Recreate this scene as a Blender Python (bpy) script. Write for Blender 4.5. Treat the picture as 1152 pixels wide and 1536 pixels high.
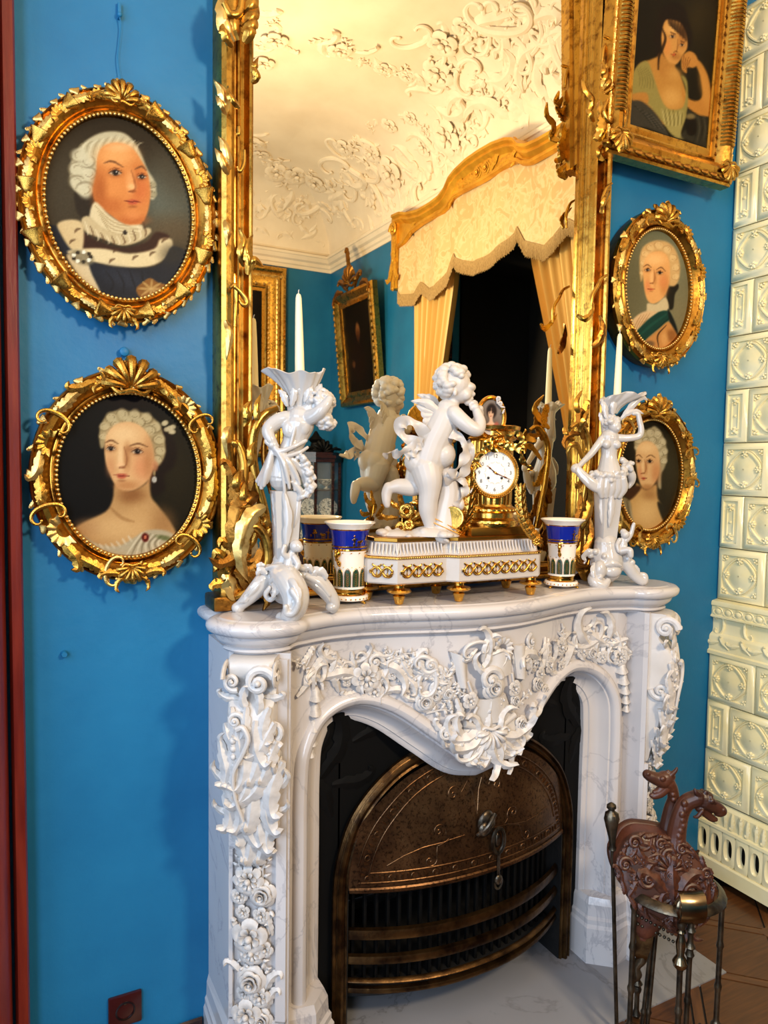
import bpy, bmesh, math, random
import numpy as np
from mathutils import Vector, Matrix, Euler
from mathutils import noise as mnoise

PI = math.pi
for o in list(bpy.data.objects):
    bpy.data.objects.remove(o)
SC = bpy.context.scene
COL = SC.collection

# ------------------------------------------------------------------ camera
FPX, CX, CY = 1105.0, 576.0, 768.0
CAM = np.array([0.0, -1.9, 1.59])

def _axes(dn=(313, 18500), vx=(2670, 728)):
    d = np.array([dn[0] - CX, dn[1] - CY, FPX]); d /= np.linalg.norm(d)
    X = np.array([vx[0] - CX, vx[1] - CY, FPX]); X -= d * X.dot(d); X /= np.linalg.norm(X)
    return np.array([X, np.cross(-d, X), -d])
RC = _axes()
cam_data = bpy.data.cameras.new('camera')
cam_data.sensor_fit = 'VERTICAL'
cam_data.sensor_height = 36.0
cam_data.lens = FPX / 1536.0 * 36.0
cam_data.clip_start = 0.05
cam_ob = bpy.data.objects.new('camera', cam_data)
COL.objects.link(cam_ob)
_m = RC @ np.diag([1.0, -1.0, -1.0])
cam_ob.matrix_world = Matrix([list(_m[i]) + [CAM[i]] for i in range(3)] + [[0, 0, 0, 1]])
SC.camera = cam_ob

# ------------------------------------------------------------------ world, lights, exposure
SC.view_settings.view_transform = 'Standard'
SC.view_settings.look = 'None'
SC.view_settings.gamma = 1.0
SC.view_settings.use_curve_mapping = False
SC.view_settings.exposure = 0.4
world = bpy.data.worlds.new('world')
SC.world = world
world.use_nodes = True
world.node_tree.nodes['Background'].inputs[0].default_value = (0.75, 0.83, 1.0, 1)
world.node_tree.nodes['Background'].inputs[1].default_value = 0.05

def area(name, loc, aim, sx, sy, power, col):
    l = bpy.data.lights.new(name, 'AREA')
    l.shape = 'RECTANGLE'; l.size = sx; l.size_y = sy; l.energy = power; l.color = col
    o = bpy.data.objects.new(name, l); COL.objects.link(o)
    o.location = loc
    o.rotation_euler = (Vector(aim) - Vector(loc)).to_track_quat('-Z', 'Y').to_euler()
    return o

# daylight coming in through the two tall windows in the left wall
area('window_daylight', (-1.46, -3.00, 1.95), (1.2, -1.9, 1.55), 1.2, 2.3, 84, (0.66, 0.80, 1.0))
area('window_daylight', (-1.46, -1.05, 1.95), (1.0, -1.05, 1.25), 1.0, 2.3, 36, (0.56, 0.74, 1.0))
# the ceiling lamp in the middle of the room, warm bulbs
def bulb(name, loc, power, col, r):
    l = bpy.data.lights.new(name, 'POINT'); l.energy = power; l.color = col; l.shadow_soft_size = r
    o = bpy.data.objects.new(name, l); COL.objects.link(o); o.location = loc
    return o
bulb('ceiling_lamp_bulb', (1.2, -2.65, 2.65), 185, (1.0, 0.80, 0.54), 0.16)

# ------------------------------------------------------------------ pixel helpers (directions only; depth comes from a plane)
def ray(px, py):
    return RC @ np.array([px - CX, py - CY, FPX])
def pl(px, py, axis, val):
    r = ray(px, py); t = (val - CAM[axis]) / r[axis]
    return Vector(CAM + t * r)
MIRY = -0.015
def mir(px, py, axis, val):
    r = ray(px, py)
    t = ((2 * MIRY - val) - CAM[1]) / r[1] if axis == 1 else (val - CAM[axis]) / r[axis]
    P = CAM + t * r; P[1] = 2 * MIRY - P[1]
    return Vector(P)
def projv(P):
    c = (np.asarray(P, float) - CAM) @ RC
    return np.stack([CX + FPX * c[..., 0] / c[..., 2], CY + FPX * c[..., 1] / c[..., 2]], -1)

# ------------------------------------------------------------------ mesh building
def cr(pts, n, closed=False):
    """Catmull-Rom through pts (k x d) resampled to n points."""
    P = np.asarray(pts, float); k = len(P)
    if k == 2 and not closed:
        t = np.linspace(0, 1, n)[:, None]; return P[0] * (1 - t) + P[1] * t
    segs = k if closed else k - 1
    out = []
    for u in np.linspace(0, segs, n, endpoint=not closed):
        i = min(int(u), segs - 1); t = u - i
        if closed:
            a, b, c, d = P[(i - 1) % k], P[i % k], P[(i + 1) % k], P[(i + 2) % k]
        else:
            b, c = P[i], P[i + 1]
            a = P[i - 1] if i > 0 else 2 * b - c
            d = P[i + 2] if i + 2 < k else 2 * c - b
        out.append(0.5 * ((2 * b) + (c - a) * t + (2 * a - 5 * b + 4 * c - d) * t * t + (3 * b - a - 3 * c + d) * t ** 3))
    return np.array(out)

def unit(v):
    v = np.asarray(v, float); l = np.linalg.norm(v)
    return v / l if l > 1e-12 else v

def tangents(P):
    T = np.gradient(P, axis=0)
    return T / np.maximum(np.linalg.norm(T, axis=1)[:, None], 1e-12)

class MB:
    def __init__(s):
        s.v = []; s.f = []
    def add(s, v, f):
        o = len(s.v); s.v.extend([tuple(map(float, p)) for p in v]); s.f.extend([[i + o for i in q] for q in f]); return s
    def put(s, other, M):
        o = len(s.v); s.v.extend([tuple(M @ Vector(p)) for p in other.v]); s.f.extend([[i + o for i in q] for q in other.f]); return s
    def box(s, x0, x1, y0, y1, z0, z1):
        v = [(x, y, z) for z in (z0, z1) for y in (y0, y1) for x in (x0, x1)]
        return s.add(v, [[0, 2, 3, 1], [4, 5, 7, 6], [0, 1, 5, 4], [2, 6, 7, 3], [0, 4, 6, 2], [1, 3, 7, 5]])
    def bbox(s, x0, x1, y0, y1, z0, z1, b=0.004):
        """box with a chamfer round every edge"""
        bm = bmesh.new()
        bmesh.ops.create_cube(bm, size=1)
        for w in bm.verts:
            w.co = Vector(((x0 + x1) / 2 + w.co.x * (x1 - x0), (y0 + y1) / 2 + w.co.y * (y1 - y0), (z0 + z1) / 2 + w.co.z * (z1 - z0)))
        bmesh.ops.bevel(bm, geom=bm.edges[:], offset=b, segments=2, affect='EDGES', profile=0.6)
        bm.verts.index_update()
        s.add([w.co for w in bm.verts], [[w.index for w in f.verts] for f in bm.faces]); bm.free(); return s
    def grid(s, rows, cu=False, cv=False):
        """rows: list of equally long lists of points; cu closes along a row, cv closes over the rows"""
        n = len(rows); m = len(rows[0]); v = [p for r in rows for p in r]; f = []
        for i in range(n if cv else n - 1):
            for j in range(m if cu else m - 1):
                a = i * m + j; b = i * m + (j + 1) % m; c = ((i + 1) % n) * m + (j + 1) % m; d = ((i + 1) % n) * m + j
                f.append([a, b, c, d])
        return s.add(v, f)
    def tube(s, pts, rad, n=8, cap=True, flat=1.0, up=None):
        P = np.asarray(pts, float); k = len(P); T = tangents(P)
        rad = np.full(k, rad) if np.isscalar(rad) else np.asarray(rad, float)
        ref = np.array(up if up is not None else (0, 0, 1.0))
        if up is None and abs(T[0] @ ref) > 0.9: ref = np.array([1.0, 0, 0])
        rows = []; N = unit(ref - T[0] * (T[0] @ ref))
        for i in range(k):
            if up is not None:
                N2 = ref - T[i] * (T[i] @ ref)
                N = unit(N2) if np.linalg.norm(N2) > 1e-4 else N
            else:
                N = unit(N - T[i] * (T[i] @ N))
            B = np.cross(T[i], N)
            rows.append([P[i] + rad[i] * (math.cos(a) * B + flat * math.sin(a) * N) for a in np.arange(n) * 2 * PI / n])
        o = len(s.v); s.grid(rows, cu=True)
        if cap:
            s.f.append([o + j for j in range(n)][::-1]); s.f.append([o + (k - 1) * n + j for j in range(n)])
        return s
    def lathe(s, prof, c=(0, 0, 0), n=24, mod=None, cap=True):
        """prof: list of (r, z). mod(angle, i) scales the radius."""
        rows = []
        for i, (r, z) in enumerate(prof):
            rows.append([(c[0] + r * (mod(a, i) if mod else 1) * math.cos(a), c[1] + r * (mod(a, i) if mod else 1) * math.sin(a), c[2] + z) for a in np.arange(n) * 2 * PI / n])
        o = len(s.v); s.grid(rows, cu=True)
        if cap:
            s.f.append([o + j for j in range(n)][::-1]); s.f.append([o + (len(prof) - 1) * n + j for j in range(n)])
        return s
    def ell(s, c, r, M=None, nu=12, nv=7):
        r = (r, r, r) if np.isscalar(r) else r
        rows = []
        for i in range(nv + 1):
            t = PI * (i / nv) if 0 < i < nv else (0.02 if i == 0 else PI - 0.02)
            row = []
            for j in range(nu):
                a = 2 * PI * j / nu
                p = Vector((r[0] * math.sin(t) * math.cos(a), r[1] * math.sin(t) * math.sin(a), -r[2] * math.cos(t)))
                if M is not None: p = M @ p
                row.append((c[0] + p.x, c[1] + p.y, c[2] + p.z))
            rows.append(row)
        o = len(s.v); s.grid(rows, cu=True)
        s.f.append([o + j for j in range(nu)][::-1]); s.f.append([o + nv * nu + j for j in range(nu)])
        return s
    def prism(s, outline, y0, y1, ax=1):
        """outline of (a, b); extruded along axis ax from y0 to y1"""
        n = len(outline)
        def p3(a, b, c): return (a, c, b) if ax == 1 else ((c, a, b) if ax == 0 else (a, b, c))
        v = [p3(a, b, y0) for a, b in outline] + [p3(a, b, y1) for a, b in outline]
        f = [[i, (i + 1) % n, n + (i + 1) % n, n + i] for i in range(n)]
        f += [list(range(n))[::-1], list(range(n, 2 * n))]
        return s.add(v, f)
    def leaf(s, path, W, nrm, lobes=4, n=20, serr=0.35, cup=0.25, vein=0.10, depth=None, env=None, rib=0.10, m=3):
        """an acanthus-like leaf: lobed edge, raised rib, veins and a skirt that gives it thickness"""
        P = cr(path, n); T = tangents(P); N0 = np.asarray(nrm, float)
        top = []; bot = []; depth = W * 0.35 if depth is None else depth
        for i in range(n):
            t = i / (n - 1)
            N = unit(N0 - T[i] * (T[i] @ N0)); S = np.cross(T[i], N)
            e = env(t) if env else (math.sin(PI * min(1, 0.035 + t * 0.965)) ** 0.6) * (1 - 0.35 * t)
            ph = (t * lobes) % 1.0
            w = W * e * (1 - serr * (ph ** 1.5 if t < 0.97 else 0))
            ra = []; rb = []
            for j in range(-m, m + 1):
                q = j / m
                h = -cup * W * e * q * q + rib * W * math.exp(-(q * 3) ** 2) + vein * W * e * math.cos(2 * PI * (t * lobes + 0.35 * abs(q))) * (abs(q) * (1.2 - abs(q)))
                p = P[i] + S * q * w + N * h - T[i] * 0.0
                ra.append(p)
                rb.append(P[i] + S * q * w * 0.92 - N * depth)
            top.append(ra); bot.append(rb)
        rows = [list(a) + list(b)[::-1] for a, b in zip(top, bot)]
        o = len(s.v); s.grid(rows, cu=True)
        k = len(rows[0])
        s.f.append([o + j for j in range(k)][::-1]); s.f.append([o + (n - 1) * k + j for j in range(k)])
        return s
    def mesh(s, name, mat=None, smooth=True, angle=40):
        me = bpy.data.meshes.new(name)
        me.from_pydata(s.v, [], s.f)
        me.validate()
        if mat is not None: me.materials.append(mat)
        if smooth:
            me.polygons.foreach_set('use_smooth', [True] * len(me.polygons))
            try: me.set_sharp_from_angle(angle=math.radians(angle))
            except Exception: pass
        fix_normals(me)
        return me
    def build(s, name, mat, parent=None, smooth=True, angle=40, M=None):
        return link(name, s.mesh(name, mat, smooth, angle), parent, M)

def fix_normals(me):
    bm = bmesh.new(); bm.from_mesh(me)
    bmesh.ops.recalc_face_normals(bm, faces=bm.faces[:])
    bm.to_mesh(me); bm.free()

def link(name, data, parent=None, M=None):
    """every object keeps world matrix == matrix_basis, whatever its parent"""
    o = bpy.data.objects.new(name, data); COL.objects.link(o)
    if M is not None: o.matrix_basis = M
    if parent is not None:
        o.parent = parent
        o.matrix_parent_inverse = parent.matrix_basis.inverted()
    return o

def tag(o, label, cat=None, group=None, kind=None):
    o['label'] = label
    if cat: o['category'] = cat
    if group: o['group'] = group
    if kind: o['kind'] = kind
    return o

def thing(name, loc, label, cat, group=None):
    o = link(name, None, None, Matrix.Translation(Vector(loc)))
    o.empty_display_size = 0.05
    return tag(o, label, cat, group)

def struct(o):
    o['kind'] = 'structure'; return o

def fr(o, u, v, n=None, s=1.0):
    """matrix with axes u (x), v (y), n (z), origin o"""
    u = Vector(u).normalized(); v = Vector(v)
    n = u.cross(v).normalized() if n is None else Vector(n).normalized()
    v = n.cross(u).normalized()
    s = (s, s, s) if np.isscalar(s) else s
    M = Matrix(((u.x * s[0], v.x * s[1], n.x * s[2], o[0]), (u.y * s[0], v.y * s[1], n.y * s[2], o[1]), (u.z * s[0], v.z * s[1], n.z * s[2], o[2]), (0, 0, 0, 1)))
    return M

def rotz(a): return Matrix.Rotation(a, 4, 'Z')

def remesh(mb, name, mat, parent, voxel, smooth_iter=4, factor=0.5, M=None):
    """fuse overlapping closed pieces into one continuous skin"""
    me = bpy.data.meshes.new(name); me.from_pydata(mb.v, [], mb.f); me.validate(); fix_normals(me)
    tmp = bpy.data.objects.new('tmp', me); COL.objects.link(tmp)
    md = tmp.modifiers.new('r', 'REMESH'); md.mode = 'VOXEL'; md.voxel_size = voxel; md.adaptivity = 0.0; md.use_smooth_shade = True
    if smooth_iter:
        sm = tmp.modifiers.new('s', 'SMOOTH'); sm.factor = factor; sm.iterations = smooth_iter
    dg = bpy.context.evaluated_depsgraph_get(); dg.update()
    out = bpy.data.meshes.new_from_object(tmp.evaluated_get(dg))
    bpy.data.objects.remove(tmp); bpy.data.meshes.remove(me)
    out.name = name; out.materials.clear(); out.materials.append(mat)
    out.polygons.foreach_set('use_smooth', [True] * len(out.polygons))
    return link(name, out, parent, M)
# ------------------------------------------------------------------ materials
def lin(r, g, b):
    f = lambda c: (c / 255 / 12.92) if c <= 10 else ((c / 255 + 0.055) / 1.055) ** 2.4
    return (f(r), f(g), f(b), 1)

class Mat:
    def __init__(s, name):
        s.m = bpy.data.materials.new(name); s.m.use_nodes = True
        s.nt = s.m.node_tree; s.b = s.nt.nodes['Principled BSDF']
    def n(s, t, **kw):
        x = s.nt.nodes.new(t)
        for k, v in kw.items():
            if k in x.inputs.keys(): x.inputs[k].default_value = v
            else: setattr(x, k, v)
        return x
    def l(s, a, b): s.nt.links.new(a, b)
    def co(s, scale=(1, 1, 1), rot=(0, 0, 0)):
        c = s.n('ShaderNodeTexCoord'); mp = s.n('ShaderNodeMapping')
        mp.inputs['Scale'].default_value = scale; mp.inputs['Rotation'].default_value = rot
        s.l(c.outputs['Object'], mp.inputs['Vector']); return mp.outputs['Vector']
    def noise(s, vec, scale, detail=4, rough=0.55, dist=0.0):
        x = s.n('ShaderNodeTexNoise'); x.inputs['Scale'].default_value = scale; x.inputs['Detail'].default_value = detail
        x.inputs['Roughness'].default_value = rough; x.inputs['Distortion'].default_value = dist
        s.l(vec, x.inputs['Vector']); return x.outputs['Fac']
    def ramp(s, fac, stops):
        x = s.n('ShaderNodeValToRGB'); e = x.color_ramp.elements
        while len(e) < len(stops): e.new(0.5)
        for i, (p, c) in enumerate(stops): e[i].position = p; e[i].color = c
        s.l(fac, x.inputs['Fac']); return x.outputs['Color']
    def bump(s, h, strength, dist=0.01):
        x = s.n('ShaderNodeBump'); x.inputs['Strength'].default_value = strength; x.inputs['Distance'].default_value = dist
        s.l(h, x.inputs['Height']); s.l(x.outputs['Normal'], s.b.inputs['Normal'])
    def set(s, **kw):
        for k, v in kw.items(): s.b.inputs[k.replace('_', ' ')].default_value = v
        return s

def plain(name, col, rough=0.5, metal=0.0, coat=0.0, spec=0.5):
    m = Mat(name); m.set(Base_Color=col, Roughness=rough, Metallic=metal)
    m.b.inputs['Coat Weight'].default_value = coat; m.b.inputs['Specular IOR Level'].default_value = spec
    return m.m

def noisy(name, c1, c2, scale, rough=0.5, metal=0.0, lo=0.35, hi=0.65, bump=0.0, bscale=None, coat=0.0, sc=(1, 1, 1), detail=4, spec=0.5, dist=0.01):
    m = Mat(name); v = m.co(sc)
    f = m.noise(v, scale, detail)
    m.l(m.ramp(f, [(lo, c1), (hi, c2)]), m.b.inputs['Base Color'])
    m.set(Roughness=rough, Metallic=metal)
    m.b.inputs['Coat Weight'].default_value = coat; m.b.inputs['Specular IOR Level'].default_value = spec
    if bump: m.bump(m.noise(v, bscale or scale * 3, 5), bump, dist)
    return m.m

def marble(name, base, grey, rough=0.22, vs=3.0):
    m = Mat(name); v = m.co()
    w = m.noise(v, vs, 7, 0.6, 1.2)
    vein = m.ramp(w, [(0.482, (0, 0, 0, 1)), (0.5, (0.75, 0.75, 0.75, 1)), (0.518, (0, 0, 0, 1))])
    cl = m.noise(v, 2.2, 4, 0.5, 0.5)
    cloud = m.ramp(cl, [(0.35, base), (0.75, tuple(0.86 * c for c in base[:3]) + (1,))])
    amt = m.noise(v, 1.7, 2)
    mul = m.n('ShaderNodeMath', operation='MULTIPLY'); m.l(vein, mul.inputs[0]); m.l(amt, mul.inputs[1])
    mx = m.n('ShaderNodeMix', data_type='RGBA')
    m.l(mul.outputs[0], mx.inputs['Factor']); m.l(cloud, mx.inputs[6]); mx.inputs[7].default_value = grey
    m.l(mx.outputs[2], m.b.inputs['Base Color'])
    m.set(Roughness=rough)
    m.b.inputs['Subsurface Weight'].default_value = 0.0
    return m.m

def gold(name, c1, c2, rough=0.28, bump=0.25, bs=60):
    m = Mat(name); v = m.co()
    f = m.noise(v, 34, 5, 0.65)
    m.l(m.ramp(f, [(0.30, c2), (0.50, c1)]), m.b.inputs['Base Color'])
    r = m.noise(v, 9, 3)
    m.l(m.ramp(r, [(0.3, (rough * 0.75,) * 3 + (1,)), (0.7, (rough * 1.5,) * 3 + (1,))]), m.b.inputs['Roughness'])
    m.set(Metallic=1.0)
    m.bump(m.noise(v, bs, 3), bump, 0.004)
    return m.m

MT = {}
# painted wall
def _wall():
    m = Mat('blue_wall_paint'); v = m.co()
    f = m.noise(v, 2.3, 6, 0.6)
    c = m.ramp(f, [(0.3, lin(18, 97, 141)), (0.7, lin(28, 112, 155))])
    m.l(c, m.b.inputs['Base Color']); m.set(Roughness=0.5); m.b.inputs['Specular IOR Level'].default_value = 0.35
    m.bump(m.noise(v, 22, 6, 0.6), 0.25, 0.006); return m.m
MT['wall'] = _wall()
MT['plaster'] = noisy('white_plaster', lin(226, 210, 184), lin(236, 222, 198), 3, 0.75, bump=0.08, bscale=30)
MT['marble'] = marble('white_veined_marble', lin(206, 199, 196), lin(140, 136, 142), 0.18)
MT['statuary'] = noisy('carved_white_marble', lin(196, 188, 180), lin(210, 203, 197), 6, 0.36, bump=0.05, bscale=60)
MT['hearth'] = marble('worn_hearth_marble', lin(136, 135, 138), lin(84, 80, 80), 0.35, 2.2)
MT['gilt'] = gold('gilded_wood', lin(198, 150, 66), lin(118, 74, 26), 0.27, 0.2, 40)
MT['gilt_dark'] = gold('old_gilding', lin(150, 102, 42), lin(74, 42, 15), 0.32, 0.3, 60)
MT['gilt_mid'] = gold('burnished_dark_gilding', lin(176, 124, 48), lin(96, 56, 18), 0.25, 0.2, 40)
MT['gilt_pale'] = gold('pale_gilding', lin(228, 192, 116), lin(172, 122, 54), 0.32, 0.2, 40)
MT['gilt_side'] = gold('bole_showing_gilding', lin(128, 70, 24), lin(60, 28, 10), 0.36, 0.3, 60)
MT['ormolu'] = gold('gilt_bronze', lin(222, 170, 78), lin(168, 116, 40), 0.2, 0.08, 90)
MT['ormolu_flat'] = plain('satin_gilt_bronze', lin(176, 126, 52), 0.32, 1.0)
MT['porcelain'] = plain('white_porcelain', lin(192, 185, 178), 0.16, 0, 0.4)
MT['parian'] = noisy('white_statue_marble', lin(192, 181, 170), lin(202, 192, 182), 5, 0.36)
MT['candle'] = plain('ivory_wax', lin(244, 228, 184), 0.5)
MT['black'] = plain('black_iron', lin(4, 4, 4), 0.6, 0.0, 0, 0.2)
MT['soot'] = noisy('sooty_iron', lin(6, 5, 5), lin(13, 11, 10), 12, 0.7, 0.0, bump=0.3, bscale=40)
MT['copper'] = None
MT['door'] = noisy('red_brown_varnished_wood', lin(94, 23, 15), lin(122, 40, 25), 6, 0.3, sc=(6, 6, 0.6), bump=0.1)
MT['darkwood'] = noisy('dark_polished_wood', lin(34, 14, 10), lin(58, 26, 16), 6, 0.25, sc=(1, 1, 6))
MT['bakelite'] = plain('brown_bakelite', lin(52, 12, 14), 0.22)
MT['bakelite_dark'] = plain('dark_socket_hole', lin(16, 5, 6), 0.3)
# ------------------------------------------------------------------ ornament kit (unit size, x right, y up, z towards the viewer)
def k_leaf(bend=0.5, lobes=5, W=0.215, lift=0.10, curl=0.12):
    """curved acanthus leaf from (0,-.5) up and over"""
    pts = [(0, -0.5, 0.02), (0.02 + 0.05 * bend, -0.2, lift * 0.8), (0.14 * bend, 0.1, lift * 1.2), (0.34 * bend, 0.34, lift), (0.62 * bend, 0.46, curl), (0.86 * bend, 0.36, curl * 1.5)]
    return MB().leaf(pts, W, (0, 0, 1), lobes=lobes, n=26, depth=0.10, cup=0.35, vein=0.16, rib=0.14)

def spiral(turns, r0, r1, n, start=0.0, sgn=1):
    out = []
    for i in range(n):
        t = i / (n - 1); a = start + sgn * turns * 2 * PI * t; r = r0 * (r1 / r0) ** t
        out.append((r * math.cos(a), r * math.sin(a)))
    return out

def k_volute(turns=1.6, w=0.13, raise_=0.18):
    sp = spiral(turns, 0.42, 0.07, 40)
    P = [(x, y, 0.06 + raise_ * i / 39) for i, (x, y) in enumerate(sp)]
    R = [w * (1 - 0.55 * i / 39) for i in range(40)]
    mb = MB().tube(P, R, 8, up=(0, 0, 1), flat=0.9)
    return mb.ell((0, 0, 0.06 + raise_), 0.085)

def k_cscroll(k=1.0):
    """C-scroll: a tapering band that rolls up at both ends"""
    n = 60; P = [np.array([0.0, 0.0])]; th = 0
    s = np.linspace(-1, 1, n)
    hd = 0.9 * np.sign(s) * np.abs(s) ** 2.6 * 3.6 * k + s * 0.9
    for i in range(1, n):
        P.append(P[-1] + 0.034 * np.array([math.cos(hd[i]), math.sin(hd[i])]))
    P = np.array(P); P -= P.mean(0); P /= np.abs(P).max() * 2
    R = 0.03 + 0.05 * (1 - np.abs(s) ** 1.5)
    return MB().tube([(x, y, 0.05 + 0.05 * abs(q)) for (x, y), q in zip(P, s)], R, 8, up=(0, 0, 1), flat=1.1).ell((P[0][0], P[0][1], .1), 0.05).ell((P[-1][0], P[-1][1], .1), 0.05)

def k_petal(mb, a0, span, r0, r1, h0, h1, curl, th=0.03, nu=7, nv=6):
    top = []; bot = []
    for i in range(nv):
        t = i / (nv - 1); row = []; rb = []
        for j in range(nu):
            q = -1 + 2 * j / (nu - 1)
            a = a0 + q * span * 0.5 * (0.55 + 0.45 * math.sin(PI * min(1.0, 0.25 + 0.6 * t)))
            r = r0 + (r1 - r0) * t * (1 - 0.13 * q * q * t)
            z = h0 + (h1 - h0) * t ** 0.8 - curl * max(0, t - 0.6) ** 1.6 + 0.06 * q * q * (r1 - r0)
            row.append((r * math.cos(a), r * math.sin(a), z)); rb.append((r * 0.97 * math.cos(a), r * 0.97 * math.sin(a), z - th))
        top.append(row); bot.append(rb)
    rows = [a + b[::-1] for a, b in zip(top, bot)]
    o = len(mb.v); mb.grid(rows, cu=True); k = len(rows[0])
    mb.f.append([o + (nv - 1) * k + j for j in range(k)]); mb.f.append([o + j for j in range(k)][::-1])

def k_rose():
    mb = MB(); rg = random.Random(3)
    for ring, (n, r0, r1, h0, h1, cu) in enumerate([(5, 0.12, 0.5, 0.02, 0.2, 0.6), (5, 0.1, 0.37, 0.08, 0.30, 0.5), (4, 0.06, 0.25, 0.12, 0.36, 0.3), (3, 0.03, 0.13, 0.18, 0.38, 0.1)]):
        for i in range(n):
            k_petal(mb, 2 * PI * (i + 0.5 * (ring % 2)) / n + rg.uniform(-.12, .12), 2 * PI / n * 1.25, r0, r1, h0, h1, cu, 0.04)
    return mb.ell((0, 0, 0.26), (0.06, 0.06, 0.1))

def k_flower(n=5):
    mb = MB()
    for i in range(n):
        k_petal(mb, 2 * PI * i / n, 2 * PI / n * 1.08, 0.08, 0.5, 0.10, 0.26, 0.5, 0.05)
    for i in range(n):
        k_petal(mb, 2 * PI * (i + 0.5) / n, 2 * PI / n * 0.8, 0.06, 0.30, 0.14, 0.30, 0.25, 0.05)
    return mb.ell((0, 0, 0.26), (0.10, 0.10, 0.09))

def k_husk():
    prof = [(0.05, 0.50), (0.14, 0.46), (0.24, 0.30), (0.30, 0.05), (0.46, -0.24), (0.38, -0.30), (0.2, -0.12), (0.08, -0.02)]
    mb = MB()
    mb.lathe(prof, n=18, mod=lambda a, i: 1 + (0.20 * math.cos(3 * a) if 3 <= i <= 5 else 0))
    m2 = MB(); m2.put(mb, Matrix.Rotation(-PI / 2, 4, 'X'))
    m2.v = [(x, -z if False else y, z) for x, y, z in m2.v]
    return m2.ell((0, -0.28, 0), 0.12)

def k_spray():
    """a bent stem with five small leaves and a bud"""
    mb = MB()
    st = cr([(-0.5, -0.25, 0.03), (-0.2, -0.05, 0.08), (0.1, 0.1, 0.1), (0.45, 0.12, 0.08)], 16)
    mb.tube(st, np.linspace(0.05, 0.02, 16), 6)
    for i, (k, sg, L) in enumerate([(3, 1, .30), (5, -1, .30), (8, 1, .30), (10, -1, .27), (13, 1, .22), (14, -1, .2)]):
        p = st[k]; a = 0.35 + sg * 1.0
        d = np.array([math.cos(a), math.sin(a), 0])
        mb.leaf([p, p + d * L * 0.5 + (0, 0, 0.07), p + d * L + (0, 0, 0.0)], L * 0.30, (0, 0, 1), lobes=3, n=9, depth=0.05, m=2)
    return mb.ell(st[-1], 0.06)

def k_shell(n=7):
    mb = MB()
    for i in range(n):
        a = PI * (0.06 + 0.88 * i / (n - 1)); L = 0.5 + 0.08 * math.sin(a)
        d = np.array([math.cos(a), math.sin(a), 0])
        mb.tube(cr([d * 0.08 + (0, -.3, .05), d * L * 0.5 + (0, -.3, 0.19), d * L + (0, -.3, 0.17), d * (L + 0.10) + (0, -.3, 0.05)], 12), np.linspace(0.03, 0.5 * L * PI * 0.88 / (n - 1) * 1.15, 12), 8, up=(0, 0, 1))
    mb.tube(cr([(-0.5, -0.22, 0.05), (-0.3, -0.42, 0.1), (0, -0.36, 0.14), (0.3, -0.42, 0.1), (0.5, -0.22, 0.05)], 24), 0.06, 8)
    return mb

def k_ruffle(w=0.9):
    """a broken, fluted rocaille edge"""
    mb = MB(); rows = []
    n = 40
    for i in range(n):
        t = i / (n - 1); a = PI * (1.05 - 1.1 * t)
        wob = 0.5 + 0.5 * math.cos(t * 2 * PI * 7)
        r0 = 0.22; r1 = 0.42 + 0.07 * wob
        c, s_ = math.cos(a), math.sin(a)
        rows.append([(c * r0, s_ * r0 - .2, 0.0), (c * r0, s_ * r0 - .2, 0.06), (c * (r0 + r1) / 2, s_ * (r0 + r1) / 2 - .2, 0.10 + 0.05 * wob), (c * r1, s_ * r1 - .2, 0.18 * (0.6 + 0.4 * wob)), (c * (r1 + .02), s_ * (r1 + .02) - .2, 0.10), (c * r1 * .95, s_ * r1 * .95 - .2, 0.0)])
    o = len(mb.v); mb.grid(rows, cu=True); k = 6
    mb.f.append([o + j for j in range(k)][::-1]); mb.f.append([o + (n - 1) * k + j for j in range(k)])
    return mb

KIT = dict(leaf=k_leaf(0.5), leafr=k_leaf(-0.5), leafs=k_leaf(0.12, 6, 0.25), curl=k_leaf(1.0, 4, 0.205, 0.14, 0.2), curlr=k_leaf(-1.0, 4, 0.205, 0.14, 0.2), volute=k_volute(), cscroll=k_cscroll(),
           rose=k_rose(), flower=k_flower(5), daisy=k_flower(8), husk=k_husk(), spray=k_spray(), shell=k_shell(), ruffle=k_ruffle())
_km = {}
def kmesh(kind, mat):
    key = (kind, mat.name)
    if key not in _km: _km[key] = KIT[kind].mesh(kind, mat)
    return _km[key]
KNAME = dict(leaf='acanthus_leaf', leafr='acanthus_leaf', leafs='acanthus_leaf', curl='curled_leaf', curlr='curled_leaf', volute='volute', cscroll='c_scroll', rose='rose', flower='flower', daisy='flower', husk='husk', spray='leaf_spray', shell='shell', ruffle='rocaille_edge')
def orn(kind, mat, parent, o, u, v, size, ang=0.0, zs=1.0, flip=False, name=None):
    """one carved piece: at o, in the plane u, v, turned by ang degrees"""
    M = fr(o, u, v) @ Matrix.Rotation(math.radians(ang), 4, 'Z') @ Matrix.Diagonal((size * (-1 if flip else 1), size, size * zs, 1))
    return link(name or KNAME[kind], kmesh(kind, mat), parent, M)
# ------------------------------------------------------------------ room shell
XL, XR, YB = -1.5, 3.2, -5.46
ZW, ZC = 3.72, 4.38           # wall top at the cornice, ceiling
XC = 1.21                      # axis of the fireplace

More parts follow.
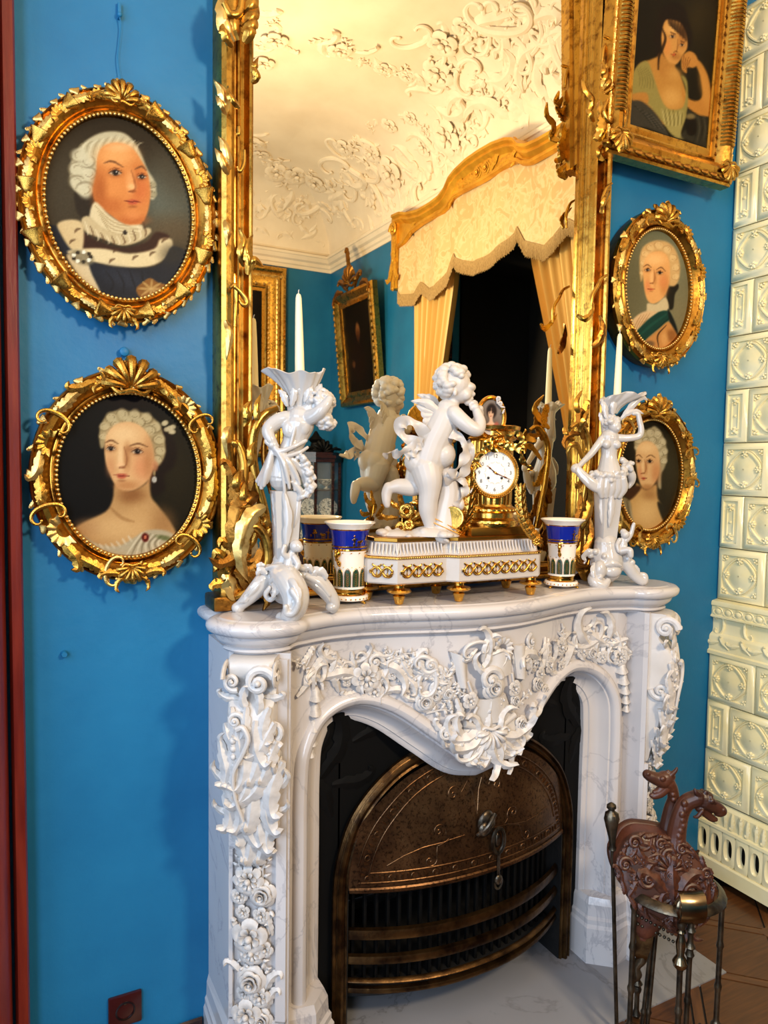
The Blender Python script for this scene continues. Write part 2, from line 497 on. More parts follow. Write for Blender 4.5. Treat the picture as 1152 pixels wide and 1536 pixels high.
mb = MB()
mb.box(XL, 0.60, 0, 0.5, 0, ZW); mb.box(1.82, XR, 0, 0.5, 0, ZW); mb.box(0.60, 1.82, 0, 0.5, 1.0, ZW)
struct(mb.build('wall_back', MT['wall'], smooth=False))
struct(MB().box(XR, XR + 0.2, YB, 0.5, 0, ZW).build('wall_right', MT['wall'], smooth=False))
struct(MB().box(XL - .2, XR + .2, YB - 0.2, YB, 0, ZW).build('wall_front', MT['wall'], smooth=False))
mb = MB(); wins = [(-3.7, -2.3), (-1.6, -.5)]
for y0, y1 in ((YB, -3.7), (-2.3, -1.6), (-.5, .5)): mb.box(XL - .2, XL, y0, y1, 0, ZW)
for y0, y1 in wins: mb.box(XL - .2, XL, y0, y1, 0, .75); mb.box(XL - .2, XL, y0, y1, 3.15, ZW)
struct(mb.build('wall_left', MT['wall'], smooth=False))
# windows in the left wall (the daylight enters here)
for i, (y0, y1) in enumerate(wins):
    x0, x1, ymid = XL - .1, XL - .05, (y0 + y1) / 2
    w = struct(MB().box(x0, x1, y0, y1, .75, .83).box(x0, x1, y0, y1, 3.07, 3.15).box(x0, x1, y0, y0 + .08, .75, 3.15).box(x0, x1, y1 - .08, y1, .75, 3.15).box(x0, x1, ymid - .03, ymid + .03, .75, 3.15).build('window_%d' % (i + 1), MT['plaster'], smooth=False))
    MB().bbox(XL - .04, XL + .02, y0 - .05, y1 + .05, .70, .745).build('window_sill', MT['plaster'], w)

# ceiling with a cove
mb = MB()
def ring(d, z): return [(XL + d, YB + d, z), (XR - d, YB + d, z), (XR - d, -d, z), (XL + d, -d, z)]
prof = [(-.05, ZW)] + [(0.85 * (1 - math.cos(a)) + .04, ZW + .06 + (ZC - ZW - .06) * math.sin(a)) for a in np.linspace(0.05, PI / 2, 10)]
mb.grid([ring(d, z) for d, z in prof], cu=True)
o = len(mb.v); mb.add(ring(prof[-1][0], ZC), [[0, 1, 2, 3]])
mb.box(XL - .3, XR + .3, YB - .3, .6, ZC + .02, ZC + .1)
ceiling = struct(mb.build('ceiling', MT['plaster'], angle=30))
# cornice moulding that runs round under the cove
mb = MB(); pr = [(0, ZW - .10), (.012, ZW - .10), (.016, ZW - .07), (.03, ZW - .06), (.035, ZW - .03), (.06, ZW - .015), (.075, ZW + .02), (.085, ZW + .025), (.085, ZW + .05), (0, ZW + .05)]
mb.grid([ring(d, z) for d, z in pr], cu=True)
struct(mb.build('trim_1', MT['plaster'], angle=25))

# ------------------------------------------------------------------ floor: dark joints with wooden pieces laid in them
def wood(name, c1, c2, rot=0.0, rough=0.3):
    m = Mat(name); v = m.co((3, 40, 3), (0, 0, rot))
    f = m.noise(v, 2.0, 5, 0.6)
    m.l(m.ramp(f, [(0.3, c1), (0.7, c2)]), m.b.inputs['Base Color']); m.set(Roughness=rough)
    m.bump(f, 0.06, 0.003); return m.m
MT['joint'] = plain('dark_floor_joint', lin(22, 12, 8), 0.5)
MT['oak'] = wood('oak_parquet', lin(66, 38, 19), lin(98, 60, 30))
MT['oak2'] = wood('oak_parquet_crosswise', lin(72, 43, 22), lin(108, 68, 36), PI / 2)
MT['ebony'] = plain('black_inlay', lin(14, 10, 9), 0.3)
floor = struct(MB().box(XL - .2, XR + .2, YB - .2, .5, -0.1, 0).build('floor', MT['joint'], smooth=False))
G = 0.20; FX, FY = 2.14, -0.175
hw = 0.017
def _pm(pts, h, mat):
    n = len(pts); return MB().prism(pts, 0.0, h, ax=2).mesh('piece', mat, smooth=False)
dd = G - hw * 1.45 - 0.004
me_pan = _pm([(dd, 0), (0, dd), (-dd, 0), (0, -dd)], 0.004, MT['oak'])
L2 = G * math.sqrt(2) - 0.052
me_str = _pm([(-L2 / 2, -hw + .003), (L2 / 2, -hw + .003), (L2 / 2, hw - .003), (-L2 / 2, hw - .003)], 0.0045, MT['oak2'])
me_blk = _pm([(-.03, -.03), (.03, -.03), (.03, .03), (-.03, .03)], 0.005, MT['ebony'])
me_nod = _pm([(-.03, -.03), (.03, -.03), (.03, .03), (-.03, .03)], 0.005, MT['oak2'])
HX0, HX1, HY = 2 * XC - 2.025, 2.025, -0.439
for a in range(-11, 6):
    for b in range(-9, 2):
        x, y = FX + a * G, FY + b * G
        if not (-0.2 < x < XR - .05 and -1.9 < y < -0.0): continue
        inh = HX0 + .25 < x < HX1 - 0.22 and y > HY + .22
        if (a + b) % 2:
            if inh: continue
            link('parquet_panel', me_pan, floor, Matrix.Translation((x, y, 0)))
        else:
            if not inh: link('inlay_square', me_blk if (a % 2 == 0) else me_nod, floor, Matrix.Translation((x, y, 0)))
            for sx in (1, -1):
                cx_, cy_ = x + G / 2, y + sx * G / 2
                if HX0 + .2 < cx_ < HX1 - .2 and cy_ > HY + .2: continue
                link('parquet_strip', me_str, floor, Matrix.Translation((cx_, cy_, 0)) @ rotz(sx * PI / 4))

# hearth slab
mb = MB().bbox(HX0, HX1, HY, 0.45, -0.02, 0.009, 0.003)
tag(mb.build('hearth_slab', MT['hearth']), 'worn grey-white marble hearth slab on the floor in front of the fireplace', 'hearth')

# baseboards
bb = [(0, 0), (0, .10), (-.006, .105), (-.012, .10), (-.014, .075), (-.02, .07), (-.022, .05), (-.022, 0)]
for nm, x0, x1 in (('baseboard_left', 0.06, 0.47), ('baseboard_right', 1.95, 2.47)):
    struct(MB().prism([(y, z) for y, z in bb], x0, x1, ax=0).build(nm, MT['darkwood'], smooth=False))

# red-brown door case at the left end of the wall
def jamb(x0, x1, pts, name, parent=None):
    return MB().prism([(x, y) for x, y in pts], 0.0, 3.3, ax=2).build(name, MT['door'], parent, angle=35)
dc = struct(jamb(0, 0, [(-.20, 0), (-.20, -.05), (-.15, -.055), (-.14, -.085), (-.11, -.10), (-.06, -.11), (-.022, -.105), (.004, -.09), (.014, -.07), (.017, -.055), (.018, 0)], 'trim_2'))
MB().prism([(.024, 0), (.024, -.040), (.030, -.052), (.050, -.052), (.054, -.045), (.054, 0)], 0, 3.3, ax=2).build('casing_strip', MT['door'], dc, angle=35)
dr = struct(MB().box(-1.1, -.2, -.03, -.0, 0, 3.06).build('door_1', MT['door'], smooth=False))
for z0, z1 in ((.18, .95), (1.1, 2.0), (2.15, 2.9)): MB().bbox(-.98, -.32, -.042, -.028, z0, z1, .01).build('door_panel', MT['door'], dr)
MB().bbox(-1.3, .054, -.11, 0, 3.06, 3.3, .012).build('lintel', MT['door'], dc)
# ------------------------------------------------------------------ fireplace
HALF = [(0, -.322), (.1, -.313), (.2, -.288), (.3, -.258), (.38, -.243), (.46, -.244), (.528, -.262), (.545, -.268), (.566, -.290), (.61, -.307), (.67, -.303), (.72, -.280), (.755, -.24), (.772, -.19), (.765, -.15), (.738, -.112), (.722, -.100), (.742, -.075), (.75, -.04), (.75, 0)]
_h = cr(HALF, 90)
_seg = np.array([(-x, y) for x, y in _h[::-1]][:-1] + [(x, y) for x, y in _h])
def offset(pl_, d):
    T = tangents(pl_); N = np.stack([-T[:, 1], T[:, 0]], 1)      # points into the fireplace
    q = pl_ + N * d
    q[:, 1] = np.minimum(q[:, 1], 0.0); q[0, 1] = q[-1, 1] = 0
    return q
def yf(dx):
    """front plane of the frieze, a serpentine in plan"""
    return float(np.interp(abs(dx), _h[:60, 0], _h[:60, 1])) + 0.062 if abs(dx) < .54 else -0.205
from mathutils.geometry import tessellate_polygon
def tess(row):
    return tessellate_polygon([[Vector((p[0], p[1], 0)) for p in row]])
def loft(prof, name, parent, mat, angle=50, closetop=None):
    mb = MB(); rows = []
    for ins, z in prof:
        q = offset(_seg, ins); rows.append([(XC + x, y, z) for x, y in q])
    mb.grid(rows)
    n = len(rows[0])
    if closetop:
        for t3 in tess(rows[0]): mb.f.append(list(t3))
    o = (len(rows) - 1) * n
    for t3 in tess(rows[-1]): mb.f.append([o + j for j in t3])
    return mb.build(name, mat, parent, angle=angle)

fp = thing('fireplace', (XC, -0.15, 0), 'white veined marble fireplace with rococo carved scrolls, roses and shell above an arched opening', 'fireplace')
shelf = loft([(0.034, 1.2245), (0.032, 1.2245), (0.030, 1.2225), (0.020, 1.222), (0.008, 1.219), (0.001, 1.212), (0.0, 1.205), (0.003, 1.196), (0.010, 1.190), (0.016, 1.188)], 'mantel_shelf', fp, MT['marble'], closetop=True)
loft([(0.018, 1.189), (0.020, 1.184), (0.024, 1.174), (0.033, 1.164), (0.046, 1.158), (0.048, 1.155), (0.043, 1.154), (0.040, 1.150), (0.043, 1.146), (0.050, 1.144), (0.054, 1.143), (0.056, 1.138)], 'cornice', fp, MT['marble'])

# arch moulding
AH = [(.535, 0.0), (.535, .2), (.535, .4), (.535, .6), (.535, .77), (.523, .872), (.47, .945), (.375, .975), (.275, .945), (.165, .866), (.075, .80), (0, .78)]
_a = cr(AH, 80)
arch = np.array(list(_a) + [(-x, z) for x, z in _a[::-1]][1:])
AT = tangents(arch); AN = np.stack([-AT[:, 1], AT[:, 0]], 1)        # towards the opening
def sweep_arch(prof, name, parent, mat, i0=0, i1=None):
    rows = []
    for i in range(len(arch))[i0:i1]:
        rows.append([(XC + arch[i, 0] + AN[i, 0] * a, yf(arch[i, 0]) + b, max(0, arch[i, 1] + AN[i, 1] * a)) for a, b in prof])
    return MB().grid(rows).build(name, mat, parent, angle=35)
am = sweep_arch([(-.024, .03), (-.024, 0), (-.022, -.010), (-.014, -.019), (-.003, -.022), (.007, -.018), (.013, -.010), (.014, .002), (.019, .004), (.022, .012), (.030, .030), (.042, .043), (.054, .049), (.058, .049), (.060, .054), (.070, .056), (.074, .060), (.076, .16)], 'arch_moulding', fp, MT['marble'])

# frieze plate above the arch and the flat strips beside it
mb = MB(); cols = np.linspace(-.535, .535, 121)
za = lambda d: float(np.interp(abs(d), _a[30:, 0][::-1], _a[30:, 1][::-1]))
mb.grid([[(XC + d, yf(d), za(d)) for d in cols], [(XC + d, yf(d), (za(d) + 1.145) / 2) for d in cols], [(XC + d, yf(d), 1.145) for d in cols]])
for s in (-1, 1):
    mb.grid([[(XC + s * d, yf(.535) + (0.0 if d < .58 else .02), z) for d in (.535, .56, .60)] for z in (0, .8, 1.145)])
mb.box(XC - .56, XC + .56, -0.165, -0.02, 1.0, 1.14)
mb.build('frieze', MT['marble'], fp, angle=30)

# canted pilasters with plinths; A is the outer, B the inner front corner
PA, PB = (.72, -.19), (.595, -.275)
def pilaster(s):
    """returns place(u, v, h), u axis, n axis"""
    A = Vector((XC + s * PA[0], PA[1], 0)); B = Vector((XC + s * PB[0], PB[1], 0))
    L, R_ = (A, B) if s < 0 else (B, A)
    u = (R_ - L).normalized(); n = u.cross(Vector((0, 0, 1)))
    return (lambda a, v, h: L + u * a + Vector((0, 0, v)) + n * h), u, n
PW = math.hypot(PA[0] - PB[0], PA[1] - PB[1])
for s in (-1, 1):
    out = [(XC + s * x, y) for x, y in [(.72, 0), PA, PB, (.588, -.262), (.588, -.19), (.565, -.10), (.565, 0)]]
    pil = MB().prism(out, 0.0, 1.143, ax=2).build('pilaster', MT['marble'], fp, smooth=False)
    pt, u, n = pilaster(s)
    # raised border of the flower panel
    mb = MB()
    for (a0, a1, z0, z1) in ((.003, .016, .23, .66), (PW - .032, PW - .003, .23, 1.13), (.003, PW - .003, .205, .235)):
        q = [pt(a0, z0, 0), pt(a1, z0, 0), pt(a1, z1, 0), pt(a0, z1, 0)]
        q2 = [pt(a0 + .002, z0, .012), pt(a1 - .002, z0, .012), pt(a1 - .002, z1, .012), pt(a0 + .002, z1, .012)]
        mb.add(q + q2, [[4, 5, 6, 7], [0, 1, 5, 4], [1, 2, 6, 5], [2, 3, 7, 6], [3, 0, 4, 7]])
    mb.build('panel_border', MT['marble'], pil, smooth=False)
    # side cheek behind the pilaster and its stepped base
    def plinth(pts, name, levels):
        c = np.array(pts).mean(0); mbp = MB(); rows = []
        for g, z in levels:
            q = []
            for x, y in pts:
                d = np.array([x, y]) - c; d = d / np.linalg.norm(d)
                q.append((x + d[0] * g * 1.3, min(y + d[1] * g * 1.3, 0), z))
            rows.append(q)
        k = len(pts); mbp.grid(rows, cu=True); mbp.f.append(list(range((len(rows) - 1) * k, len(rows) * k)))
        return mbp.build(name, MT['marble'], fp, smooth=False)
    lv = [(.022, 0.0), (.022, .125), (.016, .135), (.016, .150), (.010, .158), (.008, .195), (.0, .215)]
    plinth([(XC + s * x, y) for x, y in [(.72, 0), PA, PB, (.588, -.262), (.588, -.19), (.588, 0)]], 'plinth', lv)
    plinth([(XC + s * x, y) for x, y in [(.590, -.225), (.51, -.235), (.463, -.19), (.463, -.03), (.59, -.03)]], 'plinth', lv)

# ---- carving: consoles on the pilasters
for s in (-1, 1):
    pt, u, n = pilaster(s); vz = Vector((0, 0, 1)); CM = MT['statuary']
    mid = PW / 2 - .006
    prof = [(.66, 0), (.665, .008), (.70, .016), (.76, .034), (.84, .052), (.92, .068), (.98, .074), (1.02, .066), (1.045, .045), (1.06, .032), (1.075, .036), (1.10, .062), (1.125, .066), (1.14, .05), (1.14, 0)]
    P = cr(prof, 40); mb = MB(); hwid = .054
    rows = []
    for (v_, h_) in P:
        e = 1 - 0.25 * max(0, (.80 - v_) / .14)
        rows.append([pt(mid - hwid * e, v_, 0), pt(mid - hwid * e, v_, h_ * .86), pt(mid - hwid * e * .85, v_, h_), pt(mid - hwid * .4, v_, h_ * .96), pt(mid, v_, h_), pt(mid + hwid * .4, v_, h_ * .96), pt(mid + hwid * e * .85, v_, h_), pt(mid + hwid * e, v_, h_ * .86), pt(mid + hwid * e, v_, 0)])
    con = mb.grid(rows).build('console', CM, fp, angle=45)
    # rolled volutes at the top, one on either cheek, and a pair that faces front
    for sd in (-1, 1):
        a = mid + sd * hwid * 1.0
        orn('volute', CM, con, pt(a, 1.098, .048), n * -sd, vz, .088, 0, 0.5)
        orn('volute', CM, con, pt(a + sd * .004, .90, .040), n * sd, -vz, .075, 0, 0.6)
    orn('volute', CM, con, pt(mid + .024, 1.090, .060), u, vz, .088, 20, 1.0)
    orn('volute', CM, con, pt(mid - .040, 1.088, .058), u, vz, .056, 120, 1.0, flip=True)
    # acanthus that falls over the console, laid like shingles from the bottom up
    rgc = random.Random(31)
    for (v_, h_, aa, sz) in [(.690, .026, (-.030, 0, .030), .105), (.735, .038, (-.042, -.015, .015, .042), .115), (.790, .048, (-.044, -.020, .008, .034), .12), (.845, .058, (-.048, -.024, .004, .030, .050), .12), (.900, .066, (-.050, -.026, 0, .026, .050), .11), (.950, .072, (-.044, -.016, .014, .044), .095), (.995, .072, (-.034, 0, .034), .08)]:
        for a in aa:
            orn(rgc.choice(['leafs', 'leaf', 'leafr']), CM, con, pt(mid + a, v_, h_ - .10 * abs(a)), u, vz, sz * rgc.uniform(.85, 1.1), 180 - a * 520 + rgc.uniform(-10, 10), 1.15)
    for (a, v_, h_, sz, an, kd) in [(-.052, .90, .050, .075, 70, 'curl'), (-.054, .84, .046, .07, 95, 'curl'), (.054, .83, .044, .07, -95, 'curlr'), (.050, .77, .040, .06, -110, 'curlr'), (-.050, .76, .040, .06, 110, 'curl'), (-.020, 1.035, .058, .07, 30, 'curl'), (.030, 1.03, .058, .07, -30, 'curlr'), (-.050, 1.04, .045, .06, 90, 'leaf'), (.048, 1.045, .04, .055, -100, 'leafr'), (.052, .975, .050, .06, -60, 'volute'), (.050, .925, .052, .065, 30, 'volute'), (-.030, 1.0, .07, .05, 0, 'volute')]:
        orn(kd, CM, con, pt(mid + a, v_, h_), u, vz, sz, an, 1.1)
    q = [(-.012, .76, .070), (-.028, .82, .080), (-.030, .88, .088), (-.006, .93, .094), (.006, .965, .094), (-.006, .99, .092), (-.022, .985, .090)]
    MB().tube(cr([tuple(pt(mid + a, v_, h_)) for a, v_, h_ in q], 40), np.linspace(.004, .007, 40), 8).build('stem_scroll', CM, con)
    bdm = MB().ell((0, 0, 0), 1, nu=10, nv=6).mesh('bead', CM)
    for k in range(7):
        t = k / 6; link('bead', bdm, con, Matrix.Translation(pt(mid - .034, .955 - .12 * t, .080 - .012 * t)) @ Matrix.Scale(.0085 - .003 * t, 4))
    # flower garland in the panel below
    for (kd, a, v_, sz, an) in [('daisy', -.010, .590, .062, 0), ('rose', .022, .555, .058, 20), ('spray', -.030, .622, .05, 80), ('spray', .028, .612, .055, 60), ('flower', -.034, .545, .035, 0), ('flower', -.026, .505, .03, 30), ('flower', .020, .500, .035, 10), ('leaf', .036, .475, .045, 20),
                                ('flower', -.006, .450, .072, 15), ('daisy', -.002, .410, .055, 40), ('rose', -.020, .425, .04, 0), ('flower', .030, .415, .034, 0), ('spray', .02, .385, .05, -70), ('spray', -.025, .375, .05, -110),
                                ('rose', -.004, .335, .062, 70), ('leaf', .036, .335, .055, -20), ('leafr', -.036, .36, .05, 30), ('flower', .018, .295, .045, 15), ('flower', -.024, .300, .03, 0), ('leafs', -.005, .275, .07, 190), ('leaf', .038, .29, .05, -10),
                                ('flower', -.014, .250, .062, 20), ('rose', .022, .238, .045, 0), ('spray', 0, .64, .045, 90), ('husk', .0, .648, .03, 0), ('leaf', -.036, .45, .05, 60), ('leafr', .034, .45, .04, -40)]:
        orn(kd, CM, pil if s > 0 else pil, pt(mid - .004 + a, v_, .006), u, vz, sz * 1.28, an, 1.2)

# ---- carving on the frieze, placed along the curved plate
def FZ(px, py, lift=0.0):
    y = -.22
    for _ in range(6):
        p = pl(px, py, 1, y); y = yf(p.x - XC) - lift
    return pl(px, py, 1, y)
carv = fp
def fz(kd, px, py, size, ang=0, zs=1.0, lift=0.004, flip=False):
    p = FZ(px, py, lift); d = p.x - XC
    ty = (yf(d + .01) - yf(d - .01)) / .02
    u = Vector((1, ty, 0)).normalized()
    return orn(kd, MT['statuary'], carv, p, u, (0, 0, 1), size, ang, zs, flip)
# left half
for a in [('leafr', 470, 1005, .07, 100), ('curl', 466, 1022, .06, 20), ('leaf', 455, 1030, .06, -40), ('curl', 505, 1003, .10, -70), ('leaf', 500, 1022, .07, 30), ('cscroll', 528, 1000, .09, 30), ('volute', 562, 992, .055, 0),
          ('daisy', 548, 1015, .085, 10), ('flower', 560, 1036, .06, 0), ('leaf', 530, 1042, .06, 110), ('leafr', 575, 1018, .07, -50), ('curl', 590, 995, .09, -100), ('leafs', 608, 1004, .08, 30), ('spray', 600, 985, .08, 0), ('curlr', 598, 1030, .07, 60),
          ('leaf', 620, 988, .07, -20), ('volute', 644, 996, .07, 160), ('cscroll', 640, 1012, .11, 100), ('flower', 655, 1010, .05, 0), ('rose', 637, 1052, .062, 0), ('flower', 657, 1030, .05, 20), ('rose', 652, 1043, .045, 0), ('spray', 660, 1066, .07, -20), ('leaf', 615, 1050, .05, 80), ('spray', 672, 1010, .07, 40),
          ('leaf', 575, 1045, .05, 60), ('flower', 520, 1022, .03, 0), ('leafr', 483, 990, .06, -60), ('flower', 588, 1012, .03, 0), ('leaf', 627, 1022, .05, 0), ('curl', 683, 995, .05, 200), ('spray', 690, 1035, .06, 120), ('rose', 672, 1040, .04, 0), ('flower', 668, 1025, .035, 0)]:
    fz(*a)
# right half
for a in [('curlr', 800, 978, .09, 40), ('leaf', 815, 985, .07, 10), ('daisy', 838, 970, .06, 0), ('flower', 822, 998, .05, 0), ('rose', 805, 1025, .05, 0), ('rose', 817, 1035, .038, 0), ('flower', 808, 1010, .045, 20), ('leaf', 793, 1003, .06, 60), ('leafs', 850, 985, .10, -30), ('curl', 868, 962, .12, 60), ('leaf', 872, 972, .09, -80),
          ('flower', 872, 975, .055, 0), ('leafr', 888, 980, .08, 30), ('cscroll', 880, 955, .12, 20), ('spray', 846, 992, .06, -30), ('leafs', 895, 960, .11, 60), ('curlr', 918, 948, .09, -30), ('leaf', 925, 965, .08, 110), ('rose', 887, 978, .05, 0), ('leafr', 845, 955, .08, 100), ('flower', 902, 985, .045, 0), ('leaf', 832, 1012, .05, 90),
          ('daisy', 928, 985, .06, 0), ('leafr', 940, 975, .07, 40), ('spray', 788, 985, .07, 40), ('volute', 795, 962, .05, 90), ('leaf', 770, 990, .05, 20), ('flower', 840, 1000, .035, 0)]:
    fz(*a)
# smaller foliage that fills the ground between
rgf = random.Random(5)
for path, n in (([(452, 1005), (500, 998), (560, 1000), (610, 1005), (650, 1020), (690, 1050)], 46), ([(785, 990), (810, 1000), (830, 975), (870, 965), (905, 965), (940, 975)], 40)):
    for x, y in cr(path, n):
        fz(rgf.choice(['leaf', 'leafr', 'curl', 'curlr', 'spray', 'leafs']), x + rgf.uniform(-6, 6), y + rgf.uniform(-20, 14), rgf.uniform(.04, .068), rgf.uniform(0, 360), 1.1)
# bell-flower drops beside the arch
for k, (px, py) in enumerate([(473, 1043), (472, 1066), (470, 1090), (468, 1112), (466, 1130)]): fz('husk', px, py, .046 - .004 * k, 0)
for k, (px, py) in enumerate([(932, 1003), (935, 1020), (937, 1035), (938, 1050), (939, 1063)]): fz('husk', px, py, .050 - .005 * k, 0)
# trophy in the middle: ribbons, two open sheets, a mask-like bud, torch and quiver
def sheet(pts, bow, name):
    """a curled sheet of carved parchment on the frieze"""
    q = [FZ(*p, lift=.012) for p in pts]; rows = []
    for t in np.linspace(0, 1, 9):
        a = q[0].lerp(q[1], t); b = q[3].lerp(q[2], t); z = Vector((0, -bow * math.sin(PI * t), 0))
        rows.append([a + z, b + z, b + z + Vector((0, .012, 0)), a + z + Vector((0, .012, 0))])
    mb = MB().grid(rows, cu=True); mb.f.append([0, 1, 2, 3]); mb.f.append([32, 33, 34, 35])
    return mb.build(name, MT['statuary'], carv, angle=40)
sheet([(676, 978), (700, 985), (700, 1030), (690, 1032)], .012, 'parchment_sheet')
sheet([(770, 968), (788, 966), (789, 1016), (776, 1018)], .012, 'parchment_sheet')
sheet([(728, 978), (768, 972), (766, 1010), (730, 1018)], .016, 'parchment_sheet')
sheet([(716, 1050), (758, 1040), (770, 1075), (712, 1086)], .02, 'parchment_sheet')
def rod(a, b, r, name, lift=.02):
    P = cr([FZ(*a, lift=lift), FZ(*b, lift=lift)], 10); return MB().tube(P, r, 10).build(name, MT['statuary'], carv)
rod((697, 1086), (728, 1094), .010, 'quiver'); rod((748, 1092), (772, 1072), .009, 'torch'); rod((702, 1022), (712, 1050), .004, 'cord'); rod((768, 1010), (772, 1040), .004, 'cord'); rod((716, 1060), (704, 1086), .005, 'cord')
for a in [('cscroll', 712, 972, .075, 190), ('curl', 722, 975, .07, 10), ('curlr', 738, 968, .08, -20), ('ruffle', 755, 966, .07, -20), ('leaf', 735, 985, .07, 170), ('volute', 733, 1018, .085, 0), ('rose', 738, 1030, .075, 0), ('leafs', 736, 1050, .07, 180), ('flower', 704, 1050, .05, 0), ('flower', 770, 1032, .05, 0), ('spray', 783, 1048, .07, 10), ('rose', 772, 1050, .04, 0),
          ('curl', 722, 1010, .07, 80), ('leafr', 752, 1000, .06, -60), ('leaf', 735, 1078, .08, 180), ('leafs', 690, 1062, .06, 200), ('curl', 745, 975, .05, -60), ('leaf', 708, 985, .05, 140), ('spray', 745, 1060, .06, 30)]:
    fz(*a, lift=.018)
# leafy pendant below the trophy: a fan of curling leaves between C-scrolls
pend = []
for k, an in enumerate(range(115, 256, 14)):
    r = math.radians(an); pend.append((['leaf', 'leafr', 'curl', 'leafs', 'curlr'][k % 5], 733 - 30 * math.sin(r), 1098 - 20 * math.cos(r) , .105, an, 1.3))
for k, an in enumerate(range(130, 241, 22)):
    r = math.radians(an); pend.append((['curl', 'leafr', 'leaf', 'curlr'][k % 4], 733 - 52 * math.sin(r), 1096 - 30 * math.cos(r), .075, an + 8, 1.3))
for a in pend + [('cscroll', 706, 1120, .10, 35, 1.4), ('cscroll', 762, 1108, .10, -30, 1.4), ('cscroll', 734, 1124, .09, 5, 1.4), ('leaf', 684, 1098, .09, 30, 1.2), ('curl', 674, 1108, .08, 60, 1.2), ('leafr', 795, 1085, .10, -40, 1.2), ('curlr', 803, 1074, .07, -80, 1.2), ('shell', 734, 1106, .075, 178, 1.3),
          ('flower', 690, 1114, .05, 0, 1.2), ('rose', 780, 1085, .05, 0, 1.2), ('curl', 745, 1090, .08, 20, 1.2), ('volute', 668, 1100, .06, 0, 1), ('leaf', 660, 1095, .06, 60, 1), ('volute', 752, 1128, .05, 0, 1.2), ('volute', 712, 1134, .05, 90, 1.2), ('curlr', 720, 1090, .07, -10, 1.2)]:
    fz(a[0], a[1], a[2], a[3], a[4], a[5], lift=.02)
# solid core behind the pendant
mb = MB(); p = FZ(733, 1105, .0)
mb.ell((p.x, p.y - .004, p.z), (.115, .022, .062), nu=20)
mb.build('pendant_core', MT['statuary'], fp)
# ------------------------------------------------------------------ iron fireplace insert with a bronzed hood
def _copper():
    m = Mat('bronzed_hood_metal'); v = m.co()
    f = m.noise(v, 7, 6, 0.65); g = m.noise(v, 120, 4, 0.7)
    c = m.ramp(f, [(0.3, lin(64, 42, 28)), (0.55, lin(112, 80, 52)), (0.75, lin(142, 108, 74))])
    sp = m.ramp(g, [(0.36, (0, 0, 0, 1)), (0.5, (1, 1, 1, 1))])
    mx = m.n('ShaderNodeMix', data_type='RGBA'); mx.blend_type = 'MULTIPLY'; mx.inputs['Factor'].default_value = 0.75
    m.l(c, mx.inputs[6]); m.l(sp, mx.inputs[7]); m.l(mx.outputs[2], m.b.inputs['Base Color'])
    m.set(Roughness=0.36, Metallic=0.9); m.bump(g, 0.15, 0.002); return m.m
MT['copper'] = _copper()
MT['brassbar'] = noisy('tarnished_brass', lin(104, 76, 44), lin(48, 32, 20), 18, 0.34, 0.95, bump=0.15, bscale=60)
MT['steel'] = noisy('worn_steel', lin(120, 108, 92), lin(60, 52, 44), 30, 0.33, 0.95, bump=0.1)

ins = thing('fireplace_insert', (XC, 0.05, 0.009), 'black iron fireplace insert with an arched bronzed hood and curved front bars', 'fireplace insert')
# firebox
mb = MB()
hx, d0, d1, zt = .60, -.045, .44, .98
mb.grid([[(XC - hx, d0, .01), (XC - hx, d1, .01), (XC + hx, d1, .01), (XC + hx, d0, .01)], [(XC - hx, d0, zt), (XC - hx, d1, zt), (XC + hx, d1, zt), (XC + hx, d0, zt)]])
mb.add([(XC - hx, d0, zt), (XC + hx, d0, zt), (XC + hx, d1, zt), (XC - hx, d1, zt)], [[0, 1, 2, 3]])
mb.build('firebox', MT['soot'], ins, smooth=False)
IH = cr([(.40, 0), (.40, .2), (.40, .42), (.388, .53), (.34, .645), (.235, .738), (.11, .782), (0, .792)], 60)
ia = np.array(list(IH) + [(-x, z) for x, z in IH[::-1]][1:])
# cast plate outside the arch
mb = MB(); cols = np.linspace(-.40, .40, 81)
zi = lambda d: float(np.interp(abs(d), IH[20:, 0][::-1], IH[20:, 1][::-1]))
YP = -.128
mb.grid([[(XC + d, YP, zi(d)) for d in cols], [(XC + d, YP, 1.0) for d in cols]])
for s in (-1, 1): mb.grid([[(XC + s * .395, YP, z), (XC + s * .50, YP, z)] for z in (.009, 1.0)])
plate = mb.build('iron_plate', MT['black'], ins, smooth=False)
for s in (-1, 1):
    for (dx, z, sz, an, kd) in [(.40, .80, .16, -50, 'curl'), (.36, .72, .12, -100, 'leaf'), (.43, .70, .12, 10, 'leaf'), (.30, .85, .12, -80, 'curl'), (.43, .86, .09, -30, 'leaf')]:
        orn(kd, MT['black'], plate, (XC + s * dx, YP, z), (1, 0, 0), (0, 0, 1), sz, an * -s, .3, flip=(s < 0))
# arched brass frame, three ridges
T = tangents(ia); Nn = np.stack([-T[:, 1], T[:, 0]], 1)
prof = [(-.022, 0), (-.022, -.010), (-.016, -.016), (-.011, -.010), (-.008, -.012), (-.002, -.022), (.005, -.022), (.009, -.013), (.012, -.012), (.017, -.016), (.021, -.010), (.022, 0)]
MB().grid([[(XC + ia[i, 0] + Nn[i, 0] * a, -.142 + b, max(.009, ia[i, 1] + Nn[i, 1] * a)) for a, b in prof] for i in range(len(ia))]).build('arch_frame', MT['brassbar'], ins, angle=30)
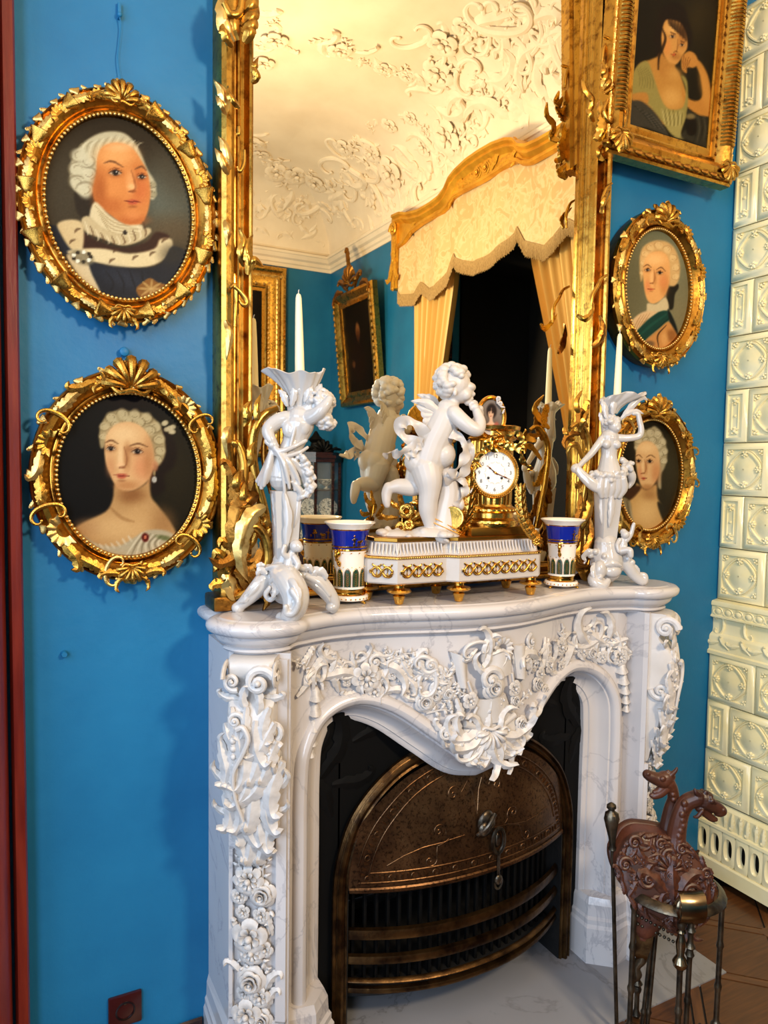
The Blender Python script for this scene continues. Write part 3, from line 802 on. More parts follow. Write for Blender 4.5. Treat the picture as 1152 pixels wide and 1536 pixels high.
# hood
def hoody(dx, z):
    t = max(0., min(1., (z - .42) / .36))
    return -.148 - .088 * (1 - min(1, abs(dx) / .38) ** 2.2) * (1 - .75 * t ** 1.6)
HZ0 = .435
mb = MB(); rows = []
for d in np.linspace(-.378, .378, 61):
    zt_ = zi(abs(d)) - .018; rows.append([(XC + d, hoody(d, z), z) for z in np.linspace(HZ0, max(HZ0 + .02, zt_), 24)])
mb.grid(rows)
hood = mb.build('hood', MT['copper'], ins, angle=60)
# rolled bottom edge and engraved border
def hline(pts, r, name, parent, mat, flat=.5):
    P = cr(pts, 70); q = [(XC + a, hoody(a, z) - r * .3, z) for a, z in P]
    return MB().tube(q, r, 6, flat=flat, up=(0, -1, 0)).build(name, mat, parent)
hline([(-.375, HZ0), (0, HZ0), (.375, HZ0)], .008, 'hood_rim', hood, MT['copper'])
for off, r in ((.035, .003), (.062, .003)):
    pts = [(x * (1 - off / .40), z - off) for x, z in ia[::4] if z > HZ0 + .04 + off]
    hline(pts, r, 'engraved_line', hood, MT['copper'])
    hline([(pts[0][0], HZ0 + .02 + (off - .035)), (0, HZ0 + .02 + (off - .035)), (pts[-1][0], HZ0 + .02 + (off - .035))], r, 'engraved_line', hood, MT['copper'])
bm_ = MB().tube([(math.cos(a), math.sin(a), 0) for a in np.linspace(0, 2 * PI, 17)], .28, 5).mesh('stud', MT['copper'])
bm2 = MB().bbox(-.35, .35, -1, 1, -.3, .3, .1).mesh('notch', MT['copper'])
ring_pts = [(x * (1 - .0485 / .40), z - .0485) for x, z in ia if z > HZ0 + .085]
RP = cr(ring_pts, 60)
TR = tangents(RP)
for i in range(60):
    a, z = RP[i]; ang = math.atan2(TR[i][1], TR[i][0])
    M = Matrix.Translation((XC + a, hoody(a, z) - .001, z)) @ Matrix.Rotation(PI / 2, 4, 'X') @ Matrix.Rotation(ang, 4, 'Z') @ Matrix.Scale(.0075 if i % 4 == 0 else .0075, 4)
    link('border_ring' if i % 4 == 0 else 'border_bar', bm_ if i % 4 == 0 else bm2, hood, M)
for i in range(44):
    a = -.33 + .66 * i / 43; z = HZ0 + .033
    M = Matrix.Translation((XC + a, hoody(a, z) - .001, z)) @ Matrix.Rotation(PI / 2, 4, 'X') @ Matrix.Scale(.0075, 4)
    link('border_ring' if i % 4 == 0 else 'border_bar', bm_ if i % 4 == 0 else bm2, hood, M)
# scroll engraving
def eng(cx, cz, r, turns, st, sg, tail):
    P = [(cx + x, cz + z) for x, z in spiral(turns, r, r * .12, 40, st, sg)][::-1] + tail
    hline(P, .0024, 'engraved_scroll', hood, MT['copper'])
eng(-.075, .665, .028, 1.4, 0.0, 1, [(-.02, .69), (.0, .60)])
eng(.075, .665, .028, 1.4, PI, -1, [(.02, .69), (.0, .60)])
eng(-.13, .575, .026, 1.4, -.5, 1, [(-.10, .545), (-.20, .535), (-.28, .50)])
eng(.13, .575, .026, 1.4, PI + .5, -1, [(.10, .545), (.20, .535), (.28, .55)])
eng(-.16, .50, .024, 1.3, 0.4, -1, [(-.13, .54), (-.05, .55)])
eng(.18, .50, .024, 1.3, PI - .4, 1, [(.14, .54), (.05, .55)])
# escutcheon and hanging handle
hc = Vector((XC + .02, hoody(.02, .575) - .012, .575))
lat = MB().ell(hc, (.030, .014, .038), nu=14).ell(hc + Vector((-.012, -.008, -.012)), (.02, .012, .022)).tube(cr([hc + Vector((-.03, 0, -.03)), hc + Vector((-.01, -.022, .0)), hc + Vector((.018, -.016, .03))], 12), .006, 8)
lat.build('door_latch', MT['steel'], hood)
h2 = hc + Vector((.035, -.006, -.055))
MB().tube([h2 + Vector((.020 * math.cos(a), -.006, .036 * math.sin(a))) for a in np.linspace(0, 2 * PI, 30)], .006, 8).ell(h2, (.010, .008, .022)).build('drop_handle', MT['steel'], hood)
MB().tube([h2 + Vector((.004, -.004, -.036 - t)) for t in np.linspace(0, .075, 12)], [.004 + .0012 * (i % 2) for i in range(12)], 8).ell(h2 + Vector((.004, -.004, -.118)), (.012, .008, .016)).tube([h2 + Vector((.004 + .012 * math.cos(a), -.004, -.125 + .02 * math.sin(a))) for a in np.linspace(PI, 2.6 * PI, 16)], .004, 6).build('poker_hook', MT['steel'], hood)
for s in (-1, 1): MB().box(XC + s * .382 - .006, XC + s * .382 + .006, -.150, .30, .009, .46).build('side_cheek', MT['soot'], ins, smooth=False)
# front bars
def bar(z0, z1, bow, name, mat, hw=.372, dep=.012):
    rows = []
    for d in np.linspace(-hw, hw, 49):
        y = -.138 - bow * (1 - (abs(d) / hw) ** 2.2)
        rows.append([(XC + d, y + dep, z0), (XC + d, y, z0 + .003), (XC + d, y - .003, (z0 + z1) / 2), (XC + d, y, z1 - .003), (XC + d, y + dep, z1)])
    MB().grid(rows, cu=True).build(name, mat, ins, angle=50)
bar(.285, .318, .10, 'front_bar', MT['brassbar']); bar(.215, .243, .10, 'front_bar', MT['brassbar'])
bar(.160, .174, .105, 'front_bar', MT['brassbar']); bar(.132, .152, .105, 'front_bar', MT['brassbar'])
# upright grate bars behind and ash box
me = MB().bbox(-.005, .005, -.006, .006, .10, .40, .002).mesh('grate_bar', MT['black'])
for d in np.linspace(-.34, .34, 23):
    link('grate_bar', me, ins, Matrix.Translation((XC + d, -.085 - .088 * (1 - (abs(d) / .372) ** 2.2), 0)))
mb = MB(); rows = []
for d in np.linspace(-.36, .36, 33):
    y = -.10 - .09 * (1 - (abs(d) / .372) ** 2.2); rows.append([(XC + d, .2, .10), (XC + d, y, .10), (XC + d, y, .135), (XC + d, .2, .135)])
mb.grid(rows, cu=True).build('grate_floor', MT['soot'], ins)
# ------------------------------------------------------------------ tall gilt mirror on the mantel
MX0, MI0, MI1, MX1 = .500, .588, 1.722, 1.790
MZT = 3.42
mirror = thing('mirror', ((MX0 + MX1) / 2, -.05, 1.2245), 'tall mirror in a carved gilded rococo frame standing on the fireplace mantel', 'mirror')
def _glass():
    m = Mat('old_mirror_glass'); m.set(Base_Color=(0.92, 0.85, 0.66, 1), Metallic=1.0, Roughness=0.012); return m.m
MB().box(MI0 - .02, MI1 + .02, MIRY, MIRY + .004, 1.235, 3.32).build('mirror_glass', _glass(), mirror, smooth=False)
# rail section: a across the rail from the outer edge, b towards the room
RS = [(0, .045), (0, -.012), (.004, -.024), (.014, -.032), (.026, -.034), (.034, -.028), (.038, -.018), (.041, -.018), (.044, -.026), (.048, -.027), (.051, -.020), (.053, -.006), (.060, .004), (.068, .002), (.073, -.008), (.076, -.018), (.081, -.021), (.086, -.017), (.088, -.004), (.0905, .002), (.087, .006), (.0875, .010), (.0915, .014), (.0915, .019), (.088, .022), (.091, .026), (.091, .029)]
def rail(xo, sgn, name, w):
    k = w / .088
    rows = [[(xo + sgn * a * k, -.045 + b, z) for a, b in RS] for z in np.linspace(1.235, MZT, 60)]
    return MB().grid(rows).build(name, MT['gilt'], mirror, angle=28)
rl = rail(MX0, 1, 'frame_rail', MI0 - MX0); rr = rail(MX1, -1, 'frame_rail', MX1 - MI1)
# bottom and top rail
rows = [[(x, -.045 + b * .7, 1.235 + a * .5) for a, b in RS] for x in np.linspace(MX0 + .03, MX1 - .03, 30)]
MB().grid(rows).build('bottom_rail', MT['gilt'], mirror, angle=28)
rows = [[(x, -.045 + b, MZT - .06 + .12 * math.sin(PI * (x - MX0) / (MX1 - MX0)) - a) for a, b in RS] for x in np.linspace(MX0, MX1, 40)]
MB().grid(rows).build('top_rail', MT['gilt'], mirror, angle=28)

def gl(path, W, y=-.105, lobes=4, mat='gilt', parent=None, name='acanthus_leaf', serr=.3, tip=0.0, n=22, bulge=.012, cup=.3):
    """gilt leaf along a path of photo pixels, standing y in front of the wall"""
    W = W * 1.35
    P = [pl(px, py, 1, y - bulge * math.sin(PI * i / max(1, len(path) - 1)) - tip * (i / (len(path) - 1))) for i, (px, py) in enumerate(path)]
    return MB().leaf([tuple(p) for p in P], W, (0, -1, 0), lobes=lobes, n=n, serr=serr, cup=cup, vein=.14, depth=W * .45, rib=.12).build(name, MT[mat], parent or mirror, angle=50)
def gt(path, r0, r1, y=-.105, mat='gilt', parent=None, name='scroll', n=30):
    P = cr([tuple(pl(px, py, 1, y)) for px, py in path], n)
    t = np.linspace(0, 1, n); R = r0 + (r1 - r0) * t
    return MB().tube(P, R * (0.55 + 0.45 * np.sin(PI * np.clip(t * 1.0 + .08, 0, 1)) ** .5), 10, up=(0, -1, 0)).build(name, MT[mat], parent or mirror, angle=60)
# left rail, from the top down
gl([(352, 62), (342, 40), (336, 15), (338, -20)], .022, lobes=3, mat='gilt_pale'); gl([(358, 60), (352, 35), (352, 0), (356, -30)], .02, lobes=3)
for (x0, y0, x1, y1) in ((366, 64, 376, 30), (364, 50, 384, 24), (362, 38, 388, 8), (362, 20, 386, -10)):
    gl([(x0, y0), ((x0 + x1) / 2 + 6, (y0 + y1) / 2 - 2), (x1, y1)], .013, -.115, lobes=2, serr=.15)
gt([(336, 5), (345, 22), (358, 20), (362, 0), (360, -20)], .010, .012, -.115)
gl([(350, 70), (341, 55), (336, 40), (333, 20)], .014, lobes=4, serr=.4)
gl([(340, 168), (338, 150), (332, 133), (320, 119)], .013, -.10, 2, 'gilt_pale'); gl([(340, 172), (336, 160), (330, 150), (323, 143)], .010, -.10, 2, 'gilt_pale'); gl([(360, 162), (352, 152), (344, 140), (342, 128)], .009, -.115, 2)
gl([(344, 255), (342, 235), (336, 215), (327, 204)], .012, -.10, 2, 'gilt_pale'); gl([(343, 262), (338, 248), (330, 232), (322, 222)], .011, -.10, 2, 'gilt_pale')
gt([(367, 225), (366, 245), (360, 257), (356, 250)], .004, .006, -.10); gt([(358, 190), (358, 200), (354, 202)], .005, .006, -.1)
gl([(378, 125), (386, 115), (382, 100), (388, 85)], .009, -.10, 3); gl([(378, 110), (383, 98), (386, 88)], .008, -.10, 2)
gl([(372, 412), (374, 390), (370, 370), (380, 352)], .012, -.105, 3); gl([(366, 400), (362, 380), (366, 360), (358, 340)], .010, -.105, 3); gl([(376, 405), (382, 390), (396, 400)], .010, -.105, 2)
gt([(345, 432), (352, 428), (354, 445), (352, 490)], .005, .008, -.105); gt([(352, 430), (362, 440), (370, 452), (366, 458), (358, 450)], .006, .007, -.11)
gl([(338, 330), (342, 345), (340, 370)], .010, -.095, 2, 'gilt_pale'); gl([(338, 480), (345, 500), (340, 540)], .010, -.095, 2, 'gilt_pale'); gl([(345, 640), (340, 655), (342, 690)], .012, -.095, 2, 'gilt_pale')
# left foot: a heap of acanthus and C-scrolls
gt([(352, 662), (360, 672), (366, 700), (362, 740), (352, 775), (345, 800)], .011, .016, -.11)
gt([(356, 668), (350, 664), (352, 672)], .008, .006, -.12)
gt([(416, 612), (396, 622), (382, 645), (378, 680), (384, 720), (396, 765), (404, 800)], .010, .017, -.11)
gt([(420, 618), (404, 640), (396, 670), (398, 705), (406, 740)], .007, .009, -.10, 'gilt_dark')
gl([(386, 742), (372, 752), (358, 775), (352, 810), (358, 850)], .026, -.13, 5, 'gilt_dark'); gl([(398, 760), (380, 772), (366, 800), (362, 840), (372, 872)], .022, -.15, 5, 'gilt_pale')
gl([(345, 800), (352, 830), (345, 860), (350, 895)], .022, -.12, 4, 'gilt_dark'); gl([(350, 880), (342, 862), (332, 848), (320, 858)], .020, -.125, 3); gl([(340, 850), (334, 838), (326, 830), (318, 842)], .014, -.13, 3)
gl([(352, 900), (346, 880), (340, 868), (332, 872)], .018, -.13, 3, 'gilt_pale'); gt([(352, 896), (372, 886), (392, 878), (404, 884), (400, 894)], .010, .010, -.13)
gt([(375, 878), (395, 862), (402, 835), (396, 805), (382, 790), (370, 800), (372, 815)], .012, .014, -.14); gl([(390, 870), (402, 850), (408, 822), (404, 795)], .016, -.13, 4, 'gilt_dark')
gl([(372, 700), (378, 690), (376, 676), (384, 660)], .010, -.12, 3); gl([(362, 742), (356, 724), (360, 705)], .012, -.125, 3); gl([(372, 760), (366, 744), (368, 722)], .010, -.13, 3); gl([(406, 800), (400, 782), (392, 775)], .012, -.13, 2)
gl([(366, 640), (372, 628), (370, 612), (378, 600)], .010, -.11, 3); gl([(398, 642), (388, 628), (386, 608), (392, 590)], .009, -.11, 3)
gl([(410, 880), (398, 872), (386, 862), (380, 848)], .012, -.135, 3, 'gilt_dark'); gl([(356, 850), (364, 838), (378, 832)], .012, -.14, 3)
# the block that carries the foot
a = pl(320, 903, 1, -.12); b = pl(354, 903, 1, -.12)
MB().bbox(a.x, b.x + .02, -.125, -.03, 1.2245, 1.262, .008).build('foot_block', MT['gilt_dark'], mirror)
a2 = pl(868, 880, 1, -.12)
MB().bbox(1.70, 1.80, -.125, -.03, 1.2245, 1.262, .008).build('foot_block', MT['gilt_dark'], mirror)
# right rail and right foot
gl([(905, 120), (915, 105), (928, 85), (934, 68)], .018, -.105, 3); gl([(915, 130), (922, 110), (934, 100), (938, 78)], .014, -.11, 3)
gt([(905, 55), (918, 58), (930, 45), (940, 40)], .006, .006, -.11); gt([(912, 62), (905, 75), (903, 95)], .005, .008, -.1)
gl([(896, 210), (906, 195), (908, 175), (900, 150)], .024, -.105, 5); gl([(910, 208), (922, 195), (928, 175), (918, 150)], .026, -.11, 5); gl([(925, 195), (936, 185), (940, 165), (934, 150)], .016, -.115, 3); gl([(904, 214), (916, 212), (930, 200), (938, 190)], .016, -.12, 4)
for (x0, y0, x1, y1) in ((903, 130, 912, 100), (905, 135, 920, 112), (908, 140, 928, 122), (905, 120, 905, 92)): gl([(x0, y0), ((x0 + x1) / 2 + 3, (y0 + y1) / 2), (x1, y1)], .011, -.118, 2, serr=.15)
gt([(918, 135), (930, 132), (936, 120), (928, 108)], .006, .007, -.12); gt([(912, 150), (906, 165), (912, 182), (926, 186), (936, 172)], .006, .008, -.12)
gl([(884, 170), (890, 150), (880, 135), (874, 118)], .012, -.1, 3); gl([(892, 182), (888, 170), (880, 162)], .012, -.1, 3)
gl([(906, 240), (900, 228), (905, 215)], .012, -.1, 2); gt([(918, 275), (910, 282), (904, 300), (905, 320)], .004, .007, -.1); gl([(902, 320), (908, 300), (916, 285)], .009, -.105, 3)
gt([(912, 412), (902, 418), (896, 430), (888, 445), (886, 470)], .005, .008, -.105); gl([(866, 472), (878, 478), (888, 470), (892, 455)], .010, -.105, 3); gl([(890, 520), (902, 508), (906, 490), (900, 472)], .013, -.10, 3, 'gilt_dark')
gt([(856, 642), (866, 636), (876, 645), (884, 672), (880, 715), (872, 760), (864, 800)], .008, .015, -.115); gl([(882, 640), (872, 622), (866, 605), (874, 585)], .012, -.11, 4); gl([(862, 660), (852, 652), (846, 640)], .012, -.11, 3); gl([(870, 648), (878, 630), (884, 612)], .012, -.12, 3)
gl([(876, 690), (868, 670), (858, 668), (850, 680)], .010, -.12, 3); gl([(868, 800), (880, 780), (888, 750), (884, 715)], .018, -.12, 5); gl([(866, 850), (880, 832), (890, 805), (886, 775)], .018, -.13, 5, 'gilt_dark'); gl([(880, 870), (872, 850), (862, 838), (852, 842)], .018, -.13, 4); gl([(890, 868), (888, 845), (892, 820)], .014, -.13, 3)
gt([(862, 800), (856, 822), (862, 845), (878, 850), (884, 838)], .009, .011, -.14, 'gilt_dark')
# denser foliage at both feet
for i, (px, py, sz, an, kd, yy) in enumerate([(352, 860, .09, 150, 'leaf', -.12), (366, 880, .09, 60, 'curl', -.13), (388, 885, .07, -70, 'leafr', -.12), (358, 830, .10, 20, 'leafr', -.12), (372, 820, .11, 170, 'curl', -.135), (356, 790, .10, -10, 'leaf', -.12), (370, 780, .11, 200, 'leafr', -.13), (352, 752, .09, 10, 'leafs', -.115), (364, 735, .10, 180, 'leaf', -.12), (386, 800, .09, -30, 'curlr', -.13), (392, 840, .10, 160, 'leaf', -.13), (380, 860, .10, -100, 'curl', -.14), (344, 875, .08, 60, 'leafr', -.125), (350, 715, .08, 0, 'leafr', -.11), (380, 720, .08, 170, 'leafs', -.115), (396, 780, .07, 190, 'leafs', -.12), (400, 815, .08, 190, 'curl', -.125),
                                              (878, 850, .10, 20, 'leaf', -.12), (866, 835, .10, 170, 'leafr', -.13), (884, 815, .11, -10, 'leafs', -.12), (870, 800, .10, 190, 'curl', -.13), (882, 780, .10, 0, 'leafr', -.12), (872, 760, .09, 180, 'leaf', -.12), (884, 740, .09, 10, 'leafs', -.115), (876, 715, .08, 170, 'leaf', -.115), (858, 850, .08, 90, 'curl', -.13), (890, 860, .08, -30, 'leafr', -.12), (880, 690, .08, 0, 'leafs', -.11), (868, 640, .09, 30, 'leaf', -.115), (858, 648, .07, 80, 'curlr', -.115), (876, 620, .08, -10, 'leafs', -.11)]):
    orn(kd, MT['gilt_dark' if i % 3 else 'gilt'], mirror, pl(px, py, 1, yy), (1, 0, 0), (0, 0, 1), sz, an, .7)
# ------------------------------------------------------------------ paintings: flat painted canvases (colour per vertex) in carved gilt frames
def sstep(x): 
    x = np.clip(x, 0, 1); return x * x * (3 - 2 * x)
class Paint:
    def __init__(s, XY, base):
        s.p = XY; s.c = np.tile(np.array(base, float), (len(XY), 1))
    def _mix(s, idx, a, col):
        col = np.array(col, float); a = a[:, None]
        s.c[idx] = s.c[idx] * (1 - a) + col * a
    def _bb(s, lo, hi):
        return np.nonzero((s.p[:, 0] > lo[0]) & (s.p[:, 0] < hi[0]) & (s.p[:, 1] > lo[1]) & (s.p[:, 1] < hi[1]))[0]
    def poly(s, pts, col, soft=6, alpha=1.0, sm=True):
        P = cr(pts, len(pts) * 4, True) if sm else np.asarray(pts, float)
        i = s._bb(P.min(0) - soft, P.max(0) + soft)
        if not len(i): return s
        q = s.p[i]; d2 = np.full(len(q), 1e18); ins = np.zeros(len(q), bool)
        for a, b in zip(P, np.roll(P, -1, 0)):
            ab = b - a; t = np.clip(((q - a) @ ab) / max(ab @ ab, 1e-9), 0, 1)
            d2 = np.minimum(d2, ((q - a - t[:, None] * ab) ** 2).sum(1))
            c = (a[1] > q[:, 1]) != (b[1] > q[:, 1])
            xi = a[0] + (q[:, 1] - a[1]) / (b[1] - a[1] if b[1] != a[1] else 1e-9) * ab[0]
            ins ^= c & (q[:, 0] < xi)
        d = np.sqrt(d2) * np.where(ins, 1, -1)
        s._mix(i, sstep(d / (2 * soft) + 0.5) * alpha, col); return s
    def ell(s, cx, cy, rx, ry, col, soft=0.4, alpha=1.0, rot=0.0):
        """soft: share of the radius over which it fades"""
        R = max(rx, ry) * (1 + soft); i = s._bb((cx - R, cy - R), (cx + R, cy + R))
        if not len(i): return s
        q = s.p[i] - (cx, cy); c, n = math.cos(rot), math.sin(rot)
        r = np.hypot((q[:, 0] * c + q[:, 1] * n) / rx, (-q[:, 0] * n + q[:, 1] * c) / ry)
        s._mix(i, sstep((1 + soft - r) / (2 * soft)) * alpha, col); return s
    def line(s, pts, w, col, alpha=1.0, soft=None):
        P = cr(pts, max(8, len(pts) * 5)); soft = w * .6 if soft is None else soft
        i = s._bb(P.min(0) - w - soft, P.max(0) + w + soft)
        if not len(i): return s
        q = s.p[i]; d2 = np.full(len(q), 1e18); ww = np.full(len(q), w * 1.0)
        n = len(P)
        for k, (a, b) in enumerate(zip(P[:-1], P[1:])):
            ab = b - a; t = np.clip(((q - a) @ ab) / max(ab @ ab, 1e-9), 0, 1)
            e = ((q - a - t[:, None] * ab) ** 2).sum(1); m = e < d2
            d2[m] = e[m]; ww[m] = w * (0.45 + 0.55 * math.sin(PI * (k + .5) / (n - 1)))
        s._mix(i, sstep((ww / 2 + soft / 2 - np.sqrt(d2)) / soft) * alpha, col); return s
    def grain(s, amt, scale, seed=0):
        rg = np.random.RandomState(seed)
        s.c += rg.normal(0, amt, (len(s.c), 1)); return s

def _paintmat():
    m = Mat('oil_paint_on_canvas'); a = m.n('ShaderNodeAttribute'); a.attribute_name = 'paint'
    m.l(a.outputs['Color'], m.b.inputs['Base Color']); m.set(Roughness=0.5); m.b.inputs['Specular IOR Level'].default_value = 0.12
    m.bump(m.noise(m.co(), 320, 2), 0.04, 0.002); return m.m
MT['paint'] = _paintmat()

def canvas(name, parent, o, u, v, hw_, hh_, nx, ny, painter, tocrop, oval=True):
    """o centre, u right, v up; painter(Paint) is called with the canvas in crop units"""
    gx = np.linspace(-1, 1, nx); gy = np.linspace(-1, 1, ny)
    A, B = np.meshgrid(gx, gy); o = np.array(o); u = np.array(u); v = np.array(v)
    W = o + A.reshape(-1, 1) * hw_ * u + B.reshape(-1, 1) * hh_ * v
    XY = tocrop(projv(W)) if tocrop else np.stack([A.ravel(), B.ravel()], 1)
    pt = painter(XY)
    keep = (A ** 2 + B ** 2 <= 1.0).ravel() if oval else np.ones(nx * ny, bool)
    ids = np.arange(nx * ny).reshape(ny, nx)
    q = np.stack([ids[:-1, :-1], ids[:-1, 1:], ids[1:, 1:], ids[1:, :-1]], -1).reshape(-1, 4)
    q = q[keep[q].all(1)]
    used = np.unique(q); remap = -np.ones(nx * ny, int); remap[used] = np.arange(len(used))
    me = bpy.data.meshes.new(name); me.from_pydata(W[used].tolist(), [], remap[q].tolist())
    c = np.clip(pt.c[used] / 255, 0, 1); c = np.where(c <= .04045, c / 12.92, ((c + .055) / 1.055) ** 2.4)
    c = c ** 1.28 * 0.78
    at = me.color_attributes.new('paint', 'FLOAT_COLOR', 'POINT')
    at.data.foreach_set('color', np.concatenate([c, np.ones((len(c), 1))], 1).astype(np.float32).ravel())
    me.materials.append(MT['paint'])
    return link(name, me, parent)

# --- the painted sitters; coordinates are those of enlarged views of each picture
def face(P, fx, fy, s, skin, dark, lip, eyes, brows, nose, mouth, iris=(45, 32, 26)):
    for (x, y, w) in eyes:
        P.ell(x, y, w * 1.25, w * .8, dark, .6, .35)
        P.ell(x, y, w, w * .42, (206, 186, 158), .3, .85); P.ell(x, y - w * .04, w * .52, w * .50, iris, .3); P.ell(x + w * .14, y - w * .16, w * .10, w * .10, (235, 225, 210), .4, .8)
        P.line([(x - w * 1.1, y - w * .05), (x, y - w * .55), (x + w * 1.1, y - w * .02)], w * .28, (70, 42, 28), .9)
        P.line([(x - w * .9, y + w * .3), (x, y + w * .5), (x + w * .9, y + w * .25)], w * .16, dark, .6)
        P.line([(x - w * 1.2, y - w * .5), (x, y - w * .95), (x + w * 1.2, y - w * .45)], w * .16, dark, .5)
    for b in brows: P.line(b, s * .09, (110, 72, 44), .7)
    P.line(nose, s * .09, dark, .45); e = nose[-1]
    P.ell(e[0], e[1], s * .13, s * .06, dark, .5, .6); P.ell(e[0] - s * .14, e[1] + s * .01, s * .05, s * .03, (110, 60, 40), .5, .6)
    (mx, my, mw) = mouth
    P.ell(mx, my + mw * .16, mw * .55, mw * .22, lip, .4, .75); P.ell(mx, my - mw * .1, mw * .7, mw * .16, lip, .4, .6)
    P.line([(mx - mw, my - mw * .04), (mx - mw * .3, my), (mx, my + mw * .04), (mx + mw * .3, my + .0), (mx + mw, my + mw * .06)], mw * .15, (120, 44, 34), .85)
    P.ell(mx, my + mw * .62, mw * .5, mw * .16, dark, .6, .4)

def curls(P, items, light, dark):
    for k, (x, y, r) in enumerate(items):
        P.ell(x, y, r, r * .8, light, .35, .8, .4 * k)
        P.line([(x + r * math.cos(a), y + r * .8 * math.sin(a)) for a in np.linspace(.3 + k, 3.6 + k, 8)], r * .30, dark, .38)
        P.line([(x + r * .5 * math.cos(a), y + r * .45 * math.sin(a)) for a in np.linspace(2 + k, 5 + k, 6)], r * .14, dark, .35)

def man_in_ermine(XY):
    P = Paint(XY, (68, 56, 38))
    P.ell(600, 320, 330, 150, (60, 48, 30), .8, .8); P.ell(300, 650, 150, 260, (92, 84, 66), .9, .7); P.ell(830, 700, 150, 180, (124, 132, 120), .9, .8); P.ell(880, 520, 90, 180, (88, 78, 60), .8, .6); P.ell(840, 850, 140, 80, (112, 92, 64), .8, .7)
    P.poly([(375, 640), (470, 630), (468, 720), (440, 770), (395, 770), (372, 720)], (58, 48, 36), 10)
    hair = [(345, 570), (352, 500), (400, 420), (470, 370), (540, 352), (610, 360), (660, 400), (700, 470), (728, 540), (764, 600), (770, 655), (752, 690), (700, 640), (640, 520), (520, 440), (480, 560), (470, 640), (420, 670), (365, 640)]
    P.poly(hair, (202, 192, 160), 9)
    for k in range(16):
        x = 400 + k * 19; P.line([(x + 20, 372 + abs(k - 8) * 5), (x - 4, 420), (x - 22, 480 + (k % 3) * 8)], 9, (232, 224, 194) if k % 2 else (160, 148, 116), .5)
    curls(P, [(392, 470, 44), (385, 540, 46), (380, 605, 42), (420, 640, 46), (440, 560, 36), (430, 500, 38)], (214, 206, 176), (118, 104, 76))
    curls(P, [(752, 615, 20), (756, 660, 20)], (170, 160, 128), (86, 76, 56))
    fc = [(474, 560), (480, 480), (510, 425), (580, 408), (650, 432), (695, 490), (728, 555), (742, 640), (738, 710), (722, 770), (692, 812), (645, 822), (585, 795), (520, 745), (470, 700), (458, 640)]
    P.poly(fc, (216, 146, 84), 7)
    P.ell(575, 470, 90, 55, (236, 182, 120), .8, .8); P.ell(560, 640, 70, 80, (226, 158, 94), .8, .7); P.ell(690, 640, 40, 60, (214, 122, 74), .8, .55); P.ell(490, 650, 34, 90, (176, 102, 48), .8, .7); P.ell(650, 790, 70, 26, (196, 118, 62), .8, .8); P.ell(545, 720, 60, 40, (190, 112, 56), .8, .6)
    P.ell(668, 590, 30, 70, (200, 124, 66), .8, .6); P.ell(645, 600, 22, 56, (240, 184, 124), .7, .7); P.ell(652, 625, 20, 15, (246, 196, 140), .6, .8); P.ell(655, 765, 38, 22, (226, 156, 96), .7, .7); P.ell(590, 430, 60, 20, (244, 198, 146), .8, .6)
    face(P, 0, 0, 120, None, (136, 76, 36), (196, 96, 70), [(570, 558, 28), (700, 578, 22)], [[(515, 508), (555, 500), (608, 528)], [(668, 538), (700, 526), (722, 545)]], [(648, 545), (662, 590), (668, 630), (655, 648)], (655, 698, 42))
    P.poly([(468, 700), (540, 765), (620, 812), (700, 815), (695, 862), (600, 880), (500, 845), (442, 790)], (222, 206, 168), 8)
    for k in range(4): P.line([(470 + k * 10, 720 + k * 22), (560, 800 + k * 18), (690, 835 + k * 8)], 7, (170, 150, 108), .6)
    P.poly([(402, 790), (440, 772), (520, 835), (640, 868), (725, 828), (745, 850), (690, 895), (600, 916), (500, 880), (425, 850)], (206, 188, 148), 7)
    for k in range(12): P.line([(420 + k * 26, 800 + 70 * math.sin(k / 11 * PI)), (435 + k * 26, 850 + 52 * math.sin(k / 11 * PI)), (428 + k * 26, 872 + 40 * math.sin(k / 11 * PI))], 9, (104, 74, 48) if k % 2 else (236, 222, 190), .6)
    P.poly([(405, 850), (470, 890), (600, 928), (720, 900), (770, 850), (835, 868), (800, 905), (740, 945), (640, 952), (500, 935), (415, 935)], (72, 42, 28), 9)
    P.poly([(236, 820), (285, 825), (315, 890), (360, 945), (310, 955), (262, 890)], (38, 44, 58), 6)
    P.poly([(282, 812), (340, 788), (402, 800), (415, 860), (402, 945), (352, 935), (312, 880)], (218, 196, 152), 9)
    P.poly([(330, 945), (420, 930), (520, 932), (640, 955), (760, 932), (790, 885), (845, 885), (848, 935), (800, 992), (720, 1022), (600, 1022), (480, 1002), (400, 985)], (226, 208, 166), 9)
    for (x, y) in [(345, 905), (540, 1000), (655, 985), (740, 965), (800, 900), (560, 950), (370, 850)]: P.line([(x, y), (x + 8, y - 12), (x + 26, y - 18)], 13, (92, 64, 40), .65)
    P.poly([(432, 1000), (560, 1022), (720, 1026), (800, 1000), (850, 920), (930, 960), (900, 1050), (800, 1140), (660, 1200), (520, 1170), (470, 1110)], (40, 44, 54), 8)
    P.ell(620, 1080, 120, 40, (62, 68, 80), .8, .6, .3)
    for k in range(4): P.line([(520 + k * 60, 1040), (560 + k * 50, 1100), (540 + k * 70, 1150)], 10, (22, 26, 34), .6)
    P.poly([(330, 960), (420, 985), (455, 1060), (495, 1150), (430, 1110), (370, 1040)], (218, 200, 162), 8)
    P.ell(850, 960, 60, 50, (70, 62, 48), .7, .5)
    P.ell(405, 975, 60, 34, (150, 138, 108), .3, .9, .35)
    for k in range(9): P.ell(405 + 44 * math.cos(k * .7), 972 + 24 * math.sin(k * .7), 10, 9, (240, 236, 214) if k % 2 else (70, 60, 44), .3)
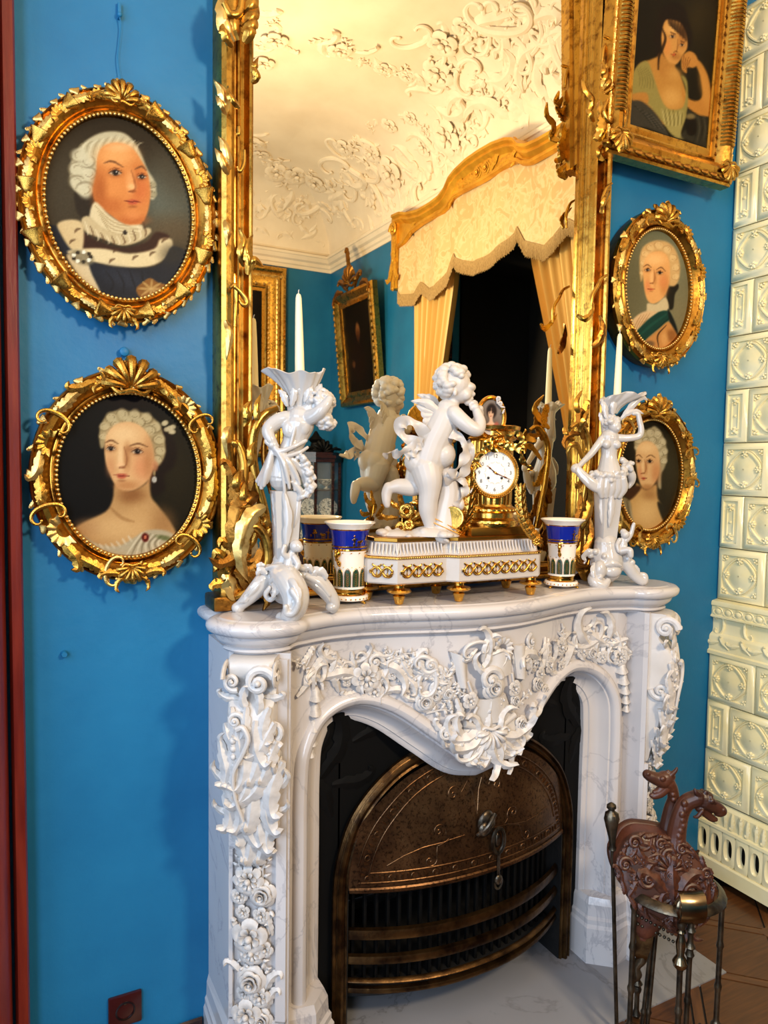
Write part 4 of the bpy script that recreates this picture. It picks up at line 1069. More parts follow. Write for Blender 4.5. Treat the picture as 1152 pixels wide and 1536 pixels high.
    P.poly([(672, 1130), (700, 1100), (740, 1076), (780, 1098), (822, 1112), (800, 1150), (740, 1185), (690, 1170)], (150, 106, 52), 5)
    for k in range(8): P.line([(745, 1130), (745 + 60 * math.cos(k * .8), 1130 + 44 * math.sin(k * .8))], 12, (206, 176, 118), .7)
    P.ell(617, 852, 10, 12, (60, 50, 44), .3); return P.grain(2.0, 1)

def lady_bare_shoulders(XY):
    P = Paint(XY, (12, 8, 6))
    P.ell(860, 760, 190, 330, (52, 44, 22), .9, .8); P.ell(640, 330, 150, 40, (44, 12, 8), .9, .6); P.ell(880, 650, 100, 200, (66, 56, 28), .9, .4)
    P.poly([(740, 500), (820, 470), (870, 560), (860, 650), (810, 700), (812, 770), (760, 800), (735, 720)], (40, 24, 14), 14)
    P.poly([(494, 560), (490, 480), (520, 410), (580, 378), (650, 385), (720, 395), (780, 440), (812, 520), (815, 600), (780, 655), (740, 600), (720, 500), (600, 450), (540, 480), (515, 560)], (176, 158, 118), 9)
    curls(P, [(515, 460, 26), (510, 510, 22), (550, 415, 30), (605, 398, 30), (665, 402, 30), (722, 420, 32), (765, 465, 32), (785, 525, 30), (790, 580, 26), (775, 620, 22), (740, 480, 28), (690, 440, 26), (630, 432, 24), (570, 448, 22)], (204, 188, 148), (112, 94, 62))
    fc = [(515, 570), (530, 490), (580, 445), (650, 438), (710, 470), (745, 530), (760, 600), (758, 660), (735, 720), (690, 760), (640, 778), (590, 768), (560, 735), (540, 690), (522, 640)]
    P.poly([(570, 740), (640, 780), (720, 740), (738, 700), (745, 800), (780, 850), (840, 930), (870, 1000), (820, 1060), (700, 1110), (520, 1100), (420, 1040), (345, 985), (420, 930), (520, 880), (555, 820)], (196, 158, 108), 10)
    P.ell(600, 960, 150, 60, (220, 184, 132), .8, .8); P.ell(650, 800, 60, 40, (146, 98, 56), .8, .75); P.ell(800, 940, 60, 70, (170, 128, 82), .8, .6); P.ell(420, 960, 60, 40, (190, 150, 104), .8, .6); P.ell(690, 900, 60, 60, (210, 172, 120), .8, .6); P.line([(545, 860), (600, 910), (660, 930)], 18, (150, 108, 64), .4)
    P.poly(fc, (222, 182, 132), 7)
    P.ell(610, 500, 70, 40, (236, 204, 156), .8, .8); P.ell(705, 660, 45, 60, (214, 150, 106), .8, .7); P.ell(545, 660, 24, 50, (206, 152, 108), .8, .6); P.ell(735, 620, 26, 90, (184, 132, 86), .8, .6); P.ell(625, 750, 60, 22, (190, 136, 88), .8, .7); P.ell(612, 690, 0.1 + 30, 18, (224, 176, 130), .8, .5)
    P.ell(596, 610, 14, 60, (238, 206, 160), .7, .7); P.ell(628, 610, 16, 60, (186, 134, 88), .8, .7); P.ell(595, 650, 20, 14, (238, 196, 150), .6, .7); P.ell(640, 570, 20, 14, (170, 120, 80), .8, .5)
    face(P, 0, 0, 110, None, (140, 88, 54), (190, 92, 70), [(547, 570, 22), (678, 585, 25)], [[(520, 540), (550, 528), (582, 545)], [(640, 555), (685, 545), (728, 560)]], [(612, 560), (626, 610), (622, 650), (605, 662)], (600, 702, 40))
    P.poly([(345, 985), (400, 990), (480, 1040), (580, 1050), (660, 1010), (720, 975), (800, 970), (860, 1000), (860, 1080), (700, 1150), (500, 1130), (380, 1060)], (190, 176, 146), 9)
    for k in range(9): P.line([(700 + k * 14, 985 + k * 2), (660 - k * 5 + k * 20, 1040), (620 + k * 26, 1100)], 9, (136, 122, 96) if k % 2 else (226, 214, 186), .6)
    for k in range(10): P.line([(380 + k * 28, 1000 + 42 * math.sin(k / 9 * PI)), (398 + k * 28, 1026 + 40 * math.sin(k / 9 * PI))], 12, (224, 212, 186), .6)
    P.ell(812, 1010, 40, 12, (96, 104, 60), .6, .7, .2); P.ell(717, 1008, 18, 22, (110, 40, 30), .3); P.ell(717, 1006, 7, 9, (200, 120, 90), .3)
    P.ell(762, 722, 12, 16, (190, 184, 170), .3); P.ell(762, 690, 5, 14, (160, 140, 100), .4); P.ell(765, 655, 16, 26, (206, 150, 108), .5, .8)
    for k in range(7): P.ell(832 + 22 * math.cos(k), 462 + 24 * math.sin(k * 1.3), 14, 12, (206, 192, 156), .4, .9)
    return P.grain(1.6, 2)

def lady_leaning(XY):
    P = Paint(XY, (34, 27, 10))
    P.ell(720, 120, 110, 150, (66, 54, 22), .9, .8); P.ell(350, 250, 60, 200, (28, 22, 8), .9, .6); P.ell(780, 300, 60, 200, (46, 36, 14), .9, .6)
    P.poly([(440, 330), (425, 250), (455, 130), (470, 60), (540, 20), (610, 40), (640, 110), (668, 210), (660, 290), (630, 310), (560, 200), (480, 220), (470, 320), (460, 440), (440, 450)], (34, 18, 8), 12)
    P.poly([(285, 520), (330, 410), (400, 380), (470, 360), (540, 400), (590, 470), (625, 560), (640, 640), (600, 790), (480, 790), (400, 690), (300, 650)], (190, 144, 76), 10)
    P.poly([(500, 130), (560, 130), (600, 150), (632, 220), (640, 300), (612, 350), (580, 400), (545, 412), (500, 370), (480, 300), (475, 220)], (206, 158, 92), 8)
    P.poly([(470, 330), (520, 400), (560, 410), (540, 470), (500, 500), (440, 420)], (186, 138, 72), 10)
    P.ell(545, 180, 40, 34, (224, 182, 116), .8, .8); P.ell(510, 300, 26, 50, (214, 150, 86), .8, .7); P.ell(560, 470, 50, 40, (204, 160, 92), .8, .7); P.ell(540, 620, 60, 60, (214, 172, 104), .8, .8); P.ell(570, 360, 30, 20, (170, 120, 62), .8, .7); P.ell(605, 240, 22, 60, (170, 118, 62), .8, .6)
    face(P, 0, 0, 90, None, (116, 72, 34), (186, 84, 54), [(546, 232, 17), (606, 285, 15)], [[(528, 205), (550, 208), (572, 226)], [(592, 262), (610, 262), (622, 272)]], [(580, 250), (578, 290), (574, 318), (568, 328)], (555, 345, 20))
    for k in range(6): P.line([(520 + k * 20, 110 + k * 6), (530 + k * 18, 150 + k * 12), (545 + k * 17, 172 + k * 17)], 22, (40, 22, 10), .6)
    P.line([(480, 180), (500, 240), (485, 300), (460, 360), (455, 440)], 18, (44, 26, 10), .8)
    P.poly([(606, 560), (640, 620), (700, 640), (735, 600), (720, 480), (690, 400), (720, 390), (770, 480), (790, 600), (786, 740), (720, 735), (640, 680), (610, 620)], (192, 140, 70), 9)
    P.ell(750, 560, 30, 120, (208, 158, 86), .8, .6, -.2)
    P.poly([(612, 350), (650, 325), (690, 345), (710, 400), (680, 430), (640, 430), (635, 465), (605, 440), (600, 390)], (196, 144, 76), 8)
    for k in range(4): P.line([(620 + k * 14, 350 + k * 6), (612 + k * 12, 400), (622 + k * 8, 450 - k * 8)], 6, (130, 84, 38), .7)
    P.poly([(290, 480), (330, 410), (385, 390), (420, 470), (470, 620), (520, 690), (600, 690), (625, 640), (628, 560), (600, 480), (640, 520), (640, 700), (610, 790), (540, 815), (470, 760), (380, 650), (290, 590)], (158, 146, 88), 9)
    P.poly([(290, 600), (380, 590), (385, 660), (300, 650)], (186, 138, 72), 10)
    P.poly([(470, 690), (540, 720), (610, 700), (620, 770), (600, 850), (640, 880), (560, 870), (500, 800)], (168, 156, 100), 8)
    for k in range(10): P.line([(480 + k * 14, 690 + k * 2), (490 + k * 13, 750), (500 + k * 11, 800)], 6, (108, 98, 54) if k % 2 else (196, 186, 132), .6)
    for k in range(6): P.line([(320 + k * 12, 430), (340 + k * 16, 500), (330 + k * 18, 560)], 7, (120, 110, 62), .5)
    P.poly([(270, 660), (340, 640), (420, 700), (480, 780), (520, 860), (480, 850), (380, 810), (270, 790)], (74, 70, 60), 9)
    P.poly([(640, 700), (700, 730), (760, 740), (786, 760), (780, 930), (640, 890), (600, 860), (640, 800)], (62, 58, 46), 9)
    for k in range(6): P.line([(300 + k * 22, 670 + k * 12), (360 + k * 18, 720 + k * 10), (420 + k * 16, 800 + k * 6)], 10, (104, 100, 88) if k % 2 else (44, 42, 36), .6)
    for k in range(5): P.line([(690 + k * 18, 740), (700 + k * 18, 820), (680 + k * 20, 900)], 9, (92, 86, 68) if k % 2 else (36, 32, 24), .6)
    P.poly([(630, 760), (690, 760), (690, 850), (640, 850)], (24, 12, 6), 8); P.ell(660, 740, 30, 18, (170, 150, 100), .5, .7)
    return P.grain(1.6, 3)

def man_green_sash(XY):
    P = Paint(XY, (136, 132, 104))
    P.ell(350, 600, 90, 220, (118, 112, 84), .9, .8); P.ell(620, 350, 100, 150, (150, 148, 120), .9, .7); P.ell(620, 760, 80, 130, (150, 138, 104), .9, .6); P.ell(500, 270, 200, 60, (128, 130, 106), .9, .6)
    P.poly([(560, 600), (615, 575), (622, 600), (600, 640), (590, 720), (560, 720), (552, 650)], (46, 40, 30), 7)
    P.poly([(400, 560), (392, 450), (405, 370), (450, 330), (510, 318), (570, 335), (612, 390), (632, 480), (620, 560), (590, 590), (555, 560), (560, 430), (500, 380), (440, 420), (420, 500)], (216, 182, 128), 9)
    curls(P, [(425, 400, 22), (455, 360, 24), (505, 345, 26), (555, 370, 26), (590, 420, 24), (605, 480, 24), (605, 535, 22), (412, 450, 18), (408, 510, 16)], (232, 202, 150), (170, 132, 84))
    P.poly([(412, 520), (425, 430), (470, 385), (530, 385), (565, 430), (572, 520), (560, 600), (530, 660), (480, 692), (445, 680), (425, 630)], (232, 180, 118), 7)
    P.ell(480, 430, 60, 34, (246, 204, 146), .8, .8); P.ell(540, 580, 24, 60, (206, 142, 84), .8, .7); P.ell(440, 590, 16, 34, (226, 150, 100), .8, .7); P.ell(530, 560, 24, 30, (232, 156, 104), .8, .5); P.ell(466, 540, 12, 40, (248, 206, 150), .7, .6); P.ell(483, 545, 10, 36, (196, 140, 86), .8, .6)
    face(P, 0, 0, 84, None, (150, 96, 54), (206, 110, 76), [(440, 494, 16), (512, 510, 17)], [[(415, 475), (438, 462), (462, 478)], [(490, 492), (520, 478), (545, 500)]], [(476, 490), (482, 530), (478, 560), (466, 572)], (462, 606, 22))
    P.poly([(440, 690), (490, 695), (545, 655), (565, 720), (520, 740), (440, 745), (435, 720)], (214, 196, 158), 7)
    P.poly([(330, 820), (380, 760), (440, 735), (500, 745), (420, 800), (370, 880), (345, 870)], (222, 192, 150), 8)
    for k in range(4): P.line([(400 + k * 18, 760 - k * 4), (372 + k * 14, 810), (352 + k * 12, 860)], 7, (176, 138, 96), .6)
    P.poly([(355, 885), (420, 810), (500, 745), (555, 735), (580, 770), (530, 820), (450, 880), (400, 930)], (30, 78, 68), 6)
    P.line([(380, 890), (460, 820), (550, 755)], 16, (46, 104, 90), .6); P.line([(430, 900), (520, 820), (570, 775)], 8, (18, 52, 46), .6)
    P.poly([(560, 725), (600, 800), (618, 870), (600, 890), (570, 800)], (28, 36, 36), 7)
    P.poly([(420, 920), (500, 850), (560, 800), (600, 850), (615, 890), (590, 940), (500, 975), (440, 950)], (204, 152, 92), 8)
    P.line([(550, 820), (500, 880), (505, 950)], 9, (70, 44, 24), .8); P.ell(580, 880, 30, 34, (150, 100, 54), .5, .7); P.ell(540, 900, 20, 40, (226, 178, 116), .7, .7); P.ell(450, 930, 30, 18, (120, 96, 70), .5, .8)
    return P.grain(1.6, 4)

def lady_grey_curls(XY):
    P = Paint(XY, (52, 45, 30))
    P.ell(600, 560, 90, 200, (76, 70, 50), .9, .8); P.ell(480, 300, 160, 60, (34, 28, 16), .9, .7); P.ell(320, 520, 60, 200, (40, 32, 20), .9, .6)
    P.poly([(365, 440), (362, 390), (400, 330), (440, 335), (480, 312), (520, 350), (548, 420), (555, 500), (540, 560), (520, 600), (520, 680), (500, 660), (505, 520), (470, 420), (420, 400), (380, 470)], (176, 164, 132), 9)
    curls(P, [(385, 400, 22), (378, 440, 18), (410, 360, 24), (455, 350, 26), (500, 360, 26), (528, 410, 26), (538, 465, 24), (535, 520, 22), (500, 430, 22), (430, 395, 20), (470, 395, 22), (515, 480, 18)], (206, 196, 166), (112, 100, 72))
    P.poly([(375, 650), (430, 690), (490, 660), (500, 740), (560, 840), (540, 900), (420, 960), (360, 940), (330, 880), (330, 760), (370, 700)], (206, 172, 118), 10)
    P.poly([(368, 520), (375, 450), (410, 405), (460, 405), (500, 450), (512, 530), (505, 600), (475, 660), (440, 685), (405, 670), (385, 620)], (220, 184, 136), 7)
    P.ell(430, 440, 50, 30, (236, 206, 160), .8, .8); P.ell(490, 590, 26, 60, (200, 144, 98), .8, .7); P.ell(395, 590, 14, 34, (212, 150, 112), .8, .6); P.ell(440, 675, 40, 18, (176, 130, 84), .8, .7); P.ell(450, 720, 40, 30, (170, 128, 82), .8, .7); P.ell(430, 820, 60, 60, (222, 190, 138), .8, .8); P.ell(413, 550, 10, 40, (240, 210, 166), .7, .6); P.ell(430, 555, 10, 36, (190, 140, 94), .8, .6)
    face(P, 0, 0, 80, None, (140, 92, 58), (206, 96, 78), [(386, 520, 15), (452, 522, 17)], [[(368, 492), (388, 482), (408, 500)], [(430, 498), (458, 484), (486, 500)]], [(420, 510), (430, 550), (426, 582), (414, 592)], (416, 620, 20))
    P.poly([(262, 740), (310, 735), (340, 770), (350, 860), (385, 940), (330, 930), (280, 860), (255, 800)], (146, 134, 106), 9)
    P.poly([(300, 700), (370, 665), (400, 680), (350, 740), (320, 740)], (84, 56, 34), 10)
    P.poly([(500, 760), (560, 800), (575, 850), (540, 880), (510, 820)], (60, 54, 40), 9)
    for k in range(4): P.line([(285 + k * 16, 750), (300 + k * 14, 820), (320 + k * 14, 910)], 7, (186, 174, 146) if k % 2 else (100, 90, 68), .6)
    return P.grain(1.6, 5)

def crop(x0, y0, s): return lambda XY: (XY - np.array([x0, y0])) * s

def ring_sweep(c, rx, rz, prof, y0, n=96, wob=None):
    """closed oval moulding; prof (out, forward)"""
    rows = []
    for i in range(n):
        a = 2 * PI * i / n; ca, sa = math.cos(a), math.sin(a)
        nx, nz = ca / rx, sa / rz; l = math.hypot(nx, nz); nx /= l; nz /= l
        w = wob(a) if wob else 0
        rows.append([(c[0] + rx * ca + nx * (o_ + (w if k > len(prof) * .6 else 0)), y0 - f_, c[1] + rz * sa + nz * (o_ + (w if k > len(prof) * .6 else 0))) for k, (o_, f_) in enumerate(prof)])
    return MB().grid(rows, cv=True)

def oval_portrait(name, label, group, px_in, yfr, painter, tocrop, lw, seed, style, res=(130, 160), shape='round'):
    L_, R_, T_, B_ = [pl(px, py, 1, yfr) for px, py in px_in]
    c = ((L_.x + R_.x) / 2, (T_.z + B_.z) / 2); rx = (R_.x - L_.x) / 2; rz = (T_.z - B_.z) / 2
    t = thing(name, (c[0], yfr, c[1] - rz - lw), label, 'painting', group)
    canvas('canvas', t, (c[0], yfr + .006, c[1]), (1, 0, 0), (0, 0, 1), rx * 1.06, rz * 1.06, res[0], res[1], painter, tocrop)
    D = -yfr
    prof = [(-.008, -.010), (-.006, .004), (.002, .008), (.006, .004), (.010, .003), (lw * .30, .010), (lw * .5, .020), (lw * .72, .020), (lw * .86, .013), (lw * .92, .016), (lw, .012), (lw * 1.04, 0)]
    rg = random.Random(seed)
    fm = ring_sweep(c, rx, rz, prof, yfr).build('frame', MT['gilt_mid'], t, angle=35)
    ring_sweep(c, rx, rz, [(lw * 1.03, .002), (lw * 1.0, -D * .5), (lw * .86, -D + .002), (0, -D + .002)], yfr).build('frame_side', MT['gilt_side'], t)
    # inner beaded edge
    nb = 110
    bead = MB().ell((0, 0, 0), 1, nu=8, nv=5).mesh('bead', MT['gilt_pale'])
    for i in range(nb):
        a = 2 * PI * i / nb; link('bead', bead, fm, Matrix.Translation((c[0] + (rx - .004) * math.cos(a), yfr - .008, c[1] + (rz - .004) * math.sin(a))) @ Matrix.Scale(.0042, 4))
    # carved wrap of leaves and gadroons round the swelling
    nl = style.get('n', 30)
    for i in range(nl):
        a = 2 * PI * (i + .5) / nl + .02; ca, sa = math.cos(a), math.sin(a)
        nx, nz = ca / rx, sa / rz; l = math.hypot(nx, nz); nx /= l; nz /= l
        o_ = lw * .60; p = (c[0] + rx * ca + nx * o_, yfr - .020, c[1] + rz * sa + nz * o_)
        up = 1 if math.cos(a - PI / 2) >= 0 else 1
        kd = style['kinds'][i % len(style['kinds'])]
        tang = math.degrees(math.atan2(nz, nx)) - 90       # local up = outward
        side = 90 if (ca < 0) else -90                      # run towards the crest
        orn(kd, MT['gilt'] if i % 3 else MT['gilt_pale'], fm, p, (1, 0, 0), (0, 0, 1), lw * style.get('s', 1.15) * rg.uniform(.9, 1.15), tang + (side if kd not in ('ruffle', 'husk', 'volute') else (side if kd == 'husk' else 0)), .7)
    # outer ragged edge
    ne = style.get('edge', 36)
    for i in range(ne):
        a = 2 * PI * i / ne; ca, sa = math.cos(a), math.sin(a)
        nx, nz = ca / rx, sa / rz; l = math.hypot(nx, nz); nx /= l; nz /= l
        p = (c[0] + rx * ca + nx * lw * .98, yfr - .010, c[1] + rz * sa + nz * lw * .98)
        orn('leafs' if i % 2 else 'husk', MT['gilt_pale'], fm, p, (1, 0, 0), (0, 0, 1), lw * .45 * rg.uniform(.8, 1.2), math.degrees(math.atan2(nz, nx)) - 90 + (50 if ca < 0 else -50), .7)
    # crest at the top, a boss at the foot
    cz = c[1] + rz + lw * .75; s = lw * style.get('crest', 2.0); dx = style.get('dx', 0)
    for (kd, ox, oz, sz, an, fl) in style['crestp']:
        orn(kd, MT['gilt'], fm, (c[0] + dx + ox * s, yfr - .022, cz + oz * s), (1, 0, 0), (0, 0, 1), s * sz, an, .9, flip=fl)
    bz = c[1] - rz - lw * .62
    for (kd, ox, oz, sz, an) in [('shell', 0, 0, .55, 180), ('leaf', .45, .05, .6, -70), ('leafr', -.45, .05, .6, 70), ('curl', .3, -.1, .4, -110), ('curlr', -.3, -.1, .4, 110)]:
        orn(kd, MT['gilt'], fm, (c[0] + ox * s, yfr - .022, bz + oz * s), (1, 0, 0), (0, 0, 1), s * sz, an, .9)
    return t
CR1 = [('shell', 0, .0, .75, 0, False), ('curl', .42, -.12, .55, -60, False), ('curlr', -.42, -.12, .55, 60, False), ('leafs', -.12, .16, .4, 15, False), ('leafs', .12, .14, .4, -15, False), ('leaf', .7, -.22, .5, -75, False), ('leafr', -.7, -.22, .5, 75, False)]
CR2 = [('shell', 0, -.05, 1.0, 0, False), ('ruffle', 0, .02, .95, 0, False), ('curl', .55, -.2, .5, -70, False), ('curlr', -.55, -.2, .5, 70, False), ('leafs', 0, -.1, .5, 0, False)]
CR3 = [('shell', 0, -.05, .85, 0, False), ('leafs', 0, .1, .6, 0, False), ('leaf', .3, 0, .6, -30, False), ('leafr', -.3, 0, .6, 30, False), ('curl', .6, -.2, .6, -70, False), ('curlr', -.6, -.2, .6, 70, False)]
oval_portrait('oval_portrait', 'oval portrait of a man with powdered wig and ermine collar in a gilt frame', None, [(63, 285), (291, 335), (165, 168), (190, 453)], -.035, man_in_ermine, crop(0, 90, 3.291), .052, 1, dict(kinds=['leafs', 'husk', 'ruffle'], n=40, s=.9, edge=56, crest=1.5, crestp=CR1))
oval_portrait('oval_portrait', 'round portrait of a bare-shouldered woman with an earring in a gilt frame beside the mirror', None, [(82, 715), (299, 700), (200, 588), (180, 838)], -.035, lady_bare_shoulders, crop(0, 500, 3.291), .053, 2, dict(kinds=['leaf', 'leafs', 'cscroll', 'ruffle'], n=26, s=1.3, edge=24, crest=1.8, crestp=CR2))
oval_portrait('oval_portrait', 'oval portrait of a young man with a green sash in a gilt frame', None, [(934, 452), (1037, 425), (992, 343), (974, 524)], -.055, man_green_sash, crop(860, 280, 3.945), .058, 3, dict(kinds=['leafs', 'ruffle', 'leaf'], n=28, s=1.1, edge=20, crest=1.7, crestp=CR3), res=(100, 130))
oval_portrait('oval_portrait', 'oval portrait of a woman with grey curled hair behind the female candlestick', None, [(925, 722), (1022, 715), (980, 628), (960, 797)], -.055, lady_grey_curls, crop(860, 560, 3.945), .058, 4, dict(kinds=['leafs', 'cscroll', 'ruffle', 'leaf'], n=26, s=1.2, edge=22, crest=1.7, crestp=CR3), res=(100, 130))
# ------------------------------------------------------------------ tiled stove in the corner
MT['glaze'] = noisy('cream_glazed_tile', lin(238, 222, 166), lin(246, 234, 190), 5, 0.2, coat=0.3)
MT['grout'] = plain('dark_stove_joint', lin(120, 108, 84), 0.7)
SX, SD = 2.475, 0.62
stove = thing('tiled_stove', (2.84, -.31, 0), 'tall cream tiled stove with moulded roundel tiles in the corner', 'stove')
MB().box(SX + .012, XR - .001, -SD + .012, -.001, .03, 3.30).build('stove_body', MT['grout'], stove, smooth=False)
def tile_mesh(w, h):
    """x across, y up, z out; roundel tile or, when narrow, an upright panel tile"""
    mb = MB(); a, b = w / 2 - .0015, h / 2 - .0015
    def rect(i, z): return [(-a + i, -b + i, z), (a - i, -b + i, z), (a - i, b - i, z), (-a + i, b - i, z)]
    k = .020 if w > .15 else .014
    rows = [rect(0, 0), rect(0, .004), rect(.004, .008), rect(k, .012), rect(k + .004, .012), rect(k + .006, .007)]
    mb.grid(rows, cu=True); o = len(mb.v); mb.add(rect(k + .006, .007), [[0, 1, 2, 3]])
    if w > .15:
        R = .062; ang = np.linspace(0, 2 * PI, 33)
        lob = lambda t: R * (1 + .05 * math.cos(4 * t))
        mb.tube([(lob(t) * math.cos(t), lob(t) * math.sin(t), .009) for t in ang], .0042, 6, cap=False)
        mb.tube([((lob(t) + .008) * math.cos(t), (lob(t) + .008) * math.sin(t), .0075) for t in ang], .0022, 5, cap=False)
        mb.grid([[(r * math.cos(t), r * math.sin(t), z) for t in ang[:-1]] for r, z in ((.058, .008), (.050, .0085), (.030, .013), (.002, .0145))], cu=True)
        for i in range(4):
            t = i * PI / 2; c, s = math.cos(t), math.sin(t)
            for rr, off, e in ((.056, 0, .008), (.047, 0, .005), (.052, .008, .005), (.052, -.008, .005), (.064, .006, .005), (.064, -.006, .005)):
                mb.ell((rr * c - off * s, rr * s + off * c, .010), (e, e, .005), nu=6, nv=4)
            t = t + PI / 4; c, s = math.cos(t), math.sin(t)
            for rr, off, e in ((.094, 0, .007), (.084, 0, .005), (.088, .010, .0045), (.088, -.010, .0045)):
                mb.ell((rr * c - off * s, rr * s + off * c, .009), (e, e, .004), nu=6, nv=4)
    else:
        for s in (-1, 1):
            mb.tube([(s * .014, y, .009) for y in np.linspace(-.05, .05, 4)], .0025, 5)
            for x, y, e in ((0, .056, .009), (.009, .064, .005), (-.009, .064, .005), (0, .045, .005), (.01, .05, .004), (-.01, .05, .004)):
                mb.ell((x, s * y, .009), (e, e, .005), nu=6, nv=4)
        mb.ell((0, 0, .009), (.006, .006, .004), nu=6, nv=4)
        mb.box(-.012, .012, -.05, .05, .007, .0085)
    return mb.mesh('tile', MT['glaze'], angle=35)
TF, TH, TQ = tile_mesh(.2, .2), tile_mesh(.1, .2), tile_mesh(.2, .19)
def tilerow(z, half, full, hf, x0, depth):
    hgt = .2
    # left face (towards the fireplace wall end), normal -x
    y = -.002; first = True
    while y - (.1 if (half and first) else .2) > -depth - .01:
        w = .1 if (half and first) else .2
        link('tile', hf if w < .15 else full, stove, fr((x0 + .004, y - w / 2, z + hgt / 2), (0, -1, 0), (0, 0, 1), s=(1, 1, 1.7))); y -= w; first = False
    x = x0 + .012; first = True
    while x + .2 < XR + .01:
        w = .1 if (half and first) else .2
        link('tile', hf if w < .15 else full, stove, fr((x + w / 2, -depth + .004, z + hgt / 2), (1, 0, 0), (0, 0, 1), s=(1, 1, 1.7))); x += w; first = False
for k in range(11): tilerow(1.097 + .2 * k, k % 2 == 1, TF, TH, SX, SD)
for k in range(3): tilerow(.318 + .19 * k, k % 2 == 1, TQ, TH, SX - .03, SD + .03)
MB().box(SX - .024, XR - .001, -SD - .024, -.001, .03, .90).build('stove_base', MT['grout'], stove, smooth=False)
def sband(prof, name):
    """moulding round the two free sides; prof (out, z)"""
    rows = [[(SX - o_, -.001, z), (SX - o_, -SD - o_, z), (XR - .001, -SD - o_, z)] for o_, z in prof]
    return MB().grid(rows).build(name, MT['glaze'], stove, angle=30)
b1 = sband([(.0, 1.097), (.030, 1.092), (.034, 1.085), (.034, 1.075), (.030, 1.070), (.030, 1.040), (.036, 1.036), (.036, 1.03), (.02, 1.024), (.018, .985), (.022, .97), (.034, .962), (.038, .955), (.038, .905), (.046, .900), (.046, .888), (.03, .886)], 'cornice_band')
me = MB().ell((0, 0, 0), (.014, .016, .006), nu=10, nv=5).tube([(.020 * math.cos(a), .020 * math.sin(a), 0) for a in np.linspace(0, 2 * PI, 15)], .003, 5, cap=False).mesh('egg_ornament', MT['glaze'])
for k in range(14): link('egg_ornament', me, b1, fr((SX - .031, -.03 - k * .043, 1.054), (0, -1, 0), (0, 0, 1), s=(1, .75, 1)))
for k in range(14): orn('leaf', MT['glaze'], b1, (SX - .040, -.02 - k * .045, .93), (0, -1, 0), (0, 0, 1), .055, 60 if k % 2 else 110, .6)
for k in range(4): orn('cscroll', MT['glaze'], b1, (SX - .02, -.035 - k * .12, 1.004), (0, -1, 0), (0, 0, 1), .075, 90 + 180 * (k % 2), .8)
b2 = sband([(.03, .32), (.042, .312), (.046, .306), (.046, .240), (.054, .235), (.056, .225), (.05, .222)], 'leaf_band')
for k in range(20): orn('leafs', MT['glaze'], b2, (SX - .048, -.015 - k * .032, .274), (0, -1, 0), (0, 0, 1), .062, 0 if k % 2 else 180, .6)
# pierced vent course: uprights between oval slots, dark behind
sband([(.030, .225), (.030, .10)], 'vent_back')
bpy.data.objects['vent_back'].data.materials[0] = MT['black']
for k in range(12):
    yy = -.022 - k * .056
    mb = MB(); rows = []
    for t in np.linspace(0, 2 * PI, 25):
        c, s = math.cos(t), math.sin(t)
        q = lambda rx, rz, sq: (math.copysign(abs(c) ** sq, c) * rx, math.copysign(abs(s) ** sq, s) * rz)
        i_, o_ = q(.012, .036, .8), q(.028, .062, .25)
        rows.append([(SX - .034, yy + o_[0], .163 + o_[1]), (SX - .052, yy + o_[0], .163 + o_[1]), (SX - .055, yy + (i_[0] * 1.5), .163 + i_[1] * 1.18), (SX - .050, yy + i_[0] * 1.15, .163 + i_[1] * 1.05), (SX - .034, yy + i_[0], .163 + i_[1])])
    mb.grid(rows); mb.build('vent_slot', MT['glaze'], stove, angle=50)
sband([(.034, .102), (.056, .100), (.060, .094), (.060, .04), (.05, .035)], 'stove_plinth')

# ------------------------------------------------------------------ rectangular portrait high on the right
def rect_frame(t, o, u, v, n, hw_, hh_, prof, mat, name):
    """mitred frame; prof (out, forward) measured from the sight edge"""
    o, u, v, n = map(Vector, (o, u, v, n)); rows = []
    for a, f_ in prof:
        rows.append([o + u * sx * (hw_ + a) + v * sy * (hh_ + a) + n * f_ for sx, sy in ((-1, -1), (1, -1), (1, 1), (-1, 1))])
    return MB().grid([list(map(tuple, r)) for r in rows], cu=True).build(name, mat, t, angle=25)
tl = .05
yq = -.105
BL, BR = pl(944, 190, 1, yq), pl(1062, 218, 1, yq)
x0, x1 = BL.x, BR.x; z0 = (BL.z + BR.z) / 2 - .005
hwq = (x1 - x0) / 2; hhq = .295; cq = Vector(((x0 + x1) / 2, yq - .01, z0 + hhq))
nq = Vector((0, -1, -tl)).normalized(); vq = Vector((0, -tl, 1)).normalized(); uq = Vector((1, 0, 0))
pr_ = thing('rectangular_portrait', (cq.x, -.06, z0 - .12), 'rectangular portrait of a woman resting her cheek on her hand in a wide gilt frame', 'painting')
canvas('canvas', pr_, tuple(cq), tuple(uq), tuple(vq), hwq * 1.04, hhq * 1.02, 90, 130, lady_leaning, crop(880, 0, 4.235), oval=False)
fq = rect_frame(pr_, cq, uq, vq, nq, hwq, hhq, [(-.006, -.01), (-.004, .004), (.004, .006), (.02, .002), (.022, .010), (.028, .012), (.034, .008), (.038, .016), (.052, .034), (.066, .042), (.080, .040), (.092, .030), (.096, .020), (.100, .024), (.108, .020), (.110, -.02), (.100, -.024), (.100, -.035), (.085, -.05), (.08, -.075)], MT['gilt'], 'frame')
fl = MB().tube([(0, 0, 0), (0, 1, 0)], .5, 8, up=(0, 0, 1)).mesh('flute', MT['gilt'])
